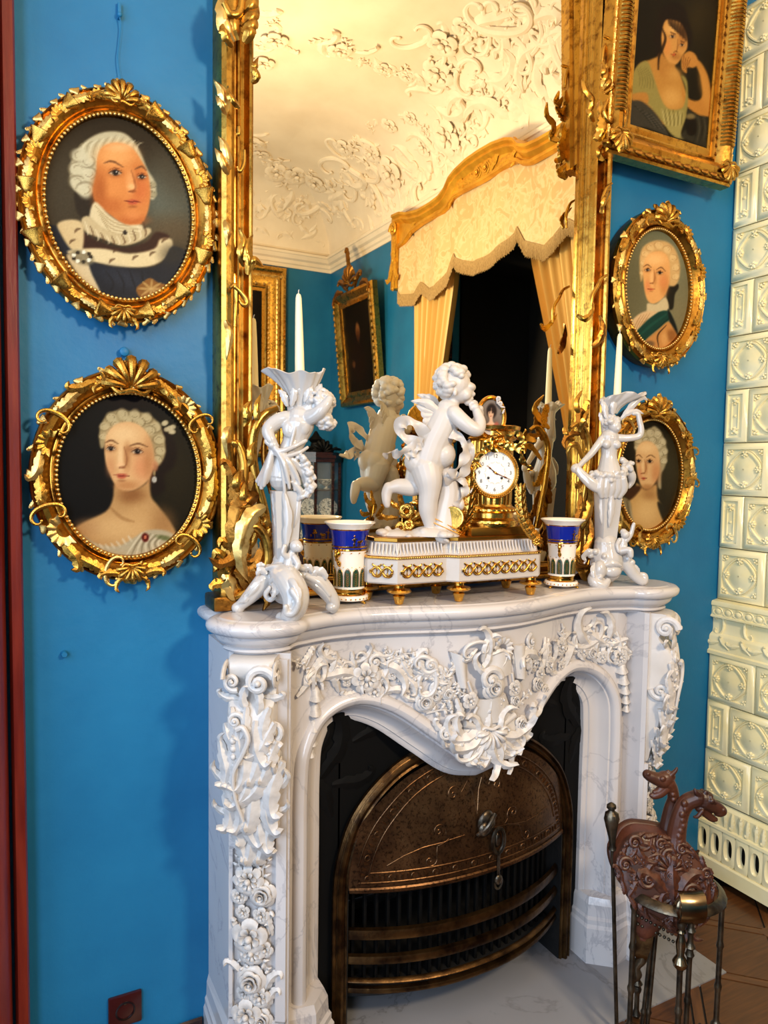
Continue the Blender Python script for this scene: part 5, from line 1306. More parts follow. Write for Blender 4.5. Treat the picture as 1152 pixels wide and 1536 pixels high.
for s in (-1, 1):
    for k in range(46):                                    # ribbed swelling on the uprights
        zz = -hhq + .02 + k * (2 * hhq - .04) / 45
        P = [cq + uq * s * (hwq + a) + vq * zz + nq * f_ for a, f_ in ((.040, .020), (.052, .037), (.066, .046), (.080, .044), (.092, .032))]
        MBr = MB().tube([tuple(p) for p in P], .0055, 6)
        MBr.build('flute', MT['gilt'], fq)
for k in range(24):
    xx = -hwq - .07 + k * (2 * hwq + .14) / 23
    orn('leaf' if k % 2 else 'husk', MT['gilt_dark'], fq, cq + uq * xx - vq * (hhq + .088) + nq * .034, uq, vq, .03, 90, .6)
for s in (-1, 1):
    for k in range(22):
        orn('leafs', MT['gilt_pale'], fq, cq + uq * s * (hwq + .102) + vq * (-hhq - .08 + k * .032) + nq * .022, uq, vq, .03, 0, .6)
        orn('husk', MT['gilt_dark'], fq, cq + uq * s * (hwq + .030) + vq * (-hhq - .01 + k * .028) + nq * .012, uq, vq, .014, 0, .6)
    for sy in (-1, 1):
        for kd, an in (('leaf', -45 * s * sy), ('leafr', -45 * s * sy), ('shell', 0)):
            orn(kd, MT['gilt'], fq, cq + uq * s * (hwq + .068) + vq * sy * (hhq + .068) + nq * .044, uq, vq, .07, an + (180 if sy < 0 else 0), .6)

# ------------------------------------------------------------------ the room behind the camera, seen in the mirror
# gilded pelmet with fabric valance, fringe and two curtains at a dark doorway in the right wall
def _damask():
    m = Mat('cream_gold_damask'); v = m.co()
    f = m.noise(v, 9, 3, .5, 1.5)
    m.l(m.ramp(f, [(.42, lin(202, 170, 118)), (.5, lin(212, 184, 138)), (.58, lin(196, 160, 106))]), m.b.inputs['Base Color']); m.set(Roughness=.7); return m.m
MT['damask'] = _damask()
MT['gilt_lit'] = noisy('lit_gilding', lin(226, 168, 50), lin(196, 136, 34), 10, .36, .55)  # brighter, less metallic copy of the gilt; the pelmet's lit look is in the colour
MT['silk'] = plain('yellow_silk', lin(206, 164, 88), .5)
MT['fringe'] = noisy('fringe_thread', lin(176, 146, 92), lin(128, 98, 54), 60, .8, sc=(1, 12, 1))
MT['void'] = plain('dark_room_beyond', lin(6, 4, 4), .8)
# doorway: lining and a dark room behind it
wr = bpy.data.objects['wall_right']
me = MB().box(XR, XR + .2, YB, -3.25, 0, ZW).box(XR, XR + .2, -1.65, .5, 0, ZW).box(XR, XR + .2, -3.25, -1.65, 3.2, ZW).mesh('wall_right', MT['wall'], smooth=False)
wr.data = me
MB().box(XR + .9, XR + .92, -3.3, -1.6, 0, 3.25).box(XR + .18, XR + .92, -3.27, -3.25, 0, 3.22).box(XR + .18, XR + .92, -1.65, -1.63, 0, 3.22).box(XR + .18, XR + .92, -3.27, -1.63, 3.2, 3.22).box(XR + .18, XR + .92, -3.27, -1.63, -.02, .0).build('passage', MT['void'], wr, smooth=False)
struct(MB().bbox(XR - .03, XR + .1, -3.33, -3.22, 0, 3.26, .01).bbox(XR - .03, XR + .1, -1.68, -1.57, 0, 3.26, .01).bbox(XR - .03, XR + .1, -3.33, -1.57, 3.17, 3.28, .01).build('door_2', MT['darkwood']))
YM = -2.45
tv = [0, .15, .30, .38, .44, .52, .63, .82, 1.0, 1.12, 1.25]; zt_ = [3.77, 3.765, 3.74, 3.71, 3.65, 3.62, 3.61, 3.61, 3.64, 3.68, 3.69]; zb_ = [3.56, 3.565, 3.57, 3.56, 3.52, 3.50, 3.50, 3.50, 3.48, 3.42, 3.40]
pelm = thing('pelmet', (3.1, YM, 3.30), 'gilded carved rococo pelmet above the dark curtained doorway', 'pelmet')
top = lambda y: float(np.interp(abs(y - YM), tv, zt_)); bot = lambda y: float(np.interp(abs(y - YM), tv, zb_))
ys = np.linspace(YM - 1.25, YM + 1.25, 90); XP = 3.02
rows = []
for y in ys:
    a, b = top(y), bot(y)
    rows.append([(XR - .01, y, a), (XP - .05, y, a), (XP - .052, y, a - .02), (XP - .03, y, a - .035), (XP - .036, y, a - .055), (XP - .01, y, a - .075), (XP, y, a - .085), (XP, y, b + .035), (XP - .014, y, b + .03), (XP - .016, y, b + .008), (XP, y, b), (XP + .02, y, b)])
pf = MB().grid(rows).build('pelmet_board', MT['gilt_lit'], pelm, angle=35)
for s in (-1, 1):
    e = YM + s * 1.25
    MB().bbox(XP - .02, XR - .005, e - .05, e + .05, 3.08, 3.68, .01).build('end_bracket', MT['gilt_lit'], pelm)
    for (kd, dy, z, sz, an) in [('volute', 0, 3.57, .16, 0), ('leafs', 0, 3.40, .22, 180), ('leaf', .02, 3.25, .2, 180), ('leafr', -.02, 3.25, .2, 180), ('leafs', 0, 3.14, .14, 180)]:
        orn(kd, MT['gilt_lit'], pelm, (XP - .022, e + dy, z), (0, -1, 0), (0, 0, 1), sz, an, .5)
    for (kd, dy, z, sz, an) in [('leaf', .12, 3.63, .2, 60 * s), ('leafr', .25, 3.62, .2, 80 * s), ('rose', 0.05, 3.64, .14, 0), ('curl', .33, 3.60, .14, 80 * s), ('leaf', .60, 3.55, .12, 90 * s), ('leafr', .75, 3.55, .12, 90 * s), ('curl', .95, 3.55, .12, 100 * s)]:
        orn(kd, MT['gilt_lit'], pelm, (XP - .004, YM + s * dy, z), (0, -1, 0), (0, 0, 1), sz, an, .4)
# valance with scalloped foot
def vbot(y):
    t = abs(y - YM)
    knots = [0, .15, .28, .34, .36, .45, .62, .75, .85, .87, .98, 1.15, 1.2]
    zz = [3.045, 3.05, 3.09, 3.12, 3.16, 3.04, 2.97, 2.985, 3.05, 3.06, 2.99, 3.01, 3.05]
    return float(np.interp(t, knots, zz))
val = thing('valance', (3.06, YM, 3.0), 'cream damask valance with scalloped fringed edge hanging under the pelmet', 'curtain')
ys = np.linspace(YM - 1.19, YM + 1.19, 121); rows = []; frg = []
for y in ys:
    w = .012 * math.sin(y * 9) + .006 * math.sin(y * 23)
    b = vbot(y); rows.append([(3.035 + .02 + w * .3, y, 3.62), (3.04 + w, y, 3.4), (3.04 + w * 1.4, y, b + .05), (3.042 + w * 1.5, y, b), (3.048 + w * 1.5, y, b), (3.05 + w, y, 3.62)])
MB().grid(rows).build('valance_cloth', MT['damask'], val, angle=60)
rows = []
for i, y in enumerate(np.linspace(YM - 1.19, YM + 1.19, 400)):
    w = .012 * math.sin(y * 9) + .006 * math.sin(y * 23); d = .006 * (i % 2)
    b = vbot(y) + .012; rows.append([(3.036 + w * 1.5 - .002, y, b), (3.036 + w * 1.5 + d, y, b - .095 - .012 * (i % 3 == 0)), (3.046 + w * 1.5, y, b - .085)])
MB().grid(rows).build('fringe', MT['fringe'], val, smooth=False)
def curtain(label, yt, ym_, yb, seed):
    """gathered cloth between levels: (y0, y1) at the top, at the tie and at the floor"""
    t = thing('curtain', (3.09, sum(yb) / 2, 0.004), label, 'curtain', None)
    rows = []; rg = random.Random(seed); ph = [rg.uniform(0, 6) for _ in range(3)]
    zs = np.linspace(3.5, .004, 30)
    for z in zs:
        y0 = np.interp(z, [0, 1.3, 1.85, 2.3, 3.0, 3.5], [yb[0], ym_[0], ym_[0] * .8 + yt[0] * .2, .5 * (ym_[0] + yt[0]), yt[0], yt[0]]); y1 = np.interp(z, [0, 1.3, 1.85, 2.3, 3.0, 3.5], [yb[1], ym_[1], ym_[1] * .8 + yt[1] * .2, .5 * (ym_[1] + yt[1]), yt[1], yt[1]])
        row = []
        for i in range(91):
            q = i / 90
            row.append((3.10 + .028 * math.sin(q * 2 * PI * 6.5 + ph[0] + .25 * math.sin(z * 2)) + .010 * math.sin(q * 2 * PI * 14 + ph[1]), y0 + (y1 - y0) * q, z))
        rows.append(row)
    MB().grid(rows).build('curtain_cloth', MT['silk'], t, angle=80)
    return t
curtain('yellow silk curtain on the side of the doorway nearest the back wall', (-3.52, -2.86), (-3.45, -3.20), (-3.50, -3.10), 1)
curtain('yellow silk curtain on the side of the doorway nearest the stove', (-2.0, -1.32), (-1.52, -1.30), (-1.75, -1.32), 2)

# stucco on ceiling and cove
def ceil_hit(px, py):
    """walk the mirrored view ray until it meets the cove or the ceiling"""
    r = ray(px, py); r = r / np.linalg.norm(r)
    t = (MIRY - CAM[1]) / r[1]; prev = None
    while t < 12:
        P = CAM + t * r; y = 2 * MIRY - P[1]; d = min(XR - P[0], y - YB, -y + 9)
        if d < .04: zc = ZW
        elif d < .89: zc = ZW + .06 + (ZC - ZW - .06) * math.sin(math.acos(max(-1, min(1, 1 - (d - .04) / .85))))
        else: zc = ZC
        if P[2] >= zc or d < 0:
            p = Vector((P[0], y, P[2])); nrm = Vector((0, 0, -1))
            if d < .89:
                e = max(.0, min(1., (d - .04) / .85)); c = 1 - e; s_ = math.sqrt(max(1e-6, 1 - c * c))
                if XR - P[0] < y - YB: nrm = Vector((-c, 0, -s_ - .15)).normalized()
                else: nrm = Vector((0, c, -s_ - .15)).normalized()
            return p, nrm
        t += .012
    return None
rg = random.Random(11)
st = []
def band(path, n, kinds, s0, s1, jit=10):
    P = cr(path, n)
    for k, (x, y) in enumerate(P):
        st.append((kinds[k % len(kinds)], x + rg.uniform(-jit, jit), y + rg.uniform(-jit, jit) * .7, rg.uniform(s0, s1), rg.uniform(0, 360)))
band([(395, 20), (420, 50), (405, 75), (390, 95)], 9, ['leaf', 'spray', 'curl', 'flower'], .12, .22)
band([(470, 62), (520, 72), (560, 95), (600, 105), (632, 118)], 22, ['leaf', 'spray', 'curl', 'leafr', 'spray', 'flower'], .10, .2)
band([(560, 185), (610, 180), (640, 195)], 10, ['spray', 'leaf', 'flower'], .10, .18)
band([(640, 130), (670, 90), (660, 60), (700, 45), (730, 60)], 14, ['leaf', 'cscroll', 'flower', 'spray'], .14, .26)
band([(735, 30), (760, 10), (800, 20), (790, 60), (760, 80), (800, 60), (850, 20)], 22, ['cscroll', 'leaf', 'curl', 'leafr', 'spray'], .16, .32)
band([(380, 205), (400, 235), (420, 265), (460, 268), (500, 280)], 18, ['leaf', 'spray', 'curl', 'flower'], .16, .26)
band([(510, 225), (540, 215), (560, 245), (600, 250), (640, 215), (680, 210)], 24, ['cscroll', 'leaf', 'flower', 'spray', 'curl'], .16, .30)
band([(500, 290), (540, 275), (590, 290), (640, 250), (700, 200), (740, 160), (790, 150)], 26, ['ruffle', 'leaf', 'cscroll', 'curl', 'spray', 'leafs'], .18, .34)
band([(385, 310), (430, 305), (480, 315), (520, 320)], 14, ['ruffle', 'cscroll', 'leaf'], .18, .3)
band([(400, 350), (450, 345), (480, 365)], 8, ['leaf', 'leafr', 'curl'], .14, .2)
band([(540, 340), (590, 300), (640, 270), (700, 220)], 16, ['cscroll', 'leafr', 'leaf'], .14, .24)
band([(650, 180), (690, 160), (720, 130), (760, 120), (800, 110), (850, 70), (870, 100)], 26, ['cscroll', 'leaf', 'curl', 'leafr', 'spray'], .16, .32)
for (x, y, s, a) in [(750, 25, .42, 40), (720, 60, .3, 200), (850, 60, .42, 100), (620, 55, .3, 20), (540, 250, .42, 60), (500, 245, .34, 200), (470, 300, .4, 120), (560, 290, .4, 260), (640, 300, .36, 30), (700, 110, .3, 160)]: st.append(('cscroll', x, y, s, a))
for kd, x, y, s, a in st:
    h = ceil_hit(x, y)
    if h is None: continue
    p, nrm = h; u = Vector((0, -1, 0)) if abs(nrm.y) < .3 else Vector((1, 0, 0)); v = nrm.cross(u)
    orn(kd, MT['plaster'], ceiling, p, u, v, s, a, .7, name='stucco_' + KNAME[kd])

# small picture with a crest on the right wall, leaning forward
def sitter_dark(XY):
    P = Paint(XY, (20, 12, 8)); P.ell(-.05, .35, .15, .2, (150, 104, 62), .4); P.ell(-.05, .28, .1, .12, (120, 76, 44), .5); P.ell(0, -.3, .5, .5, (36, 16, 10), .6); P.ell(.4, -.35, .12, .08, (110, 74, 44), .5); return P
tp = .10
op = Vector((3.10, -4.57, 2.72)); up_ = Vector((0, -1, 0)); np_ = Vector((-1, 0, -tp)).normalized(); vp_ = Vector((-tp, 0, 1)).normalized()
cp = thing('crested_portrait', (3.16, -4.57, 2.2), 'small dark portrait in a gilt frame with a carved crest, hung beside the doorway', 'painting')
canvas('canvas', cp, tuple(op), tuple(up_), tuple(vp_), .30, .42, 40, 56, sitter_dark, None, oval=False)
fc_ = rect_frame(cp, op, up_, vp_, np_, .29, .41, [(-.005, -.01), (0, .01), (.03, .02), (.05, .012), (.075, .03), (.10, .045), (.125, .04), (.135, .02), (.135, -.03)], MT['gilt'], 'frame')
for k in range(16):
    for s in (-1, 1): orn('husk', MT['gilt_pale'], fc_, op + up_ * s * .40 + vp_ * (-.45 + k * .06) + np_ * .045, up_, vp_, .05, 0, .5)
for (kd, a, b, sz, an) in [('shell', 0, .66, .22, 0), ('leafs', 0, .8, .24, 0), ('leaf', .14, .62, .2, -40), ('leafr', -.14, .62, .2, 40), ('curl', .27, .58, .18, -70), ('curlr', -.27, .58, .18, 70), ('leafs', 0, .7, .2, 10)]:
    orn(kd, MT['gilt_dark'], fc_, op + up_ * a + vp_ * b + np_ * .03, up_, vp_, sz, an, .6)

# large picture on the wall behind the camera
lb = thing('large_painting', (2.1, -5.43, 1.7), 'large dark painting in a broad beaded gilt frame on the wall facing the fireplace', 'painting')
ol = Vector((1.75, -5.39, 2.62)); ul = Vector((-1, 0, 0)); vl = Vector((0, 0, 1)); nl_ = Vector((0, 1, 0))
def dark_scene(XY):
    P = Paint(XY, (22, 15, 10)); P.ell(-.2, .2, .5, .4, (40, 26, 16), .8); P.ell(.3, -.3, .4, .4, (30, 20, 12), .8); return P
canvas('canvas', lb, tuple(ol), tuple(ul), tuple(vl), .67, .72, 24, 24, dark_scene, None, oval=False)
fl_ = rect_frame(lb, ol, ul, vl, nl_, .66, .71, [(-.005, -.01), (0, .006), (.03, .01), (.04, .02), (.06, .012), (.09, .02), (.13, .045), (.17, .055), (.19, .045), (.21, .06), (.235, .055), (.25, .04), (.25, -.03)], MT['gilt'], 'frame')
for k in range(34):
    z = -.85 + k * .05
    for a, sz, kd, mt in ((.07, .035, 'husk', 'gilt_pale'), (.15, .075, 'leafs', 'gilt_pale'), (.222, .035, 'husk', 'gilt_pale')):
        orn(kd, MT[mt], fl_, ol + ul * -(.66 + a) + vl * z + nl_ * (.05 if a > .1 else .02), ul, vl, sz, 0, .6)
for k in range(20):
    x = -.85 + k * .085
    for a, sz, kd in ((.07, .04, 'husk'), (.15, .085, 'leafs')):
        orn(kd, MT['gilt_pale'], fl_, ol + ul * x + vl * (.71 + a) + nl_ * (.05 if a > .1 else .02), ul, vl, sz, 90, .6)

# china cabinet in the far corner
cab = thing('china_cabinet', (2.98, -5.2, 0), 'dark wooden china cabinet with glazed sides in the far corner', 'cabinet')
cc = (2.93, -5.19)
oct_ = lambda r: [(cc[0] + r * math.cos(a), cc[1] + r * math.sin(a)) for a in np.arange(8) * PI / 4 + PI / 8]
MB().prism(oct_(.25), 0.0, .72, ax=2).build('cabinet_base', MT['darkwood'], cab, smooth=False)
MB().prism(oct_(.27), .72, .76, ax=2).build('cabinet_ledge', MT['darkwood'], cab, smooth=False)
MB().prism(oct_(.27), 1.62, 1.66, ax=2).prism(oct_(.285), 1.66, 1.69, ax=2).prism(oct_(.24), 1.69, 1.72, ax=2).build('cabinet_top', MT['darkwood'], cab, smooth=False)
gm = Mat('cabinet_glass'); gm.set(Roughness=.03, Base_Color=(.8, .85, .85, 1)); gm.b.inputs['Alpha'].default_value = .10
q = oct_(.245)
for k in range(8):
    x, y = q[k]; MB().bbox(x - .013, x + .013, y - .013, y + .013, .76, 1.62, .004).build('cabinet_post', MT['darkwood'], cab)
    x2, y2 = q[(k + 1) % 8]; MB().add([(x, y, .76), (x2, y2, .76), (x2, y2, 1.62), (x, y, 1.62)], [[0, 1, 2, 3]]).build('glass_pane', gm.m, cab, smooth=False)
for z in (1.04, 1.33): MB().prism(oct_(.235), z, z + .012, ax=2).build('shelf', MT['darkwood'], cab, smooth=False)
for (kd, dx, sz, an) in [('leaf', .08, .16, -30), ('leafr', -.08, .16, 30), ('shell', 0, .16, 0), ('curl', .15, .12, -70), ('curlr', -.15, .12, 70)]:
    orn(kd, MT['black'], cab, (cc[0] + dx, cc[1] + .18, 1.77), (-1, 0, 0), (0, 0, 1), sz, an, 1)
MB().lathe([(.10, 0), (.11, .03), (.06, .05), (.05, .10), (.08, .13), (.04, .17), (.01, .22)], (cc[0], cc[1], 1.72), 16).build('finial', MT['black'], cab)
MT['china'] = noisy('blue_white_china', lin(214, 214, 210), lin(90, 96, 104), 60, .2, lo=.45, hi=.62)
pm_ = MB().lathe([(.001, .0), (.05, .002), (.065, .012), (.095, .016), (.098, .018), (.095, .020), (.062, .016), (.048, .006), (.001, .005)], n=24).mesh('plate', MT['china'])
for k, (dx, z, rz, nm) in enumerate([(.105, 1.152, .25, 'middle'), (-.105, 1.152, -.15, 'middle'), (-.105, .872, 0, 'lowest'), (.105, .872, .2, 'lowest')]):
    o = link('china_plate', pm_, None, Matrix.Translation((cc[0] + dx, cc[1] + .08, z)) @ rotz(rz) @ Matrix.Rotation(-1.35, 4, 'X'))
    tag(o, 'china plate on the %s shelf of the cabinet, nearer the %s' % (nm, 'crested portrait' if dx > 0 else 'large painting'), 'plate', 'plates in the china cabinet')
ds = MB().lathe([(.02, 0), (.035, .004), (.012, .02), (.012, .03), (.07, .06), (.10, .10), (.098, .103), (.065, .066), (.004, .045)], n=24).mesh('dish', MT['china'])
for k, dx in enumerate((-.105, .105)):
    o = link('china_bowl', ds, None, Matrix.Translation((cc[0] + dx, cc[1] + .04, 1.342)))
    tag(o, 'footed china bowl on the cabinet top shelf, nearer the %s' % ('crested portrait' if dx > 0 else 'large painting'), 'bowl', 'bowls in the china cabinet')
# ------------------------------------------------------------------ things on the mantel
ZM = 1.2245
UC = Vector((RC[0, 0], RC[1, 0], 0)).normalized(); NC = Vector((-RC[0, 2], -RC[1, 2], 0)).normalized(); VZ = Vector((0, 0, 1))
class Fig:
    """a sculptor's frame: pixels of the photograph across and up, w pixels towards the viewer, at the figure's own distance and size"""
    def __init__(s, P0, px=None):
        s.P0 = Vector(P0); q = projv(np.array(P0, float)); s.px0, s.py0 = q
        s.s = float((np.array(P0) - CAM) @ RC[:, 2]) / FPX; s.mb = MB()
    def at(s, x, y, w=0): return s.P0 + UC * ((x - s.px0) * s.s) + VZ * (-(y - s.py0) * s.s) + NC * (w * s.s)
    def chain(s, pts, n=None, k=18, flat=1.0, up=None):
        P = cr(pts, n or len(pts) * 5); Q = [tuple(s.at(*p[:3])) for p in P]; R = P[:, 3] * s.s
        s.mb.tube(Q, R, k, flat=flat, up=up)
        if flat == 1.0: s.mb.ell(Q[0], R[0] * .99, nu=k); s.mb.ell(Q[-1], R[-1] * .99, nu=k)
        return s
    def ell(s, x, y, w, rx, ry=None, rw=None, rot=0.0):
        ry = rx if ry is None else ry; rw = rx if rw is None else rw
        M = Matrix((UC, VZ, NC)).transposed().to_4x4() @ Matrix.Rotation(rot, 4, 'Z')
        s.mb.ell(s.at(x, y, w), (rx * s.s, ry * s.s, rw * s.s), M=M, nu=18, nv=11); return s
    def leaf(s, pts, W, lobes=3, serr=.3, depth=None, nrm=None):
        s.mb.leaf([tuple(s.at(*p)) for p in pts], W * s.s, tuple(nrm or NC), lobes=lobes, n=16, serr=serr, depth=(depth or W * .35) * s.s); return s
    def curls(s, x, y, w, R, r, n, seed, keep):
        rg = random.Random(seed); c = 0
        while c < n:
            v = Vector((rg.gauss(0, 1), rg.gauss(0, 1), rg.gauss(0, 1))).normalized()
            if not keep(v): continue
            q = rg.uniform(.8, 1.25) * r; s.ell(x + v.x * R, y - v.y * R, w + v.z * R, q, q * .8, q); c += 1
        return s
    def done(s, name, mat, parent, voxel=.0022, it=3):
        o = remesh(s.mb, name, mat, parent, voxel, it); s.mb = MB(); return o
    def raw(s, name, mat, parent, angle=50):
        o = s.mb.build(name, mat, parent, angle=angle); s.mb = MB(); return o

def horn_bowl(f, parent, axis_pts, radii, rim_wave, mat, name='shell_bowl', lean=(0, 0), nseg=84, spread=1.0):
    """thin flaring bowl on a bent axis, with a waved rim"""
    A = cr([(x, y, w) for x, y, w in axis_pts], 16); R = np.interp(np.linspace(0, 1, 16), np.linspace(0, 1, len(radii)), radii)
    outer = []; inner = []
    for i in range(16):
        t = i / 15; c = f.at(*A[i])
        ro = []; ri = []
        for k in range(nseg):
            a = 2 * PI * k / nseg; wv = rim_wave(a) * t ** 2.5
            rr = R[i] * (1 + .06 * t * math.cos(6 * a) + .035 * math.cos(14 * a + 2 * t)); d = UC * math.cos(a) * (1 + lean[0] * t * t * (1 if math.cos(a) * lean[0] > 0 else 0) * np.sign(lean[0])) + NC * math.sin(a) * .75 * spread
            ro.append(tuple(c + d * rr * f.s + VZ * wv * f.s)); ri.append(tuple(c + d * (rr - 1.8) * f.s + VZ * (wv + 1.0) * f.s))
        outer.append(ro); inner.append(ri)
    mb = MB().grid(outer + inner[::-1][:14], cu=True)
    return mb.build(name, mat, parent, angle=70)

def candle(p, top, label, r=.0118):
    h = (Vector(top) - Vector(p)).length; d = (Vector(top) - Vector(p)).normalized()
    M = fr(p, d.orthogonal(), d.cross(d.orthogonal()), d)
    t = thing('candle', p, label, 'candle')
    t.matrix_basis = M
    prof = [(r, 0), (r * 1.0, h * .02), (r * .92, h * .3), (r * .75, h * .7), (r * .62, h * .90), (r * .45, h * .94), (r * .12, h * .955)]
    MB().lathe(prof, n=20).build('wax', MT['candle'], t, M=M)
    MB().tube([(0, 0, h * .95), (.0008, 0, h * .98), (.003, 0, h * 1.0)], .0011, 6).build('wick', MT['statuary'], t, M=M)
    return t

PO = MT['porcelain']
# ---- candlestick with the male figure
f = Fig((.640, -.180, ZM))
cs = thing('figural_candlestick', (.640, -.180, ZM), 'white porcelain candlestick of a bare-backed male figure carrying a shell bowl', 'candlestick')
# three-legged scrolled foot
X0, Y0 = f.px0, f.py0
f.chain([(404, 858, 4, 13), (394, 874, 10, 14), (380, 890, 10, 12), (366, 904, 6, 9), (358, 911, 4, 8)]).ell(358, 912, 4, 10, 9, 10)
f.chain([(424, 858, 22, 17), (438, 866, 38, 20), (449, 884, 50, 20), (447, 904, 52, 17), (436, 917, 46, 12), (428, 918, 42, 9)])
f.chain([(453, 858, 4, 13), (472, 868, 2, 14), (488, 884, 0, 13), (500, 902, 0, 10), (500, 911, 2, 8)]).ell(498, 909, 2, 10, 8, 10)
f.chain([(430, 860, -26, 13), (430, 880, -46, 13), (430, 900, -54, 10), (430, 914, -54, 8)])
f.chain([(429, 880, 0, 27), (429, 866, 0, 29), (429, 852, 0, 25), (429, 842, 0, 21)], k=18)
for x0, w0, x1 in ((398, 14, 366), (436, 50, 450), (462, 8, 498)):
    pass
for (pts) in [[(448, 874, 70, 6), (456, 888, 74, 5), (450, 904, 72, 5), (440, 906, 70, 5), (438, 896, 72, 4)], [(412, 866, 30, 5), (420, 860, 38, 5), (434, 862, 52, 5)], [(398, 866, 18, 5), (386, 880, 22, 5), (372, 894, 18, 4)], [(462, 862, 14, 5), (480, 872, 12, 5), (494, 890, 10, 4)], [(404, 850, 20, 4), (416, 846, 28, 4), (430, 848, 30, 4), (446, 846, 26, 4), (456, 850, 18, 4)], [(410, 876, 36, 4), (404, 886, 34, 4), (410, 894, 32, 4), (418, 888, 38, 4)]]: f.chain(pts, k=8)
f.done('scrolled_foot', PO, cs, .0020, 2)
for (pts, W) in [([(404, 858, 22), (394, 852, 24), (388, 860, 24)], 7), ([(452, 852, 18), (464, 848, 20), (470, 856, 18)], 8), ([(462, 866, 14), (474, 854, 16), (486, 858, 12), (490, 868, 10)], 10), ([(430, 858, 44), (446, 864, 68), (456, 880, 76), (452, 898, 76)], 8), ([(414, 868, 38), (420, 878, 48), (414, 890, 46)], 7), ([(396, 868, 24), (384, 878, 26), (376, 890, 24)], 6), ([(378, 884, 22), (372, 896, 22), (362, 902, 18)], 6), ([(474, 874, 16), (488, 886, 14), (496, 900, 12)], 6), ([(400, 846, 18), (392, 846, 20), (390, 856, 18)], 6), ([(440, 850, 32), (452, 858, 34), (450, 870, 36)], 6)]: f.leaf(pts, W, 4).raw('foot_leaf', PO, cs)
# tapering square term
def term(f, top, bot, yt, yb, cx_t, cx_b, parent, d=.8):
    rows = []
    for t in np.linspace(0, 1, 9):
        r = top + (bot - top) * t ** .8; y = yt + (yb - yt) * t; cx = cx_t + (cx_b - cx_t) * t
        q = [(-1, -.7), (-.9, -1), (.9, -1), (1, -.7), (1, .7), (.9, 1), (-.9, 1), (-1, .7)]
        rows.append([tuple(f.at(cx + a * r * .96 + b * r * .28, y, b * r * d - a * r * .25)) for a, b in q])
    mb = MB().grid(rows, cu=True); mb.f.append(list(range(8))); mb.f.append([64 + i for i in range(8)]); return mb.build('term_shaft', PO, parent, angle=30)
term(f, 22, 16, 736, 848, 428, 428, cs)
f.leaf([(428, 738, 22), (434, 772, 24), (432, 806, 22), (430, 830, 20)], 8, 4).leaf([(410, 740, 14), (416, 770, 16), (414, 790, 16)], 6, 3).leaf([(448, 735, 12), (446, 765, 14), (442, 790, 14)], 6, 3); f.raw('shaft_leaf', PO, cs)
# figure: bare torso twisting to the right, one fist on the hip, head thrown over the far arm
f.chain([(424, 716, 0, 23), (426, 698, 0, 22), (431, 682, 0, 18), (437, 668, 0, 16.5), (443, 652, 0, 19), (447, 638, 0, 22), (448, 630, 0, 20)], k=18)
f.ell(436, 646, 12, 13, 15, 9, .3).ell(454, 642, 10, 11, 14, 10, -.2).ell(440, 668, 10, 8, 12, 9).chain([(446, 634, 17, 3), (441, 652, 20, 2.6), (436, 672, 19, 2.6)])
f.chain([(428, 630, 4, 12), (416, 634, 6, 11.5), (406, 642, 10, 10.5), (403, 650, 14, 9.5), (407, 660, 18, 8), (412, 668, 18, 6.5)]).ell(413, 671, 18, 7, 6, 7)
f.chain([(458, 630, 6, 12.5), (470, 626, 14, 11), (480, 619, 20, 9.5), (487, 611, 20, 8), (491, 604, 18, 6.5)]).ell(492, 602, 17, 6, 6, 6)
f.chain([(454, 622, 0, 11), (464, 613, 2, 11)])
f.ell(478, 614, -2, 18, 22, 17, -.3).ell(486, 632, 2, 11, 13, 12, -.4)
f.curls(477, 606, -2, 19, 4.6, 90, 5, lambda v: v.y > -.3).curls(486, 632, 2, 13, 4.2, 46, 15, lambda v: v.y < .5)
f.done('figure', PO, cs, .0017, 1)
# loin cloth tied in a knot, hanging lion skin and flower swag
for k in range(7):
    t = k / 6; x1 = 386 + 22 * t; yb = 732 - 14 * abs(t - .35) * 2
    f.chain([(411, 670, 15, 4.5), (404 + 6 * t, 690, 18 - 3 * abs(k - 3), 5.5), (394 + 14 * t, 712, 17 - 3 * abs(k - 3), 5), (x1, yb, 14 - 3 * abs(k - 3), 3.5)], k=8)
for k in range(6):
    t = k / 5; dw = 4 * (k % 2); f.chain([(414 + 3 * t, 672 + 3 * t, 22, 3.4), (424 + 18 * t, 694 - 2 * t, 24 - 10 * t * t + dw, 3.8), (427 + 31 * t, 716 - 6 * t, 22 - 16 * t * t + dw, 3.6), (429 + 35 * t, 740 - 14 * t - 6 * (k % 2), 20 - 18 * t * t + dw, 2.4)], k=8)
f.chain([(406, 668, 15, 4), (420, 678, 23, 4.5), (440, 672, 22, 3.5), (458, 662, 12, 3)], k=8).chain([(406, 674, 15, 3), (424, 686, 24, 3.5), (448, 680, 20, 3), (460, 672, 10, 2.6)], k=8)
f.ell(411, 669, 19, 8, 7, 7).chain([(410, 672, 20, 3), (402, 664, 20, 4), (408, 658, 20, 3)], k=8)
f.ell(424, 716, 0, 22, 18, 20)
rg_ = random.Random(4)
for k in range(64):
    t = k / 63; f.ell(448 + 18 * math.sin(t * 2.7) + rg_.uniform(-6, 6), 684 + 60 * t, 17 - 8 * t + rg_.uniform(-4, 6), rg_.uniform(2.6, 5))
f.chain([(450, 698, 12, 5), (462, 718, 12, 6), (462, 736, 10, 6), (454, 744, 10, 5)]).chain([(440, 722, 18, 4), (452, 738, 14, 5), (448, 748, 12, 4)])
f.done('drapery', PO, cs, .0018, 1)
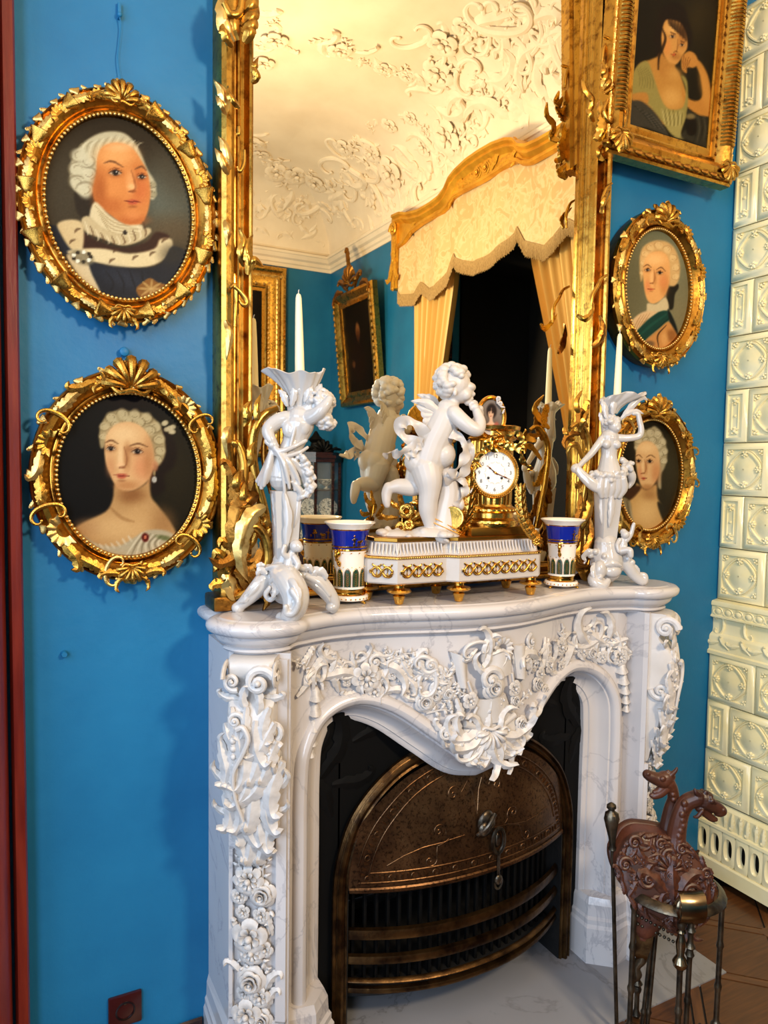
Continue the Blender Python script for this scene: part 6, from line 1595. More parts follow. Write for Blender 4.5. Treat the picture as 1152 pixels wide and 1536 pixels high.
# seated child on the foot
f.ell(446, 816, 22, 9.5).ell(450, 818, 24, 7).chain([(440, 826, 20, 6), (437, 838, 20, 9), (436, 848, 20, 10)]).chain([(444, 832, 26, 5), (450, 842, 30, 5), (446, 850, 32, 4)]).chain([(434, 832, 24, 5), (428, 826, 28, 4), (430, 816, 28, 3.5)]).chain([(436, 852, 26, 7), (424, 852, 34, 6), (418, 862, 36, 5)]).chain([(442, 854, 24, 7), (440, 850, 40, 6), (434, 862, 42, 5)])
f.done('seated_child', PO, cs, .0016, 2)
# shell bowl on a plant-like horn
f.chain([(444, 640, -10, 12), (440, 622, -12, 12), (440, 606, -10, 13), (444, 592, -6, 15), (447, 584, -4, 18)], k=16)
f.done('horn', PO, cs, .0022, 2)
horn_bowl(f, cs, [(447, 612, -6), (447, 592, -4), (446, 576, -2), (443, 562, 0)], [13, 18, 25, 32, 39], lambda a: 3.5 * math.cos(2 * a + .6) + 2 * math.cos(5 * a) + 1.5 * math.cos(9 * a), PO, lean=(-.26, 0))
for pts, W in [([(462, 612, 4), (470, 596, 6), (476, 584, 4), (480, 578, 2)], 8), ([(468, 612, 6), (482, 600, 8), (488, 590, 4)], 7), ([(456, 606, 10), (462, 590, 12), (464, 576, 8)], 8), ([(430, 612, 6), (424, 596, 8), (416, 588, 6)], 7), ([(436, 612, 10), (440, 594, 14), (438, 580, 12)], 7)]: f.leaf(pts, W, 4).raw('horn_leaf', PO, cs)
candle(f.at(447, 566, 0), f.at(444, 442, 0), 'tall ivory taper candle in the shell bowl of the male figure')

# ---- candlestick with the female figure
f = Fig((1.722, -.172, ZM)); cs2 = thing('figural_candlestick', (1.722, -.172, ZM), 'white porcelain candlestick of a bare-breasted female figure carrying a shell bowl', 'candlestick')
f.chain([(900, 842, 6, 8), (892, 856, 12, 9), (884, 868, 22, 9), (896, 874, 26, 8), (904, 868, 24, 5)])
f.chain([(930, 838, 4, 9), (940, 850, 6, 9), (950, 862, 6, 8), (962, 870, 6, 7), (964, 862, 6, 5), (957, 860, 6, 4)])
f.chain([(892, 838, -8, 8), (876, 848, -10, 8), (862, 858, -12, 7), (852, 866, -12, 6), (848, 870, -10, 5)])
f.chain([(912, 842, -20, 8), (914, 856, -34, 8), (916, 866, -40, 6)])
f.chain([(910, 852, 0, 22), (909, 838, 0, 24), (908, 824, 0, 20), (907, 816, 0, 18)], k=16)
f.ell(893, 852, 20, 10, 14, 10).ell(912, 854, 16, 14, 10, 10)
for (x, y, w, r) in [(888, 826, 12, 5), (882, 832, 8, 5), (930, 822, 8, 5), (938, 836, 8, 6), (886, 846, 16, 5), (892, 862, 26, 5), (944, 842, 8, 5), (899, 832, 20, 4)]: f.ell(x, y, w, r)
f.done('scrolled_foot', PO, cs2, .0024, 2)
for (pts, W) in [([(890, 828, 12), (880, 826, 14), (872, 834, 10), (876, 842, 10)], 6), ([(930, 826, 10), (938, 830, 10), (942, 840, 10)], 6), ([(890, 842, 20), (882, 852, 26), (884, 866, 30)], 6), ([(940, 846, 10), (950, 850, 10), (956, 858, 10)], 5), ([(896, 846, 24), (912, 842, 26), (926, 846, 22)], 6), ([(880, 842, -4), (868, 848, -4), (860, 858, -4)], 6)]: f.leaf(pts, W, 3).raw('foot_leaf', PO, cs2)
term(f, 17, 12, 736, 818, 908, 906, cs2)
f.leaf([(908, 740, 18), (908, 764, 18), (906, 790, 16)], 6, 4).leaf([(894, 742, 12), (896, 764, 12), (896, 786, 12)], 5, 3); f.raw('shaft_leaf', PO, cs2)
f.chain([(908, 728, 0, 20), (908, 710, 0, 19), (907, 694, 0, 14), (907, 682, 0, 11.5), (907, 668, 0, 13), (907, 658, 0, 14)], k=16)
f.ell(900, 668, 10, 6.5).ell(915, 668, 9, 6.5)
f.chain([(896, 660, 2, 6.5), (886, 672, 6, 5.5), (878, 682, 8, 5), (868, 692, 10, 4.2), (858, 702, 12, 3.6)])
f.chain([(918, 658, 2, 6.5), (932, 658, 4, 5.5), (948, 655, 4, 5), (952, 646, 4, 4.5), (949, 632, 4, 4), (946, 622, 4, 3.5), (940, 622, 4, 3)])
f.chain([(909, 654, 2, 5), (911, 648, 4, 5)])
f.ell(912, 641, 6, 9.5, 11, 10, .15).curls(909, 636, 2, 10, 4.5, 34, 7, lambda v: v.y > -.2 or v.z < 0)
f.ell(915, 645, 14, 2.5).ell(854, 704, 12, 6, 7, 5)
f.done('figure', PO, cs2, .0018, 2)
for k in range(4): f.chain([(856, 700 + k * 2, 12, 4), (866, 712 + k * 2, 14, 5), (880, 724 + k * 2, 16, 6), (896, 732 + k * 2, 16, 5)])
rg_ = random.Random(9)
for k in range(40):
    t = k / 39; f.ell(880 + 60 * t + rg_.uniform(-3, 3), 712 + 10 * math.sin(t * PI) - 14 * t + rg_.uniform(-5, 5), 20 * math.sin(PI * (.2 + .7 * t)) + rg_.uniform(-2, 3), rg_.uniform(3, 5))
for k in range(5): f.chain([(892 + k * 8, 718, 18, 5), (890 + k * 9, 732, 18 - k, 6), (893 + k * 7, 744, 16 - k, 4)])
f.chain([(930, 700, 4, 6), (940, 712, 2, 7), (942, 722, 0, 5), (938, 730, 0, 3)]).chain([(928, 690, -4, 5), (940, 700, -6, 5), (944, 712, -6, 4)])
f.done('drapery', PO, cs2, .0020, 2)
f.ell(930, 800, 16, 6.5).chain([(928, 808, 14, 5), (928, 816, 14, 6.5), (926, 824, 14, 7)]).chain([(932, 808, 16, 4), (938, 800, 16, 3.4), (941, 788, 16, 3), (942, 784, 16, 2.6)]).chain([(924, 824, 18, 5), (934, 822, 24, 5), (936, 830, 26, 4)]).chain([(922, 808, 16, 3.6), (918, 816, 18, 3.2), (920, 824, 20, 3)]).ell(928, 796, 14, 5)
f.done('seated_child', PO, cs2, .0016, 2)
f.chain([(906, 648, -8, 9), (904, 632, -8, 9), (906, 618, -6, 10), (910, 608, -4, 12)], k=14); f.done('horn', PO, cs2, .0022, 2)
horn_bowl(f, cs2, [(908, 622, -4), (910, 612, -3), (914, 604, -2), (920, 597, 0)], [10, 13, 18, 24, 28], lambda a: 4 * math.cos(a - .4) + 3 * math.cos(3 * a + 1) + 2 * math.cos(5 * a), PO, lean=(.35, 0))
for pts, W in [([(920, 632, 4), (930, 622, 6), (944, 618, 4), (956, 622, 2)], 5), ([(924, 628, 2), (936, 612, 4), (952, 598, 2), (962, 602, 0)], 6), ([(900, 630, 8), (896, 612, 8), (892, 600, 4)], 6), ([(908, 624, 10), (908, 608, 12), (906, 598, 8)], 6), ([(898, 640, 4), (893, 628, 4), (890, 620, 2)], 5)]: f.leaf(pts, W, 3).raw('horn_leaf', PO, cs2)
candle(f.at(916, 604, 0), f.at(917, 500, 0), 'ivory taper candle in the shell bowl of the female figure')

# ---- gilt and marble clock with a putto
ck = thing('mantel_clock', (1.13, -.165, ZM), 'white marble and gilt bronze mantel clock with a putto holding an oval miniature', 'clock')
def polyoff(P, d):
    P = [Vector((x, y)) for x, y in P]; n = len(P); out = []
    for i in range(n):
        a, b, c = P[i - 1], P[i], P[(i + 1) % n]
        e1 = (b - a).normalized(); e2 = (c - b).normalized(); n1 = Vector((-e1.y, e1.x)); n2 = Vector((-e2.y, e2.x))
        m = (n1 + n2); m = m / max(.2, m.dot(n1)); out.append((b.x + m.x * d, b.y + m.y * d))
    return out
BP = [(.868, -.085), (.868, -.170), (.925, -.232), (1.075, -.232), (1.100, -.258), (1.372, -.258), (1.395, -.236), (1.395, -.085)]
def ploft(levels, name, mat, parent, smooth=False):
    rows = [[(x, y, z) for x, y in polyoff(BP, d)] for d, z in levels]; mb = MB().grid(rows, cu=True); n = len(BP)
    mb.f.append(list(range(n))[::-1]); mb.f.append([(len(rows) - 1) * n + i for i in range(n)]); return mb.build(name, mat, parent, smooth=smooth)
CW = MT['parian']
base = ploft([(.004, 1.280), (0, 1.284), (0, 1.342), (.004, 1.346)], 'marble_plinth', CW, ck)
ploft([(.002, 1.346), (-.002, 1.348), (-.002, 1.352), (.004, 1.354)], 'bead_rail', MT['ormolu'], ck)
sc_ = ploft([(.006, 1.353), (.012, 1.358), (.022, 1.370), (.028, 1.384), (.030, 1.390)], 'fluted_slope', CW, ck)
ploft([(.026, 1.389), (.024, 1.391), (.024, 1.399), (.028, 1.401)], 'bronze_plate', MT['ormolu_flat'], ck)
# beads, flutes and chain garlands along the front edges
edges = [((.868, -.170), (.925, -.232)), ((.925, -.232), (1.075, -.232)), ((1.075, -.232), (1.100, -.258)), ((1.100, -.258), (1.372, -.258)), ((1.372, -.258), (1.395, -.236)), ((1.395, -.236), (1.395, -.09))]
bd = MB().ell((0, 0, 0), 1, nu=7, nv=5).mesh('bead', MT['ormolu']); flm = MB().tube([(0, .008, -.014), (0, .002, 0), (0, -.001, .016)], [.0022, .003, .0024], 6).mesh('flute', CW)
for (a, b) in edges:
    a, b = Vector((*a, 0)), Vector((*b, 0)); L = (b - a).length; d = (b - a).normalized(); nn = Vector((d.y, -d.x, 0))
    for k in range(int(L / .0062)): link('bead', bd, base, Matrix.Translation(a + d * (.003 + k * .0062) + nn * .001 + VZ * 1.350) @ Matrix.Scale(.0029, 4))
    nf = int(L / .0105)
    for k in range(nf):
        p = a + d * (L * (k + .5) / nf) - nn * .019 + VZ * 1.371
        link('flute', flm, sc_, fr(p, -d, -nn, VZ))
    if L < .05: continue
    m = .012; nw = max(2, int((L - 2 * m) / .030)); stp = (L - 2 * m) / nw
    tt = np.linspace(0, 1, 12 * nw + 1)
    for s_ in (-1, 1):
        P_ = [tuple(a + d * (m + (L - 2 * m) * t) + nn * (.0035 + .0015 * s_ * math.cos(PI * nw * t)) + VZ * (1.313 + s_ * .0125 * math.sin(PI * nw * t))) for t in tt]
        MB().tube(P_, [.0026 + .0013 * (i % 2) for i in range(len(P_))], 6).build('leaf_garland', MT['ormolu'], base, angle=80)
    for k in range(nw):
        c = a + d * (m + stp * (k + .5)) + nn * .002 + VZ * 1.313
        for s_ in (-1, 1):
            orn('leaf', MT['ormolu'], base, c + VZ * s_ * .0135 - d * .006, d, VZ, .016, 80, .6); orn('leafr', MT['ormolu'], base, c + VZ * s_ * .0135 + d * .006, d, VZ, .016, -80, .6)
            orn('leafs', MT['ormolu'], base, c + VZ * s_ * .006, d, VZ, .012, 0 if s_ > 0 else 180, .6)
        orn('rose', MT['ormolu'], base, c - d * stp * .5 + nn * .002, d, VZ, .012, 0, .6)
fm_ = MB().lathe([(.006, 0), (.011, .003), (.014, .014), (.017, .024), (.012, .027), (.015, .029), (.030, .033), (.033, .037), (.030, .041), (.018, .043), (.014, .046), (.014, .052), (.019, .054), (.020, .0565)], n=24, mod=lambda a, i: 1 + (.03 * math.cos(22 * a) if 6 <= i <= 8 else 0)).mesh('toupie_foot', MT['ormolu'])
for x, y in ((.940, -.215), (1.112, -.240), (1.362, -.236), (.890, -.125), (1.37, -.11), (1.12, -.11)): link('toupie_foot', fm_, ck, Matrix.Translation((x, y, ZM)))
# the drum column
f = Fig((1.245, -.165, 1.401)); CXp = f.px0; kx = lambda x: x
co = Vector((1.262, -.170, 0)); OM = MT['ormolu']
MB().bbox(1.155, 1.362, -.232, -.105, 1.401, 1.425, .002).build('column_plinth', MT['ormolu_flat'], ck)
zz = lambda py: f.at(750, py).z
col = MB().lathe([(.078, 1.425), (.080, 1.433), (.078, 1.441), (.072, 1.445), (.066, 1.449), (.066, 1.462), (.070, 1.464), (.074, 1.468), (.074, 1.474), (.070, 1.478), (.062, 1.481), (.060, 1.486)], (co.x, co.y, 0), 40).build('column_base', OM, ck)
MB().lathe([(.058, 1.484), (.060, 1.50), (.061, 1.66), (.058, 1.668)], (co.x, co.y, 0), 120, mod=lambda a, i: 1 - .06 * max(0, math.cos(15 * a)) ** 2).build('fluted_column', OM, ck)
MB().lathe([(.056, 1.664), (.066, 1.668), (.070, 1.673), (.066, 1.678), (.062, 1.680), (.062, 1.692), (.078, 1.697), (.080, 1.706), (.072, 1.709), (.01, 1.710)], (co.x, co.y, 0), 40).build('column_capital', OM, ck)
for k in range(32):
    a = 2 * PI * k / 32; link('bead', bd, col, Matrix.Translation((co.x + .075 * math.cos(a), co.y + .075 * math.sin(a), 1.471)) @ Matrix.Scale(.0038, 4))
    orn('leafs', OM, col, (co.x + .081 * math.cos(a), co.y + .081 * math.sin(a), 1.434), (-math.sin(a), math.cos(a), 0), (0, 0, 1), .022, 90, .4)
# dial
dn = Vector((-.26, -.96, .0)).normalized(); du = Vector((-dn.y, dn.x, 0)); du = -du if du.x < 0 else du
dc = f.at(741, 709, 0); dc = Vector((dc.x, dc.y, dc.z)) ; dc = Vector((co.x, co.y, 0)) + Vector((0, 0, zz(709))) + dn * .066
sh = f.at(741, 709, 0) - f.at(CXp + 0, 709, 0); dc = dc + du * (-.016)
MD = fr(dc, du, VZ, dn)
RD = .0610
MB().lathe([(RD * .5, -.05), (RD * 1.12, -.05), (RD * 1.12, -.004), (RD * 1.15, .0)], n=48).build('movement_case', OM, ck, M=MD)
bz_ = MB().lathe([(RD * 1.16, -.006), (RD * 1.18, .002), (RD * 1.12, .009), (RD * 1.05, .011), (RD * 1.00, .008), (RD * .97, .004), (RD * .96, -.002)], n=56, cap=False).build('bezel', OM, ck, M=MD)
for k in range(64):
    a = 2 * PI * k / 64; link('bead', bd, bz_, MD @ Matrix.Translation((RD * 1.10 * math.cos(a), RD * 1.10 * math.sin(a), .009)) @ Matrix.Scale(.0024, 4))
dialm = plain('white_enamel_dial', lin(244, 238, 228), .18, 0, .5); inkm = plain('black_dial_print', lin(26, 22, 24), .4); rosem = plain('pale_garland_print', lin(206, 170, 140), .4)
dial = MB().lathe([(RD * .98, .002), (RD * .6, .0045), (.0005, .006)], n=48, cap=False).build('dial', dialm, ck, M=MD)
def text_mesh(txt, size, mat):
    cu = bpy.data.curves.new('numeral', 'FONT'); cu.body = txt; cu.size = size; cu.align_x = 'CENTER'; cu.align_y = 'CENTER'; cu.extrude = .0002
    o = bpy.data.objects.new('numeral', cu); COL.objects.link(o)
    dg = bpy.context.evaluated_depsgraph_get(); me = bpy.data.meshes.new_from_object(o.evaluated_get(dg)); bpy.data.objects.remove(o); bpy.data.curves.remove(cu)
    me.materials.clear(); me.materials.append(mat); return me
for k in range(12):
    a = PI / 2 - 2 * PI * (k + 1) / 12
    link('numeral', text_mesh(str(k + 1), .0145, inkm), dial, MD @ Matrix.Translation((RD * .76 * math.cos(a), RD * .76 * math.sin(a), .0040)))
tick = MB().box(-.0004, .0004, -.0012, .0012, 0, .0003).mesh('minute_mark', inkm)
for k in range(60):
    a = 2 * PI * k / 60; link('minute_mark', tick, dial, MD @ Matrix.Translation((RD * .925 * math.cos(a), RD * .925 * math.sin(a), .0026)) @ rotz(a - PI / 2))
for k in range(12):
    a = 2 * PI * (k + .5) / 12; link('printed_swag', MB().tube([(.006 * t, .0022 * (t * t - 1), 0) for t in np.linspace(-1, 1, 7)], .0006, 5).mesh('swag', rosem), dial, MD @ Matrix.Translation((RD * .50 * math.cos(a), RD * .50 * math.sin(a), .0052)) @ rotz(a - PI / 2))
for s in (-1, 1): MB().ell((s * .0195, -.014, .0048), (.0042, .0042, .0012)).build('winding_hole', inkm, dial, M=MD)
def hand(L, ang, w, name):
    a = math.radians(90 - ang); T = MD @ rotz(a)
    MB().tube([(-.008, 0, .008), (0, 0, .008), (L * .45, 0, .008), (L * .62, 0, .008), (L * .72, 0, .008), (L, 0, .008)], [w * .6, w, w * .5, w * 1.4, w * .6, w * .2], 6, flat=.3, up=(0, 0, 1)).build(name, inkm if False else MT['gilt_side'], ck, M=T)
hand(RD * .56, 309, .0018, 'hour_hand'); hand(RD * .86, 112, .0016, 'minute_hand')
MB().ell((0, 0, .008), (.0035, .0035, .002)).build('hand_boss', OM, ck, M=MD)
# leaf festoons, ribbon bow and gilt rose spray
def fest(path, s0, s1, n, w):
    P = cr(path, n)
    for i in range(n):
        x, y = P[i]; d = P[min(i + 1, n - 1)] - P[max(i - 1, 0)]; a = math.degrees(math.atan2(-d[1], d[0])) + 90; sz = (s0 + (s1 - s0) * i / (n - 1)) * f.s
        for q, an in ((-.22, 16), (.22, -16), (0, 0)):
            o = f.at(x + q * sz / f.s * math.cos(math.radians(a)), y, w + (3 if q == 0 else 0)); orn('leafs', OM, ck, o, UC, VZ, sz, a + 180 + an, 1.0, name='festoon_leaf')
    e = P[-1]
    for k in range(9): f.ell(e[0] + 4 * math.cos(k * .7) * (k > 0), e[1] + 5 + 4 * math.sin(k * .7) * (k > 0), w + 4, 2.6)
    f.raw('festoon_berries', OM, ck)
fest([(698, 706), (698, 730), (697, 752), (693, 772), (685, 790), (678, 806)], 20, 27, 10, 44)
fest([(772, 732), (773, 752), (777, 772), (785, 788), (796, 802)], 18, 24, 9, 40)
def ribbon(pts, W, name='ribbon'):
    P = cr([tuple(f.at(*p)) for p in pts], 34); N = np.array(NC); rows = []
    T = tangents(P)
    for i in range(34):
        S = unit(np.cross(T[i], N)); b = math.sin(i * .9) * .35
        S2 = S * math.cos(b) + N * math.sin(b); w = W * f.s * (.7 + .3 * math.sin(i * .5))
        rows.append([tuple(P[i] - S2 * w), tuple(P[i] + N * .0012), tuple(P[i] + S2 * w), tuple(P[i] - N * .0012)])
    MB().grid(rows, cu=True).build(name, OM, ck, angle=60)
for pts, W in [([(738, 668, 44), (728, 660, 50), (720, 668, 52), (728, 676, 50), (740, 672, 46)], 5), ([(742, 668, 44), (752, 656, 50), (764, 652, 50), (770, 664, 48), (758, 672, 46), (744, 670, 44)], 5), ([(722, 672, 48), (712, 684, 50), (704, 694, 46), (694, 700, 44), (686, 706, 40)], 5), ([(760, 668, 42), (770, 680, 44), (774, 692, 40), (784, 700, 36), (786, 706, 34)], 5), ([(738, 664, 46), (734, 656, 52), (738, 650, 50)], 6), ([(766, 656, 44), (774, 664, 42), (770, 676, 42)], 5), ([(700, 694, 46), (706, 700, 48), (712, 696, 46)], 5)]: ribbon(pts, W)
f.ell(740, 668, 50, 6, 5, 5).raw('ribbon_knot', OM, ck)
for kd, x, y, w, sz, an in [('rose', 608, 766, 34, 24, 0), ('rose', 600, 790, 36, 18, 30), ('flower', 612, 786, 38, 16, 0), ('leaf', 588, 758, 30, 26, 60), ('leaf', 584, 778, 30, 24, 100), ('leafr', 622, 776, 30, 26, -70), ('leafs', 604, 808, 36, 26, 180), ('leaf', 616, 796, 36, 22, -120), ('leafr', 596, 802, 36, 20, 140), ('leafs', 600, 752, 30, 22, 20), ('leafs', 626, 784, 32, 18, -90)]:
    orn(kd, MT['ormolu'], ck, f.at(x, y, w), UC, VZ, sz * f.s, an, 1.0, name='gilt_' + KNAME[kd])
MB().tube([tuple(f.at(*p)) for p in cr([(604, 762, 30), (602, 785, 32), (606, 812, 36)], 10)], .002, 6).build('gilt_stem', OM, ck)
fd = Fig((1.10, -.205, 1.401))
MD2 = fr(fd.at(678, 776, 4), UC, VZ, NC) @ Matrix.Rotation(-.3, 4, 'Y')
MB().lathe([(.030, -.003), (.031, .0), (.030, .003), (.027, .0032), (.0265, .0015), (.0005, .0015)], n=36).build('gilt_disc', MT['ormolu'], ck, M=MD2)
MB().tube([tuple(fd.at(652, 778, 6)), tuple(fd.at(690, 796, 8))], .0014, 6).tube([tuple(fd.at(650, 784, 8)), tuple(fd.at(688, 800, 10))], .0014, 6).build('gilt_sticks', OM, ck)

# the putto
f = Fig((1.035, -.160, 1.401)); PM = MT['parian']
f.chain([(640, 700, 0, 24), (641, 688, 0, 26), (648, 666, 0, 25), (658, 644, 0, 24), (666, 624, 0, 22), (668, 616, 0, 18)], k=18)
f.ell(622, 692, 6, 18, 19, 16).ell(624, 694, -8, 17, 18, 15).ell(662, 682, 2, 19, 20, 20).ell(674, 634, 6, 13, 13, 13).ell(676, 634, -6, 12)
f.chain([(668, 616, 0, 12), (675, 602, 0, 11)])
f.ell(677, 578, 0, 24, 25, 23).ell(686, 590, 0, 19, 16, 18).ell(693, 594, 9, 8.5).ell(694, 594, -8, 8.5).ell(698, 603, 0, 6.5).ell(704, 592, 2, 4.4, 4, 4).ell(697, 582, 0, 12, 8, 14).ell(702, 599, 1, 4, 3, 5)
f.ell(676, 592, 21, 3.5, 5.5, 3)
f.chain([(676, 622, 18, 12), (688, 634, 24, 11.5), (702, 644, 26, 10.5), (711, 645, 24, 9.5), (714, 634, 18, 8.5), (711, 622, 12, 7), (709, 616, 10, 6)])
f.ell(707, 612, 10, 6.5, 6, 7)
for k, (dx, dy, w) in enumerate([(-3, -7, 14), (1, -9, 11), (4, -8, 8), (6, -5, 5)]): f.chain([(706, 612, 10, 3.2), (706 + dx * .7, 612 + dy * .8, w, 2.9), (706 + dx - 2, 612 + dy, w, 2.4)])
f.chain([(702, 614, 12, 3.2), (699, 608, 14, 2.6)])
f.chain([(678, 622, -14, 11), (694, 636, -18, 10), (710, 634, -16, 8), (716, 622, -8, 6.5), (716, 616, -4, 5.5)]).ell(716, 613, -3, 5.5)
f.chain([(636, 700, 4, 24), (641, 720, 8, 21), (642, 738, 9, 16), (641, 750, 8, 14.5), (641, 764, 6, 14), (643, 778, 5, 11), (645, 789, 5, 8.5)])
f.chain([(643, 794, 4, 9), (652, 800, 10, 8.5), (662, 806, 16, 7.5), (667, 808, 18, 5.5)])
for k in range(4): f.chain([(664 + k * .5, 806, 12 + k * 4, 3), (670, 809, 12 + k * 4, 2.4)])
f.chain([(630, 702, -8, 22), (624, 718, -8, 18), (620, 730, -6, 14.5), (608, 731, -4, 13), (596, 730, -2, 11.5), (585, 732, 0, 8.5)])
f.chain([(582, 732, 0, 8.5), (579, 742, 0, 8), (579, 752, 2, 6.5), (580, 758, 3, 5)])
putto = f.done('putto', PM, ck, .0018, 9)
f.curls(674, 574, 0, 24, 6.5, 90, 2, lambda v: not (v.x > .45 and v.y < .35) and v.y > -.75 or v.x < -.2)
f.done('hair', PM, putto, .0018, 2)
# eyes and brow marks stay uncoloured; wings with feather rows
for (rt, tip, W, w) in [((652, 622), (612, 604), 15, 8), ((656, 618), (622, 592), 14, -12)]:
    for k in range(5):
        t = k / 4; f.leaf([(rt[0], rt[1], w), ((rt[0] + tip[0]) / 2 + 4 * t, (rt[1] + tip[1]) / 2 - 6 + 9 * k, w + 3), (tip[0] + 9 * k * .9, tip[1] + 6 * k, w)], 5.5 + (k < 2) * 1.5, 2, .15, depth=2.2)
    f.leaf([(rt[0] + 4, rt[1] - 2, w + 2), ((rt[0] + tip[0]) / 2 + 4, (rt[1] + tip[1]) / 2 - 6, w + 6), (tip[0] + 10, tip[1] + 2, w + 4)], 8, 3, .2, depth=3)
f.raw('wing', PM, putto, 60)
# drapery: a loop behind the back, a tail and folds round the hips
def cloth(pts, W, n=34, tw=0.0):
    P = cr([tuple(f.at(*p)) for p in pts], n); N = np.array(NC); T = tangents(P); rows = []
    for i in range(n):
        S = unit(np.cross(T[i], N)); b = tw * i / n + .5 * math.sin(i * .55); S2 = S * math.cos(b) + N * math.sin(b); B = unit(np.cross(T[i], S2)); w = W * f.s * (.75 + .25 * math.sin(i * .4 + 1))
        rows.append([tuple(P[i] - S2 * w), tuple(P[i] - S2 * w * .3 + B * .003), tuple(P[i] + S2 * w * .4 + B * .002), tuple(P[i] + S2 * w), tuple(P[i] + S2 * w * .4 - B * .002), tuple(P[i] - S2 * w * .3 - B * .001)])
    f.mb.grid(rows, cu=True); k = len(f.mb.v)
cloth([(640, 660, 14), (622, 640, 22), (606, 634, 26), (596, 644, 24), (604, 658, 22), (628, 668, 22)], 11)
cloth([(630, 664, 22), (612, 672, 26), (596, 682, 26), (584, 680, 22), (574, 687, 20)], 9, tw=1.5)
cloth([(628, 668, 22), (616, 680, 24), (606, 686, 22)], 8)
cloth([(672, 650, 20), (688, 660, 20), (694, 680, 18), (684, 700, 20), (670, 712, 22)], 9, tw=1.0)
cloth([(694, 664, 10), (704, 676, 8), (698, 700, 6), (684, 716, 8), (664, 722, 14)], 9, tw=1.2)
cloth([(670, 708, 10), (686, 716, 4), (698, 728, 2), (692, 745, 2), (684, 760, 2)], 10, tw=1.0)
f.raw('drapery', PM, putto, 70)
# tree stump and rock that carry him
f.chain([(668, 712, -8, 15), (672, 738, -10, 17), (668, 765, -8, 18), (664, 800, -6, 22)], k=14).ell(684, 742, -8, 9, 14, 9).ell(690, 756, -6, 7, 10, 8)
rg_ = random.Random(21)
f.ell(622, 812, 0, 58, 16, 28).ell(645, 806, 0, 34, 18, 28).ell(668, 806, 4, 22, 12, 22).ell(594, 806, 6, 24, 12, 20)
for k in range(40): f.ell(rg_.uniform(570, 690), rg_.uniform(796, 818), rg_.uniform(-16, 26), rg_.uniform(5, 10), rg_.uniform(4, 8))
f.mb.v = [(x, y, max(z, 1.4005)) for x, y, z in f.mb.v]
f.done('rock_and_stump', PM, ck, .0024, 1)
# the oval miniature in front of him
fo = Fig((1.245, -.165, 1.401))
om = fo.at(728, 629, 30); MO = fr(om, (dn.y * -1, dn.x, 0), VZ) if False else fr(om, du, VZ, dn)
rx_, rz_ = .0345, .0500
rows = []
for k in range(60):
    a = 2 * PI * k / 60; rows.append([((rx_ + o_) * math.cos(a), (rz_ + o_) * math.sin(a), h_) for o_, h_ in [(-.002, -.004), (-.001, .002), (.002, .004), (.004, .002), (.006, .005), (.009, .005), (.011, .001), (.010, -.006)]])
mf = MB().grid(rows, cv=True).build('miniature_frame', OM, ck, M=MO)
MB().prism([((rx_ + .009) * math.cos(a), (rz_ + .009) * math.sin(a)) for a in np.arange(40) * PI / 20], -.006, -.003, ax=2).build('miniature_back', OM, ck, M=MO)
def miniature(XY):
    P = Paint(XY, (150, 138, 128)); P.ell(0, -.6, .9, .5, (120, 108, 100), .6); P.ell(.05, .35, .42, .40, (44, 28, 24), .3); P.ell(.0, .22, .24, .30, (226, 190, 160), .25); P.poly([(-.1, .0), (.14, .0), (.2, -.25), (.6, -.5), (.6, -.9), (-.6, -.9), (-.55, -.5), (-.15, -.25)], (226, 196, 172), .06)
    P.poly([(-.55, -.55), (-.2, -.45), (.1, -.6), (.5, -.4), (.65, -.7), (.5, -1), (-.5, -1)], (232, 222, 214), .06); P.ell(.5, -.45, .2, .2, (190, 110, 96), .5, .8)
    for x in (-.1, .1): P.ell(x, .25, .05, .03, (40, 26, 24), .4)
    P.ell(0, .06, .07, .025, (180, 80, 74), .4); P.ell(-.15, .45, .16, .14, (50, 32, 26), .4); P.ell(.2, .42, .16, .18, (54, 34, 28), .4); P.ell(.0, .15, .02, .05, (190, 140, 116), .5, .6); return P
canvas('miniature', mf, tuple(om - dn * .0005), tuple(du), (0, 0, 1), rx_, rz_, 34, 46, miniature, None)
f2 = fo
for k, (dx, dy) in enumerate([(8, -28), (13, -25), (17, -20), (10, -32), (19, -14)]): orn('rose' if k % 2 else 'leafs', PM, ck, fo.at(729 + dx * .9, 634 + dy, 31), UC, VZ, .014, 40 * k, .8, name='carved_flower')

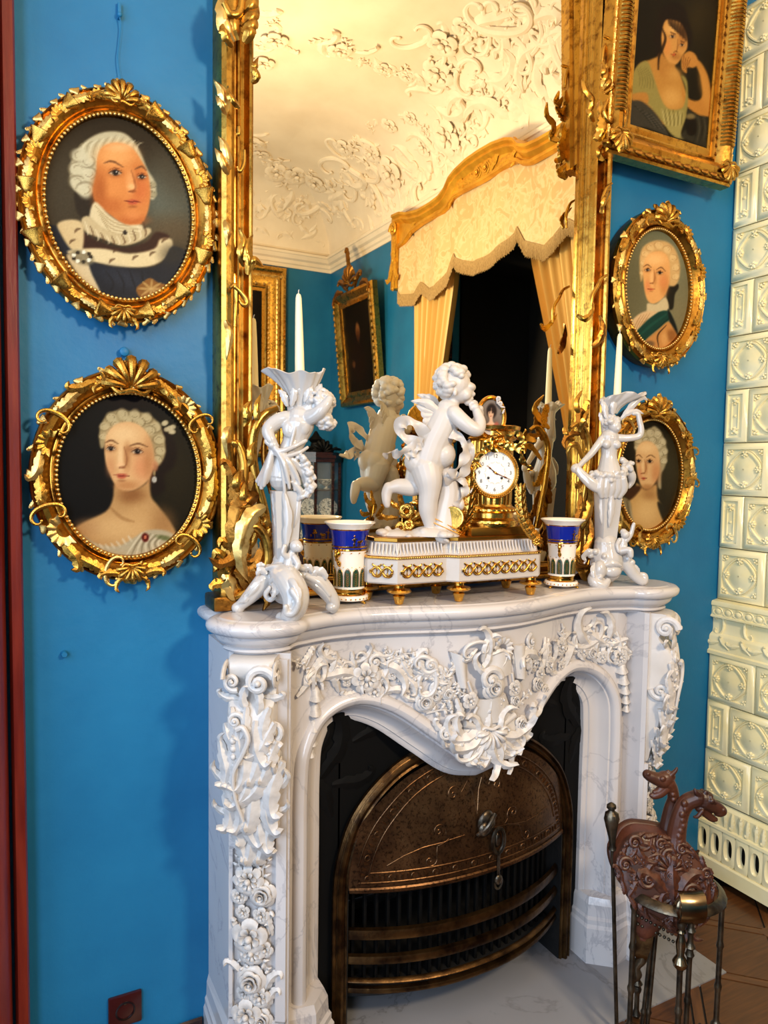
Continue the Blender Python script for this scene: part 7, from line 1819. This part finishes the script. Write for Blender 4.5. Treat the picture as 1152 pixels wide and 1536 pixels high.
# ---- pair of porcelain vases
MT['cobalt'] = plain('cobalt_blue_glaze', lin(20, 36, 140), .12, 0, .5); MT['green'] = noisy('dark_green_glaze', lin(24, 50, 36), lin(44, 76, 52), 90, .2); MT['goldglaze'] = plain('burnished_gold_glaze', lin(214, 160, 66), .16, 1.0)
MT['wport'] = plain('cream_white_glaze', lin(246, 236, 222), .14, 0, .4)
def vase(loc, label, s=1.0, turn=0.0):
    M = Matrix.Translation(loc) @ rotz(turn) @ Matrix.Scale(s, 4)
    t = thing('porcelain_vase', loc, label, 'vase', None); t.matrix_basis = M
    W, G_, Bm, Gr = MT['wport'], MT['goldglaze'], MT['cobalt'], MT['green']
    L = lambda prof, name, mat, par=t, n=40: MB().lathe(prof, n=n, cap=False).build(name, mat, par, M=M)
    L([(.046, .145), (.047, .16), (.049, .178), (.053, .196)], 'blue_band', Bm)
    b = L([(.040, .040), (.0405, .07), (.042, .11), (.0445, .135), (.046, .1405)], 'body', W)
    L([(.0462, .1405), (.0478, .1425), (.0475, .146)], 'gold_line', G_); L([(.0478, .150), (.0484, .151), (.0482, .154)], 'gold_line', G_); L([(.0524, .1945), (.0538, .197), (.0545, .1985)], 'gold_line', G_)
    L([(.053, .197), (.058, .204), (.066, .211), (.069, .214), (.068, .216), (.062, .214), (.052, .205), (.047, .19), (.043, .15), (.038, .06), (.005, .05)], 'rim_and_lining', W)
    L([(.041, .040), (.0415, .037), (.0395, .033), (.040, .026), (.043, .023), (.045, .022)], 'gold_ring', G_)
    bs = L([(.043, .0225), (.050, .0215), (.052, .018), (.052, .011), (.050, .009), (.01, .009)], 'foot_disc', W)
    L([(.0405, .043), (.042, .042), (.042, .0395), (.0405, .039)], 'white_ring', W)
    # row of green palmettes in gold-lined arches
    for k in range(12):
        a = 2 * PI * k / 12; rr = .0413
        def sf(u_, z, o_=0): q = a + u_ / rr; R_ = rr + (z - .045) * .025 + o_; return (R_ * math.cos(q), R_ * math.sin(q), z)
        pts = [(-.0085, .046), (-.0085, .075), (-.007, .086), (-.003, .093), (0, .095), (.003, .093), (.007, .086), (.0085, .075), (.0085, .046)]
        rows = [[sf(0, z) for _, z in pts], [sf(u_ * .5, z, .0004) for u_, z in pts], [sf(u_ * .82, z, .0002) for u_, z in pts]]
        mbp = MB()
        mbp.grid([[sf(u_ * q, .046 + (z - .046) * .97, .0005) for q in (-.85, -.4, 0, .4, .85)] for u_, z in [(.0085, .046), (.0085, .06), (.0085, .075), (.007, .086), (.003, .093)]])
        pal = mbp.build('palmette', Gr, t, M=M)
        MB().tube([sf(u_, z, .0006) for u_, z in pts], .0008, 5).build('gold_arch', G_, pal, M=M)
        fr_ = MB()
        for i in range(6):
            for s_ in (-1, 1): fr_.tube([sf(0, .048 + i * .006, .0008), sf(s_ * .004, .053 + i * .006, .0008)], .0005, 4)
        fr_.build('gold_frond', G_, pal, M=M)
        MB().ell(sf(.0108, .098, .0004), (.0014, .0014, .0014), nu=6, nv=4).build('gold_dot', G_, t, M=M)
    for k in range(26):
        a = 2 * PI * k / 26; MB().ell(((.0478) * math.cos(a), .0478 * math.sin(a), .136), (.0022, .0022, .0016), nu=6, nv=4).build('gold_dot', G_, t, M=M) if k % 2 == 0 else None
        x, y = .0522 * math.cos(a), .0522 * math.sin(a); MB().ell((x, y, .0145), (.0024, .0024, .002), nu=6, nv=4).build('gold_dot', G_, bs, M=M)
    # gilt scene on the blue: tree, ox and figure
    def bl(q, z, r, rz_=None, o_=.0005): R_ = .047 + (z - .145) * .12 + o_; return ((R_ * math.cos(q), R_ * math.sin(q), z), (r, r, rz_ or r))
    for sh_ in (0, PI):
        mbs = MB()
        for q, z, r, rz_ in [(.05, .166, .004, .003), (.16, .166, .005, .004), (.26, .168, .003, .0035), (.02, .159, .0012, .005), (.10, .159, .0012, .005), (.20, .159, .0012, .005), (-.18, .170, .003, .007), (-.18, .181, .0025, .0028), (-.24, .172, .004, .0016), (-.10, .174, .005, .0014), (-.16, .158, .0013, .006), (-.22, .158, .0013, .006), (.62, .178, .005, .004), (.55, .172, .004, .003), (.68, .171, .004, .003), (.62, .162, .0012, .008), (.85, .164, .003, .004), (0, .1535, .014, .001), (.4, .1535, .012, .001), (-.4, .1535, .012, .001)]:
            p, e = bl(q + sh_ - PI / 2 - .5, z, r, rz_); mbs.ell(p, (e[0], e[1], e[2]), nu=8, nv=5)
        # keep it as a thin gilding on the surface
        q_ = []
        for (x, y, z) in mbs.v:
            R_ = math.hypot(x, y); tgt = .0470 + (z - .145) * .12; k_ = (tgt + max(-.001, min(.0007, (R_ - tgt) * .15 + .0003))) / R_; q_.append((x * k_, y * k_, z))
        mbs.v = q_; mbs.build('gilt_scene', G_, t, M=M)
    # handles with a mask, paw feet
    for s_ in (-1, 1):
        mbh = MB().tube(cr([(s_ * .044, 0, .142), (s_ * .056, 0, .144), (s_ * .061, 0, .132), (s_ * .056, 0, .118), (s_ * .048, 0, .110), (s_ * .043, 0, .100)], 22), [.003 + .0022 * math.sin(i * .9) ** 2 for i in range(22)], 8)
        mbh.ell((s_ * .050, 0, .134), (.008, .007, .009)).ell((s_ * .056, 0, .128), (.005, .005, .005)).ell((s_ * .047, 0, .108), (.006, .006, .007)).ell((s_ * .062, 0, .140), (.0045, .0045, .0045))
        mbh.build('handle', G_, t, M=M)
    for k in range(3):
        a = 2 * PI * k / 3 + .5; c, s_ = math.cos(a), math.sin(a)
        MB().tube([(.040 * c, .040 * s_, .011), (.045 * c, .045 * s_, .007), (.050 * c, .050 * s_, .003)], [.006, .005, .0035], 8).ell((.051 * c, .051 * s_, .003), (.005, .005, .003)).build('paw_foot', G_, t, M=M)
    return t
vase((.838, -.122, ZM), 'blue, white and gold porcelain vase with gilt handles beside the male candlestick', 1.0, .5)
vase((1.545, -.158, ZM), 'blue, white and gold porcelain vase with gilt handles beside the female candlestick', 0.98, .7)
# ------------------------------------------------------------------ fire-tool stand with carved bellows
MT['walnut'] = noisy('carved_walnut', lin(50, 25, 16), lin(84, 45, 28), 7, .4, bump=.1, bscale=40, coat=.0)
MT['leather'] = noisy('brown_leather', lin(70, 34, 22), lin(96, 50, 32), 20, .45, bump=.2)
MT['iron'] = noisy('dark_wrought_iron', lin(58, 52, 44), lin(108, 96, 78), 25, .36, .9, bump=.15)
MT['polished'] = noisy('polished_steel', lin(150, 132, 104), lin(104, 88, 66), 16, .24, 1.0)
SB = (1.600, -.570, 0.0)
f = Fig(SB); RZ = .468
stand = thing('fire_tool_stand', SB, 'wrought iron fire-tool stand with a ring top on the parquet beside the hearth', 'tool stand')
ringc = Vector((SB[0], SB[1], RZ)); RR = .126
prof = [(RR - .006, -.002), (RR - .012, .010), (RR - .010, .014), (RR - .004, .012), (RR + .008, .002), (RR + .010, -.003), (RR + .006, -.007)]
MB().grid([[(ringc.x + r * math.cos(a), ringc.y + r * math.sin(a), RZ + z) for r, z in prof] for a in np.arange(64) * 2 * PI / 64], cu=True, cv=True).build('ring', MT['iron'], stand, angle=50)
def rod_(p0, p1, r, knops, name, mat, parent, foot=True):
    p0, p1 = Vector(p0), Vector(p1); n = 60; P = [p0.lerp(p1, i / (n - 1)) for i in range(n)]; R = np.full(n, r)
    for t, k in knops: R += r * k * np.exp(-((np.linspace(0, 1, n) - t) / .014) ** 2)
    mb = MB().tube([tuple(p) for p in P], R, 10)
    if foot: mb.ell(p1 + VZ * .008, (.012, .012, .008))
    return mb.build(name, mat, parent)
def ringpt(ang, r=RR): return ringc + (UC * math.cos(ang) + NC * math.sin(ang)) * r
for ang, sp in ((2.75, 1.02), (.28, .98), (1.75, 1.05), (4.4, 1.0)):
    a = ringpt(ang); b = ringc + (a - ringc) * sp; rod_(a, (b.x, b.y, 0.006), .0072, [(.02, .9), (.06, .7), (.30, .5), (.55, .5), (.78, 1.1), (.82, .9), (.98, .8)], 'leg', MT['iron'], stand)
# reeded knob on the front leg
kp = ringpt(1.75)
MB().lathe([(.006, -.05), (.012, -.045), (.008, -.038), (.009, -.02), (.016, 0), (.021, .012), (.022, .022), (.017, .034), (.009, .042), (.005, .046), (.005, .052), (.001, .055)], tuple(kp), 24, mod=lambda a, i: 1 + (.05 * math.cos(12 * a) if 4 <= i <= 8 else 0)).build('reeded_knob', MT['polished'], stand)
MB().lathe([(.008, -.02), (.016, -.012), (.019, 0), (.014, .010), (.009, .018), (.013, .05), (.010, .06), (.007, .075)], tuple(kp + VZ * -.125), 20).build('baluster', MT['polished'], stand)
# poker with wrythen handle
pk_top = f.at(908, 1212, -10)
pk = thing('poker', (pk_top.x, pk_top.y, .02), 'dark iron poker with a twisted knob handle leaning in the tool stand', 'poker')
pb = f.at(934, 1540, -30); pb.z = .02
P = [pk_top.lerp(pb, t) for t in np.linspace(0, 1, 30)]
MB().tube([tuple(p) for p in P], .0055, 8).build('shaft', MT['iron'], pk)
d = (pk_top - pb).normalized(); Mk = fr(pk_top, d.orthogonal(), d.cross(d.orthogonal()), d)
MB().lathe([(.006, -.115), (.012, -.11), (.008, -.10), (.010, -.075), (.016, -.045), (.020, -.025), (.017, -.008), (.009, -.001), (.008, .004), (.013, .009), (.012, .016), (.005, .022), (.001, .024)], n=30, mod=lambda a, i: 1 + (.08 * math.cos(5 * a + i * 1.2) if 3 <= i <= 6 else 0)).build('knob_handle', MT['iron'], pk, M=Mk)
# shovel and tongs: their bright handles hook over the ring
sh = thing('fire_shovel', tuple(f.at(1000, 1590, 30)), 'steel fire shovel whose broad polished handle hooks over the ring of the stand', 'shovel')
rows = []
for (y, w) in [(1296, 54), (1291, 62), (1293, 72), (1303, 78), (1315, 80), (1325, 76), (1333, 70)]:
    rows.append([tuple(f.at(x, y + .02 * (x - 980) * -2, w + 3 * math.cos((x - 997) / 18 * 1.3))) for x in (980, 986, 992, 998, 1004, 1010, 1015)])
rows2 = [[tuple(Vector(p) - NC * .004) for p in r] for r in rows]
mb = MB(); mb.grid([list(a) + list(b)[::-1] for a, b in zip(rows, rows2)], cu=True); k = 14; mb.f.append(list(range(k))[::-1]); mb.f.append([6 * k + i for i in range(k)])
mb.build('hook_plate', MT['polished'], sh, angle=50)
a = f.at(998, 1331, 70); b = f.at(1000, 1592, 60); b.z = .02
rod_(a, b, .0068, [(.05, .8), (.15, 1.0), (.20, .8), (.5, .4)], 'shaft', MT['iron'], sh, foot=False)
tg = thing('fire_tongs', tuple(f.at(975, 1590, -40)), 'dark iron fire tongs hanging in the tool stand behind the bellows', 'tongs')
for x0, x1 in ((988, 976), (992, 984)):
    a = f.at(x0, 1345, -30); b = f.at(x1, 1585, -38); b.z = .02; rod_(a, b, .006, [(.1, .5), (.3, .6), (.9, .5)], 'arm', MT['iron'], tg, foot=False)
MB().ell(f.at(990, 1340, -30), .014).build('hinge', MT['iron'], tg)

# bellows
bel = thing('bellows', tuple(f.at(948, 1455, 10)), 'carved dark wood bellows with two dragon-head handles standing nozzle down in the ring', 'bellows')
OUT = [(986, 1243), (962, 1240), (944, 1240), (928, 1248), (918, 1262), (910, 1274), (909, 1288), (914, 1306), (926, 1326), (942, 1340), (960, 1350), (984, 1362), (1008, 1360), (1030, 1350), (1044, 1334), (1049, 1312), (1047, 1292), (1038, 1276), (1026, 1264), (1012, 1250)]
def board(w0, w1, tilt, dome, name, shrink=1.0, mat='walnut'):
    P = cr(OUT, 60, True); c = P.mean(0); rows = []
    wz = lambda y: (1300 - y) * tilt
    for k, (sc, w) in enumerate([(1.0, w0), (1.0, w0 + (w1 - w0) * .6), (.96, w1), (.8, w1 + dome * .5), (.5, w1 + dome * .9), (.1, w1 + dome)]):
        rows.append([tuple(f.at(c[0] + (x - c[0]) * sc * shrink, c[1] + (y - c[1]) * sc * shrink, w - wz(c[1] + (y - c[1]) * sc))) for x, y in P])
    mb = MB().grid(rows, cu=True); mb.f.append(list(range(60))[::-1]); mb.f.append([300 + i for i in range(60)]); return mb.build(name, MT[mat], bel, angle=50)
TI = .35
front = board(16, 24, TI, 5, 'front_board'); board(-22, -14, TI, 2, 'rear_board'); board(-15, 17, TI, 0, 'leather', .94, 'leather')
uo = UC; vo = (VZ - NC * TI).normalized(); no = uo.cross(vo)
for kd, x, y, sz, an in [('volute', 1012, 1312, 34, 0), ('volute', 952, 1296, 30, 180), ('volute', 984, 1268, 26, 60), ('volute', 974, 1252, 22, 0), ('volute', 936, 1250, 26, 0), ('volute', 920, 1278, 28, 0), ('volute', 1036, 1288, 22, 0), ('volute', 1004, 1258, 22, 30), ('leafs', 984, 1300, 66, 0), ('leaf', 1000, 1300, 54, -30), ('leafr', 968, 1300, 54, 30), ('leaf', 1000, 1328, 46, -60), ('leafr', 964, 1326, 46, 60), ('rose', 982, 1290, 26, 0), ('leafs', 983, 1334, 36, 180), ('shell', 984, 1276, 30, 0)]:
    orn(kd, MT['walnut'], front, f.at(x, y, 27 - (1300 - y) * TI), uo, vo, sz * f.s, an, 1.0)
rgb_ = random.Random(8); pc = np.array(OUT).mean(0)
for k in range(60):
    i = rgb_.randrange(len(OUT)); t = rgb_.uniform(.35, .88); x, y = pc + (np.array(OUT[i]) - pc) * t
    x += rgb_.uniform(-5, 5); y += rgb_.uniform(-4, 4)
    orn(rgb_.choice(['leaf', 'leafr', 'curl', 'curlr', 'spray']), MT['walnut'], front, f.at(x, y, 26 - (1300 - y) * TI), uo, vo, rgb_.uniform(20, 32) * f.s, rgb_.uniform(0, 360), .9)
for i in range(0, 60, 3):
    x, y = cr(OUT, 60, True)[i]; x, y = pc[0] + (x - pc[0]) * .95, pc[1] + (y - pc[1]) * .95
    orn('leafs', MT['walnut'], front, f.at(x, y, 25 - (1300 - y) * TI), uo, vo, 20 * f.s, math.degrees(math.atan2(-(y - pc[1]), x - pc[0])), .9)
# studs along the leather edge
sd = MB().ell((0, 0, 0), 1, nu=8, nv=5).mesh('stud', MT['iron'])
for k in range(9):
    x = 938 + k * 6.5; link('stud', sd, bel, Matrix.Translation(f.at(x, 1348 + k * 3.6, 30 - k * .5)) @ Matrix.Scale(.0045, 4)); link('stud', sd, bel, Matrix.Translation(f.at(x + 3, 1364 + k * 3.2, 24)) @ Matrix.Scale(.0045, 4))
# nose block and nozzle
f.chain([(972, 1345, 2, 26), (962, 1362, 6, 24), (956, 1378, 8, 19), (954, 1388, 8, 15)], k=12); f.raw('nose', MT['leather'], bel)
f.chain([(956, 1384, 10, 17), (954, 1400, 12, 15), (951, 1412, 13, 13)], k=4); f.raw('nose_block', MT['brassbar'], bel)
f.chain([(950, 1408, 12, 7), (952, 1422, 14, 8), (944, 1436, 14, 6), (946, 1448, 14, 7), (939, 1458, 12, 4)], k=10); f.raw('nozzle', MT['iron'], bel)
# dragon handles: front one looks right, rear one left
f.chain([(1000, 1262, 0, 16), (1002, 1244, -2, 14), (1004, 1226, -2, 13), (1008, 1208, -2, 12), (1016, 1194, -2, 12), (1030, 1186, 0, 12)], k=14)
f.ell(1040, 1188, 0, 14, 12, 11, -.2).chain([(1040, 1191, 0, 12), (1050, 1196, 0, 10.5), (1060, 1201, 0, 9), (1066, 1205, 0, 8)]).ell(1063, 1206, 0, 9, 8, 8).ell(1046, 1181, 0, 6, 4, 10).ell(1040, 1178, 4, 4, 6, 3).ell(1038, 1180, -5, 4, 6, 3).ell(1045, 1190, 8, 4, 3, 2.5).ell(1058, 1198, 4, 3, 2, 2).chain([(1036, 1198, 0, 6), (1044, 1206, 0, 4.5), (1050, 1212, 0, 3.5)])
for k in range(9): f.ell(1000 + 2 * math.sin(k * 2) + k * 1.4 - (k > 5) * 2, 1256 - k * 8, 10 - k * .4, 4.5, 5.5, 4)
for k in range(5): f.ell(1012 + k * 5, 1196 - k * 3.4, -6 + 2 * k * .4, 4, 4, 5)
f.ell(1066, 1201, 6, 3.2).ell(1066, 1201, -6, 3.2).ell(1047, 1186, 10, 4.5, 4, 3.5).ell(1052, 1189, 9, 3, 2, 2).chain([(1034, 1200, 0, 8), (1044, 1210, 0, 6), (1053, 1217, 0, 5), (1058, 1218, 0, 3.5)]).chain([(1030, 1180, 6, 4), (1024, 1174, 8, 3.2), (1022, 1170, 8, 2)]).chain([(1034, 1202, 8, 3.5), (1028, 1210, 8, 3), (1024, 1212, 6, 2)])
f.done('dragon_handle', MT['walnut'], bel, .0017, 1)
f.chain([(1002, 1258, -32, 15), (1004, 1240, -34, 13), (1006, 1220, -34, 11), (1008, 1202, -32, 9), (1004, 1186, -30, 9), (998, 1176, -28, 10)], k=14)
f.ell(992, 1170, -28, 14, 12, 11, .2).chain([(990, 1172, -28, 12), (980, 1170, -27, 10), (970, 1166, -26, 8.5), (965, 1163, -26, 7.5)]).ell(968, 1164, -26, 6.5, 5, 6).ell(996, 1160, -26, 4, 5, 3).ell(986, 1168, -20, 4, 3, 2.5).chain([(992, 1180, -28, 7), (984, 1188, -27, 6), (977, 1190, -26, 4)]).ell(972, 1170, -22, 3, 2.5, 2).ell(1000, 1166, -28, 8, 8, 7)
f.ell(964, 1160, -21, 3.2).ell(985, 1166, -18, 4.5, 4, 3.5).chain([(994, 1184, -28, 8), (985, 1192, -27, 7), (976, 1196, -26, 5), (972, 1195, -26, 3.5)]).chain([(1000, 1162, -24, 4), (1006, 1156, -24, 3), (1008, 1152, -24, 2)])
for k in range(4): f.ell(1002 + k, 1176 + k * 8, -24, 4.5, 4.5, 4)
f.done('dragon_handle', MT['walnut'], bel, .0017, 2)
# ------------------------------------------------------------------ small things on the wall
p = pl(187, 1512, 1, 0)
so = thing('wall_socket', (p.x, -.005, p.z - .04), 'dark brown bakelite wall socket low on the blue wall', 'socket')
MB().bbox(p.x - .041, p.x + .041, -.011, 0, p.z - .041, p.z + .041, .004).build('cover_plate', MT['bakelite'], so)
Ms = fr((p.x, -.011, p.z), (1, 0, 0), (0, 0, 1))
MB().lathe([(.024, -.001), (.024, .002), (.021, .003), (.020, -.0005), (.019, -.004), (.001, -.004)], n=32).build('socket_well', MT['bakelite_dark'], so, M=Ms)
for s in (-1, 1): MB().lathe([(.0025, -.0045), (.0025, -.0035), (.0005, -.0035)], (s * .0095, 0, 0), 10).build('pin_hole', MT['black'], so, M=Ms)
MB().box(-.003, .003, .016, .019, -.003, .001).build('earth_clip', MT['steel'], so, M=Ms)
p = pl(96, 980, 1, 0)
nl2 = thing('wall_plug', (p.x, 0, p.z), 'small blue-painted plug sticking out of the wall above the socket', 'plug')
MB().lathe([(.008, 0), (.0075, .014), (.006, .017), (.001, .017)], n=10).build('plug_body', MT['wall'], nl2, M=fr((p.x, 0, p.z), (1, 0, 0), (0, 0, 1)))
p = pl(186, 528, 1, -.01)
kn = thing('picture_nail', (p.x, 0, p.z), 'round blue-painted nail head with wire above the bare-shouldered portrait', 'nail')
MB().lathe([(.004, 0), (.004, .008), (.010, .009), (.0115, .013), (.010, .017), (.006, .019), (.001, .0195)], n=20).build('nail_head', MT['wall'], kn, M=fr((p.x, -.001, p.z), (1, 0, 0), (0, 0, 1)))
for s in (-1, 1): MB().tube(cr([(p.x + s * .004, -.008, p.z - .006), (p.x + s * .008, -.010, p.z - .018), (p.x + s * .003, -.012, p.z - .036)], 10), .0009, 5).build('wire', MT['iron'], kn)
p = pl(179, 16, 1, -.008)
ho = thing('picture_hook', (p.x, 0, p.z), 'small blue-painted hook with a cord down to the man in ermine', 'hook')
MB().bbox(p.x - .004, p.x + .004, -.012, 0, p.z - .018, p.z + .018, .002).ell((p.x, -.014, p.z - .012), .006).build('hook_body', MT['wall'], ho)
q = pl(181, 122, 1, -.012)
MB().tube(cr([(p.x, -.014, p.z - .012), (p.x + .002, -.010, p.z - .04), (p.x - .002, -.009, (p.z + q.z) / 2), (q.x - .006, -.010, q.z + .05), (q.x, -.012, q.z)], 30), .0013, 6).build('cord', MT['wall'], ho)
p = pl(968, 592, 1, -.02)
h2 = thing('flower_hook', (p.x, 0, p.z), 'small pale flower-shaped hook above the portrait of the woman with grey curls', 'hook')
orn('flower', MT['steel'], h2, (p.x, -.012, p.z), (1, 0, 0), (0, 0, 1), .026, 0, .6)
MB().tube([(p.x, 0, p.z), (p.x, -.014, p.z)], .003, 6).build('hook_pin', MT['steel'], h2)
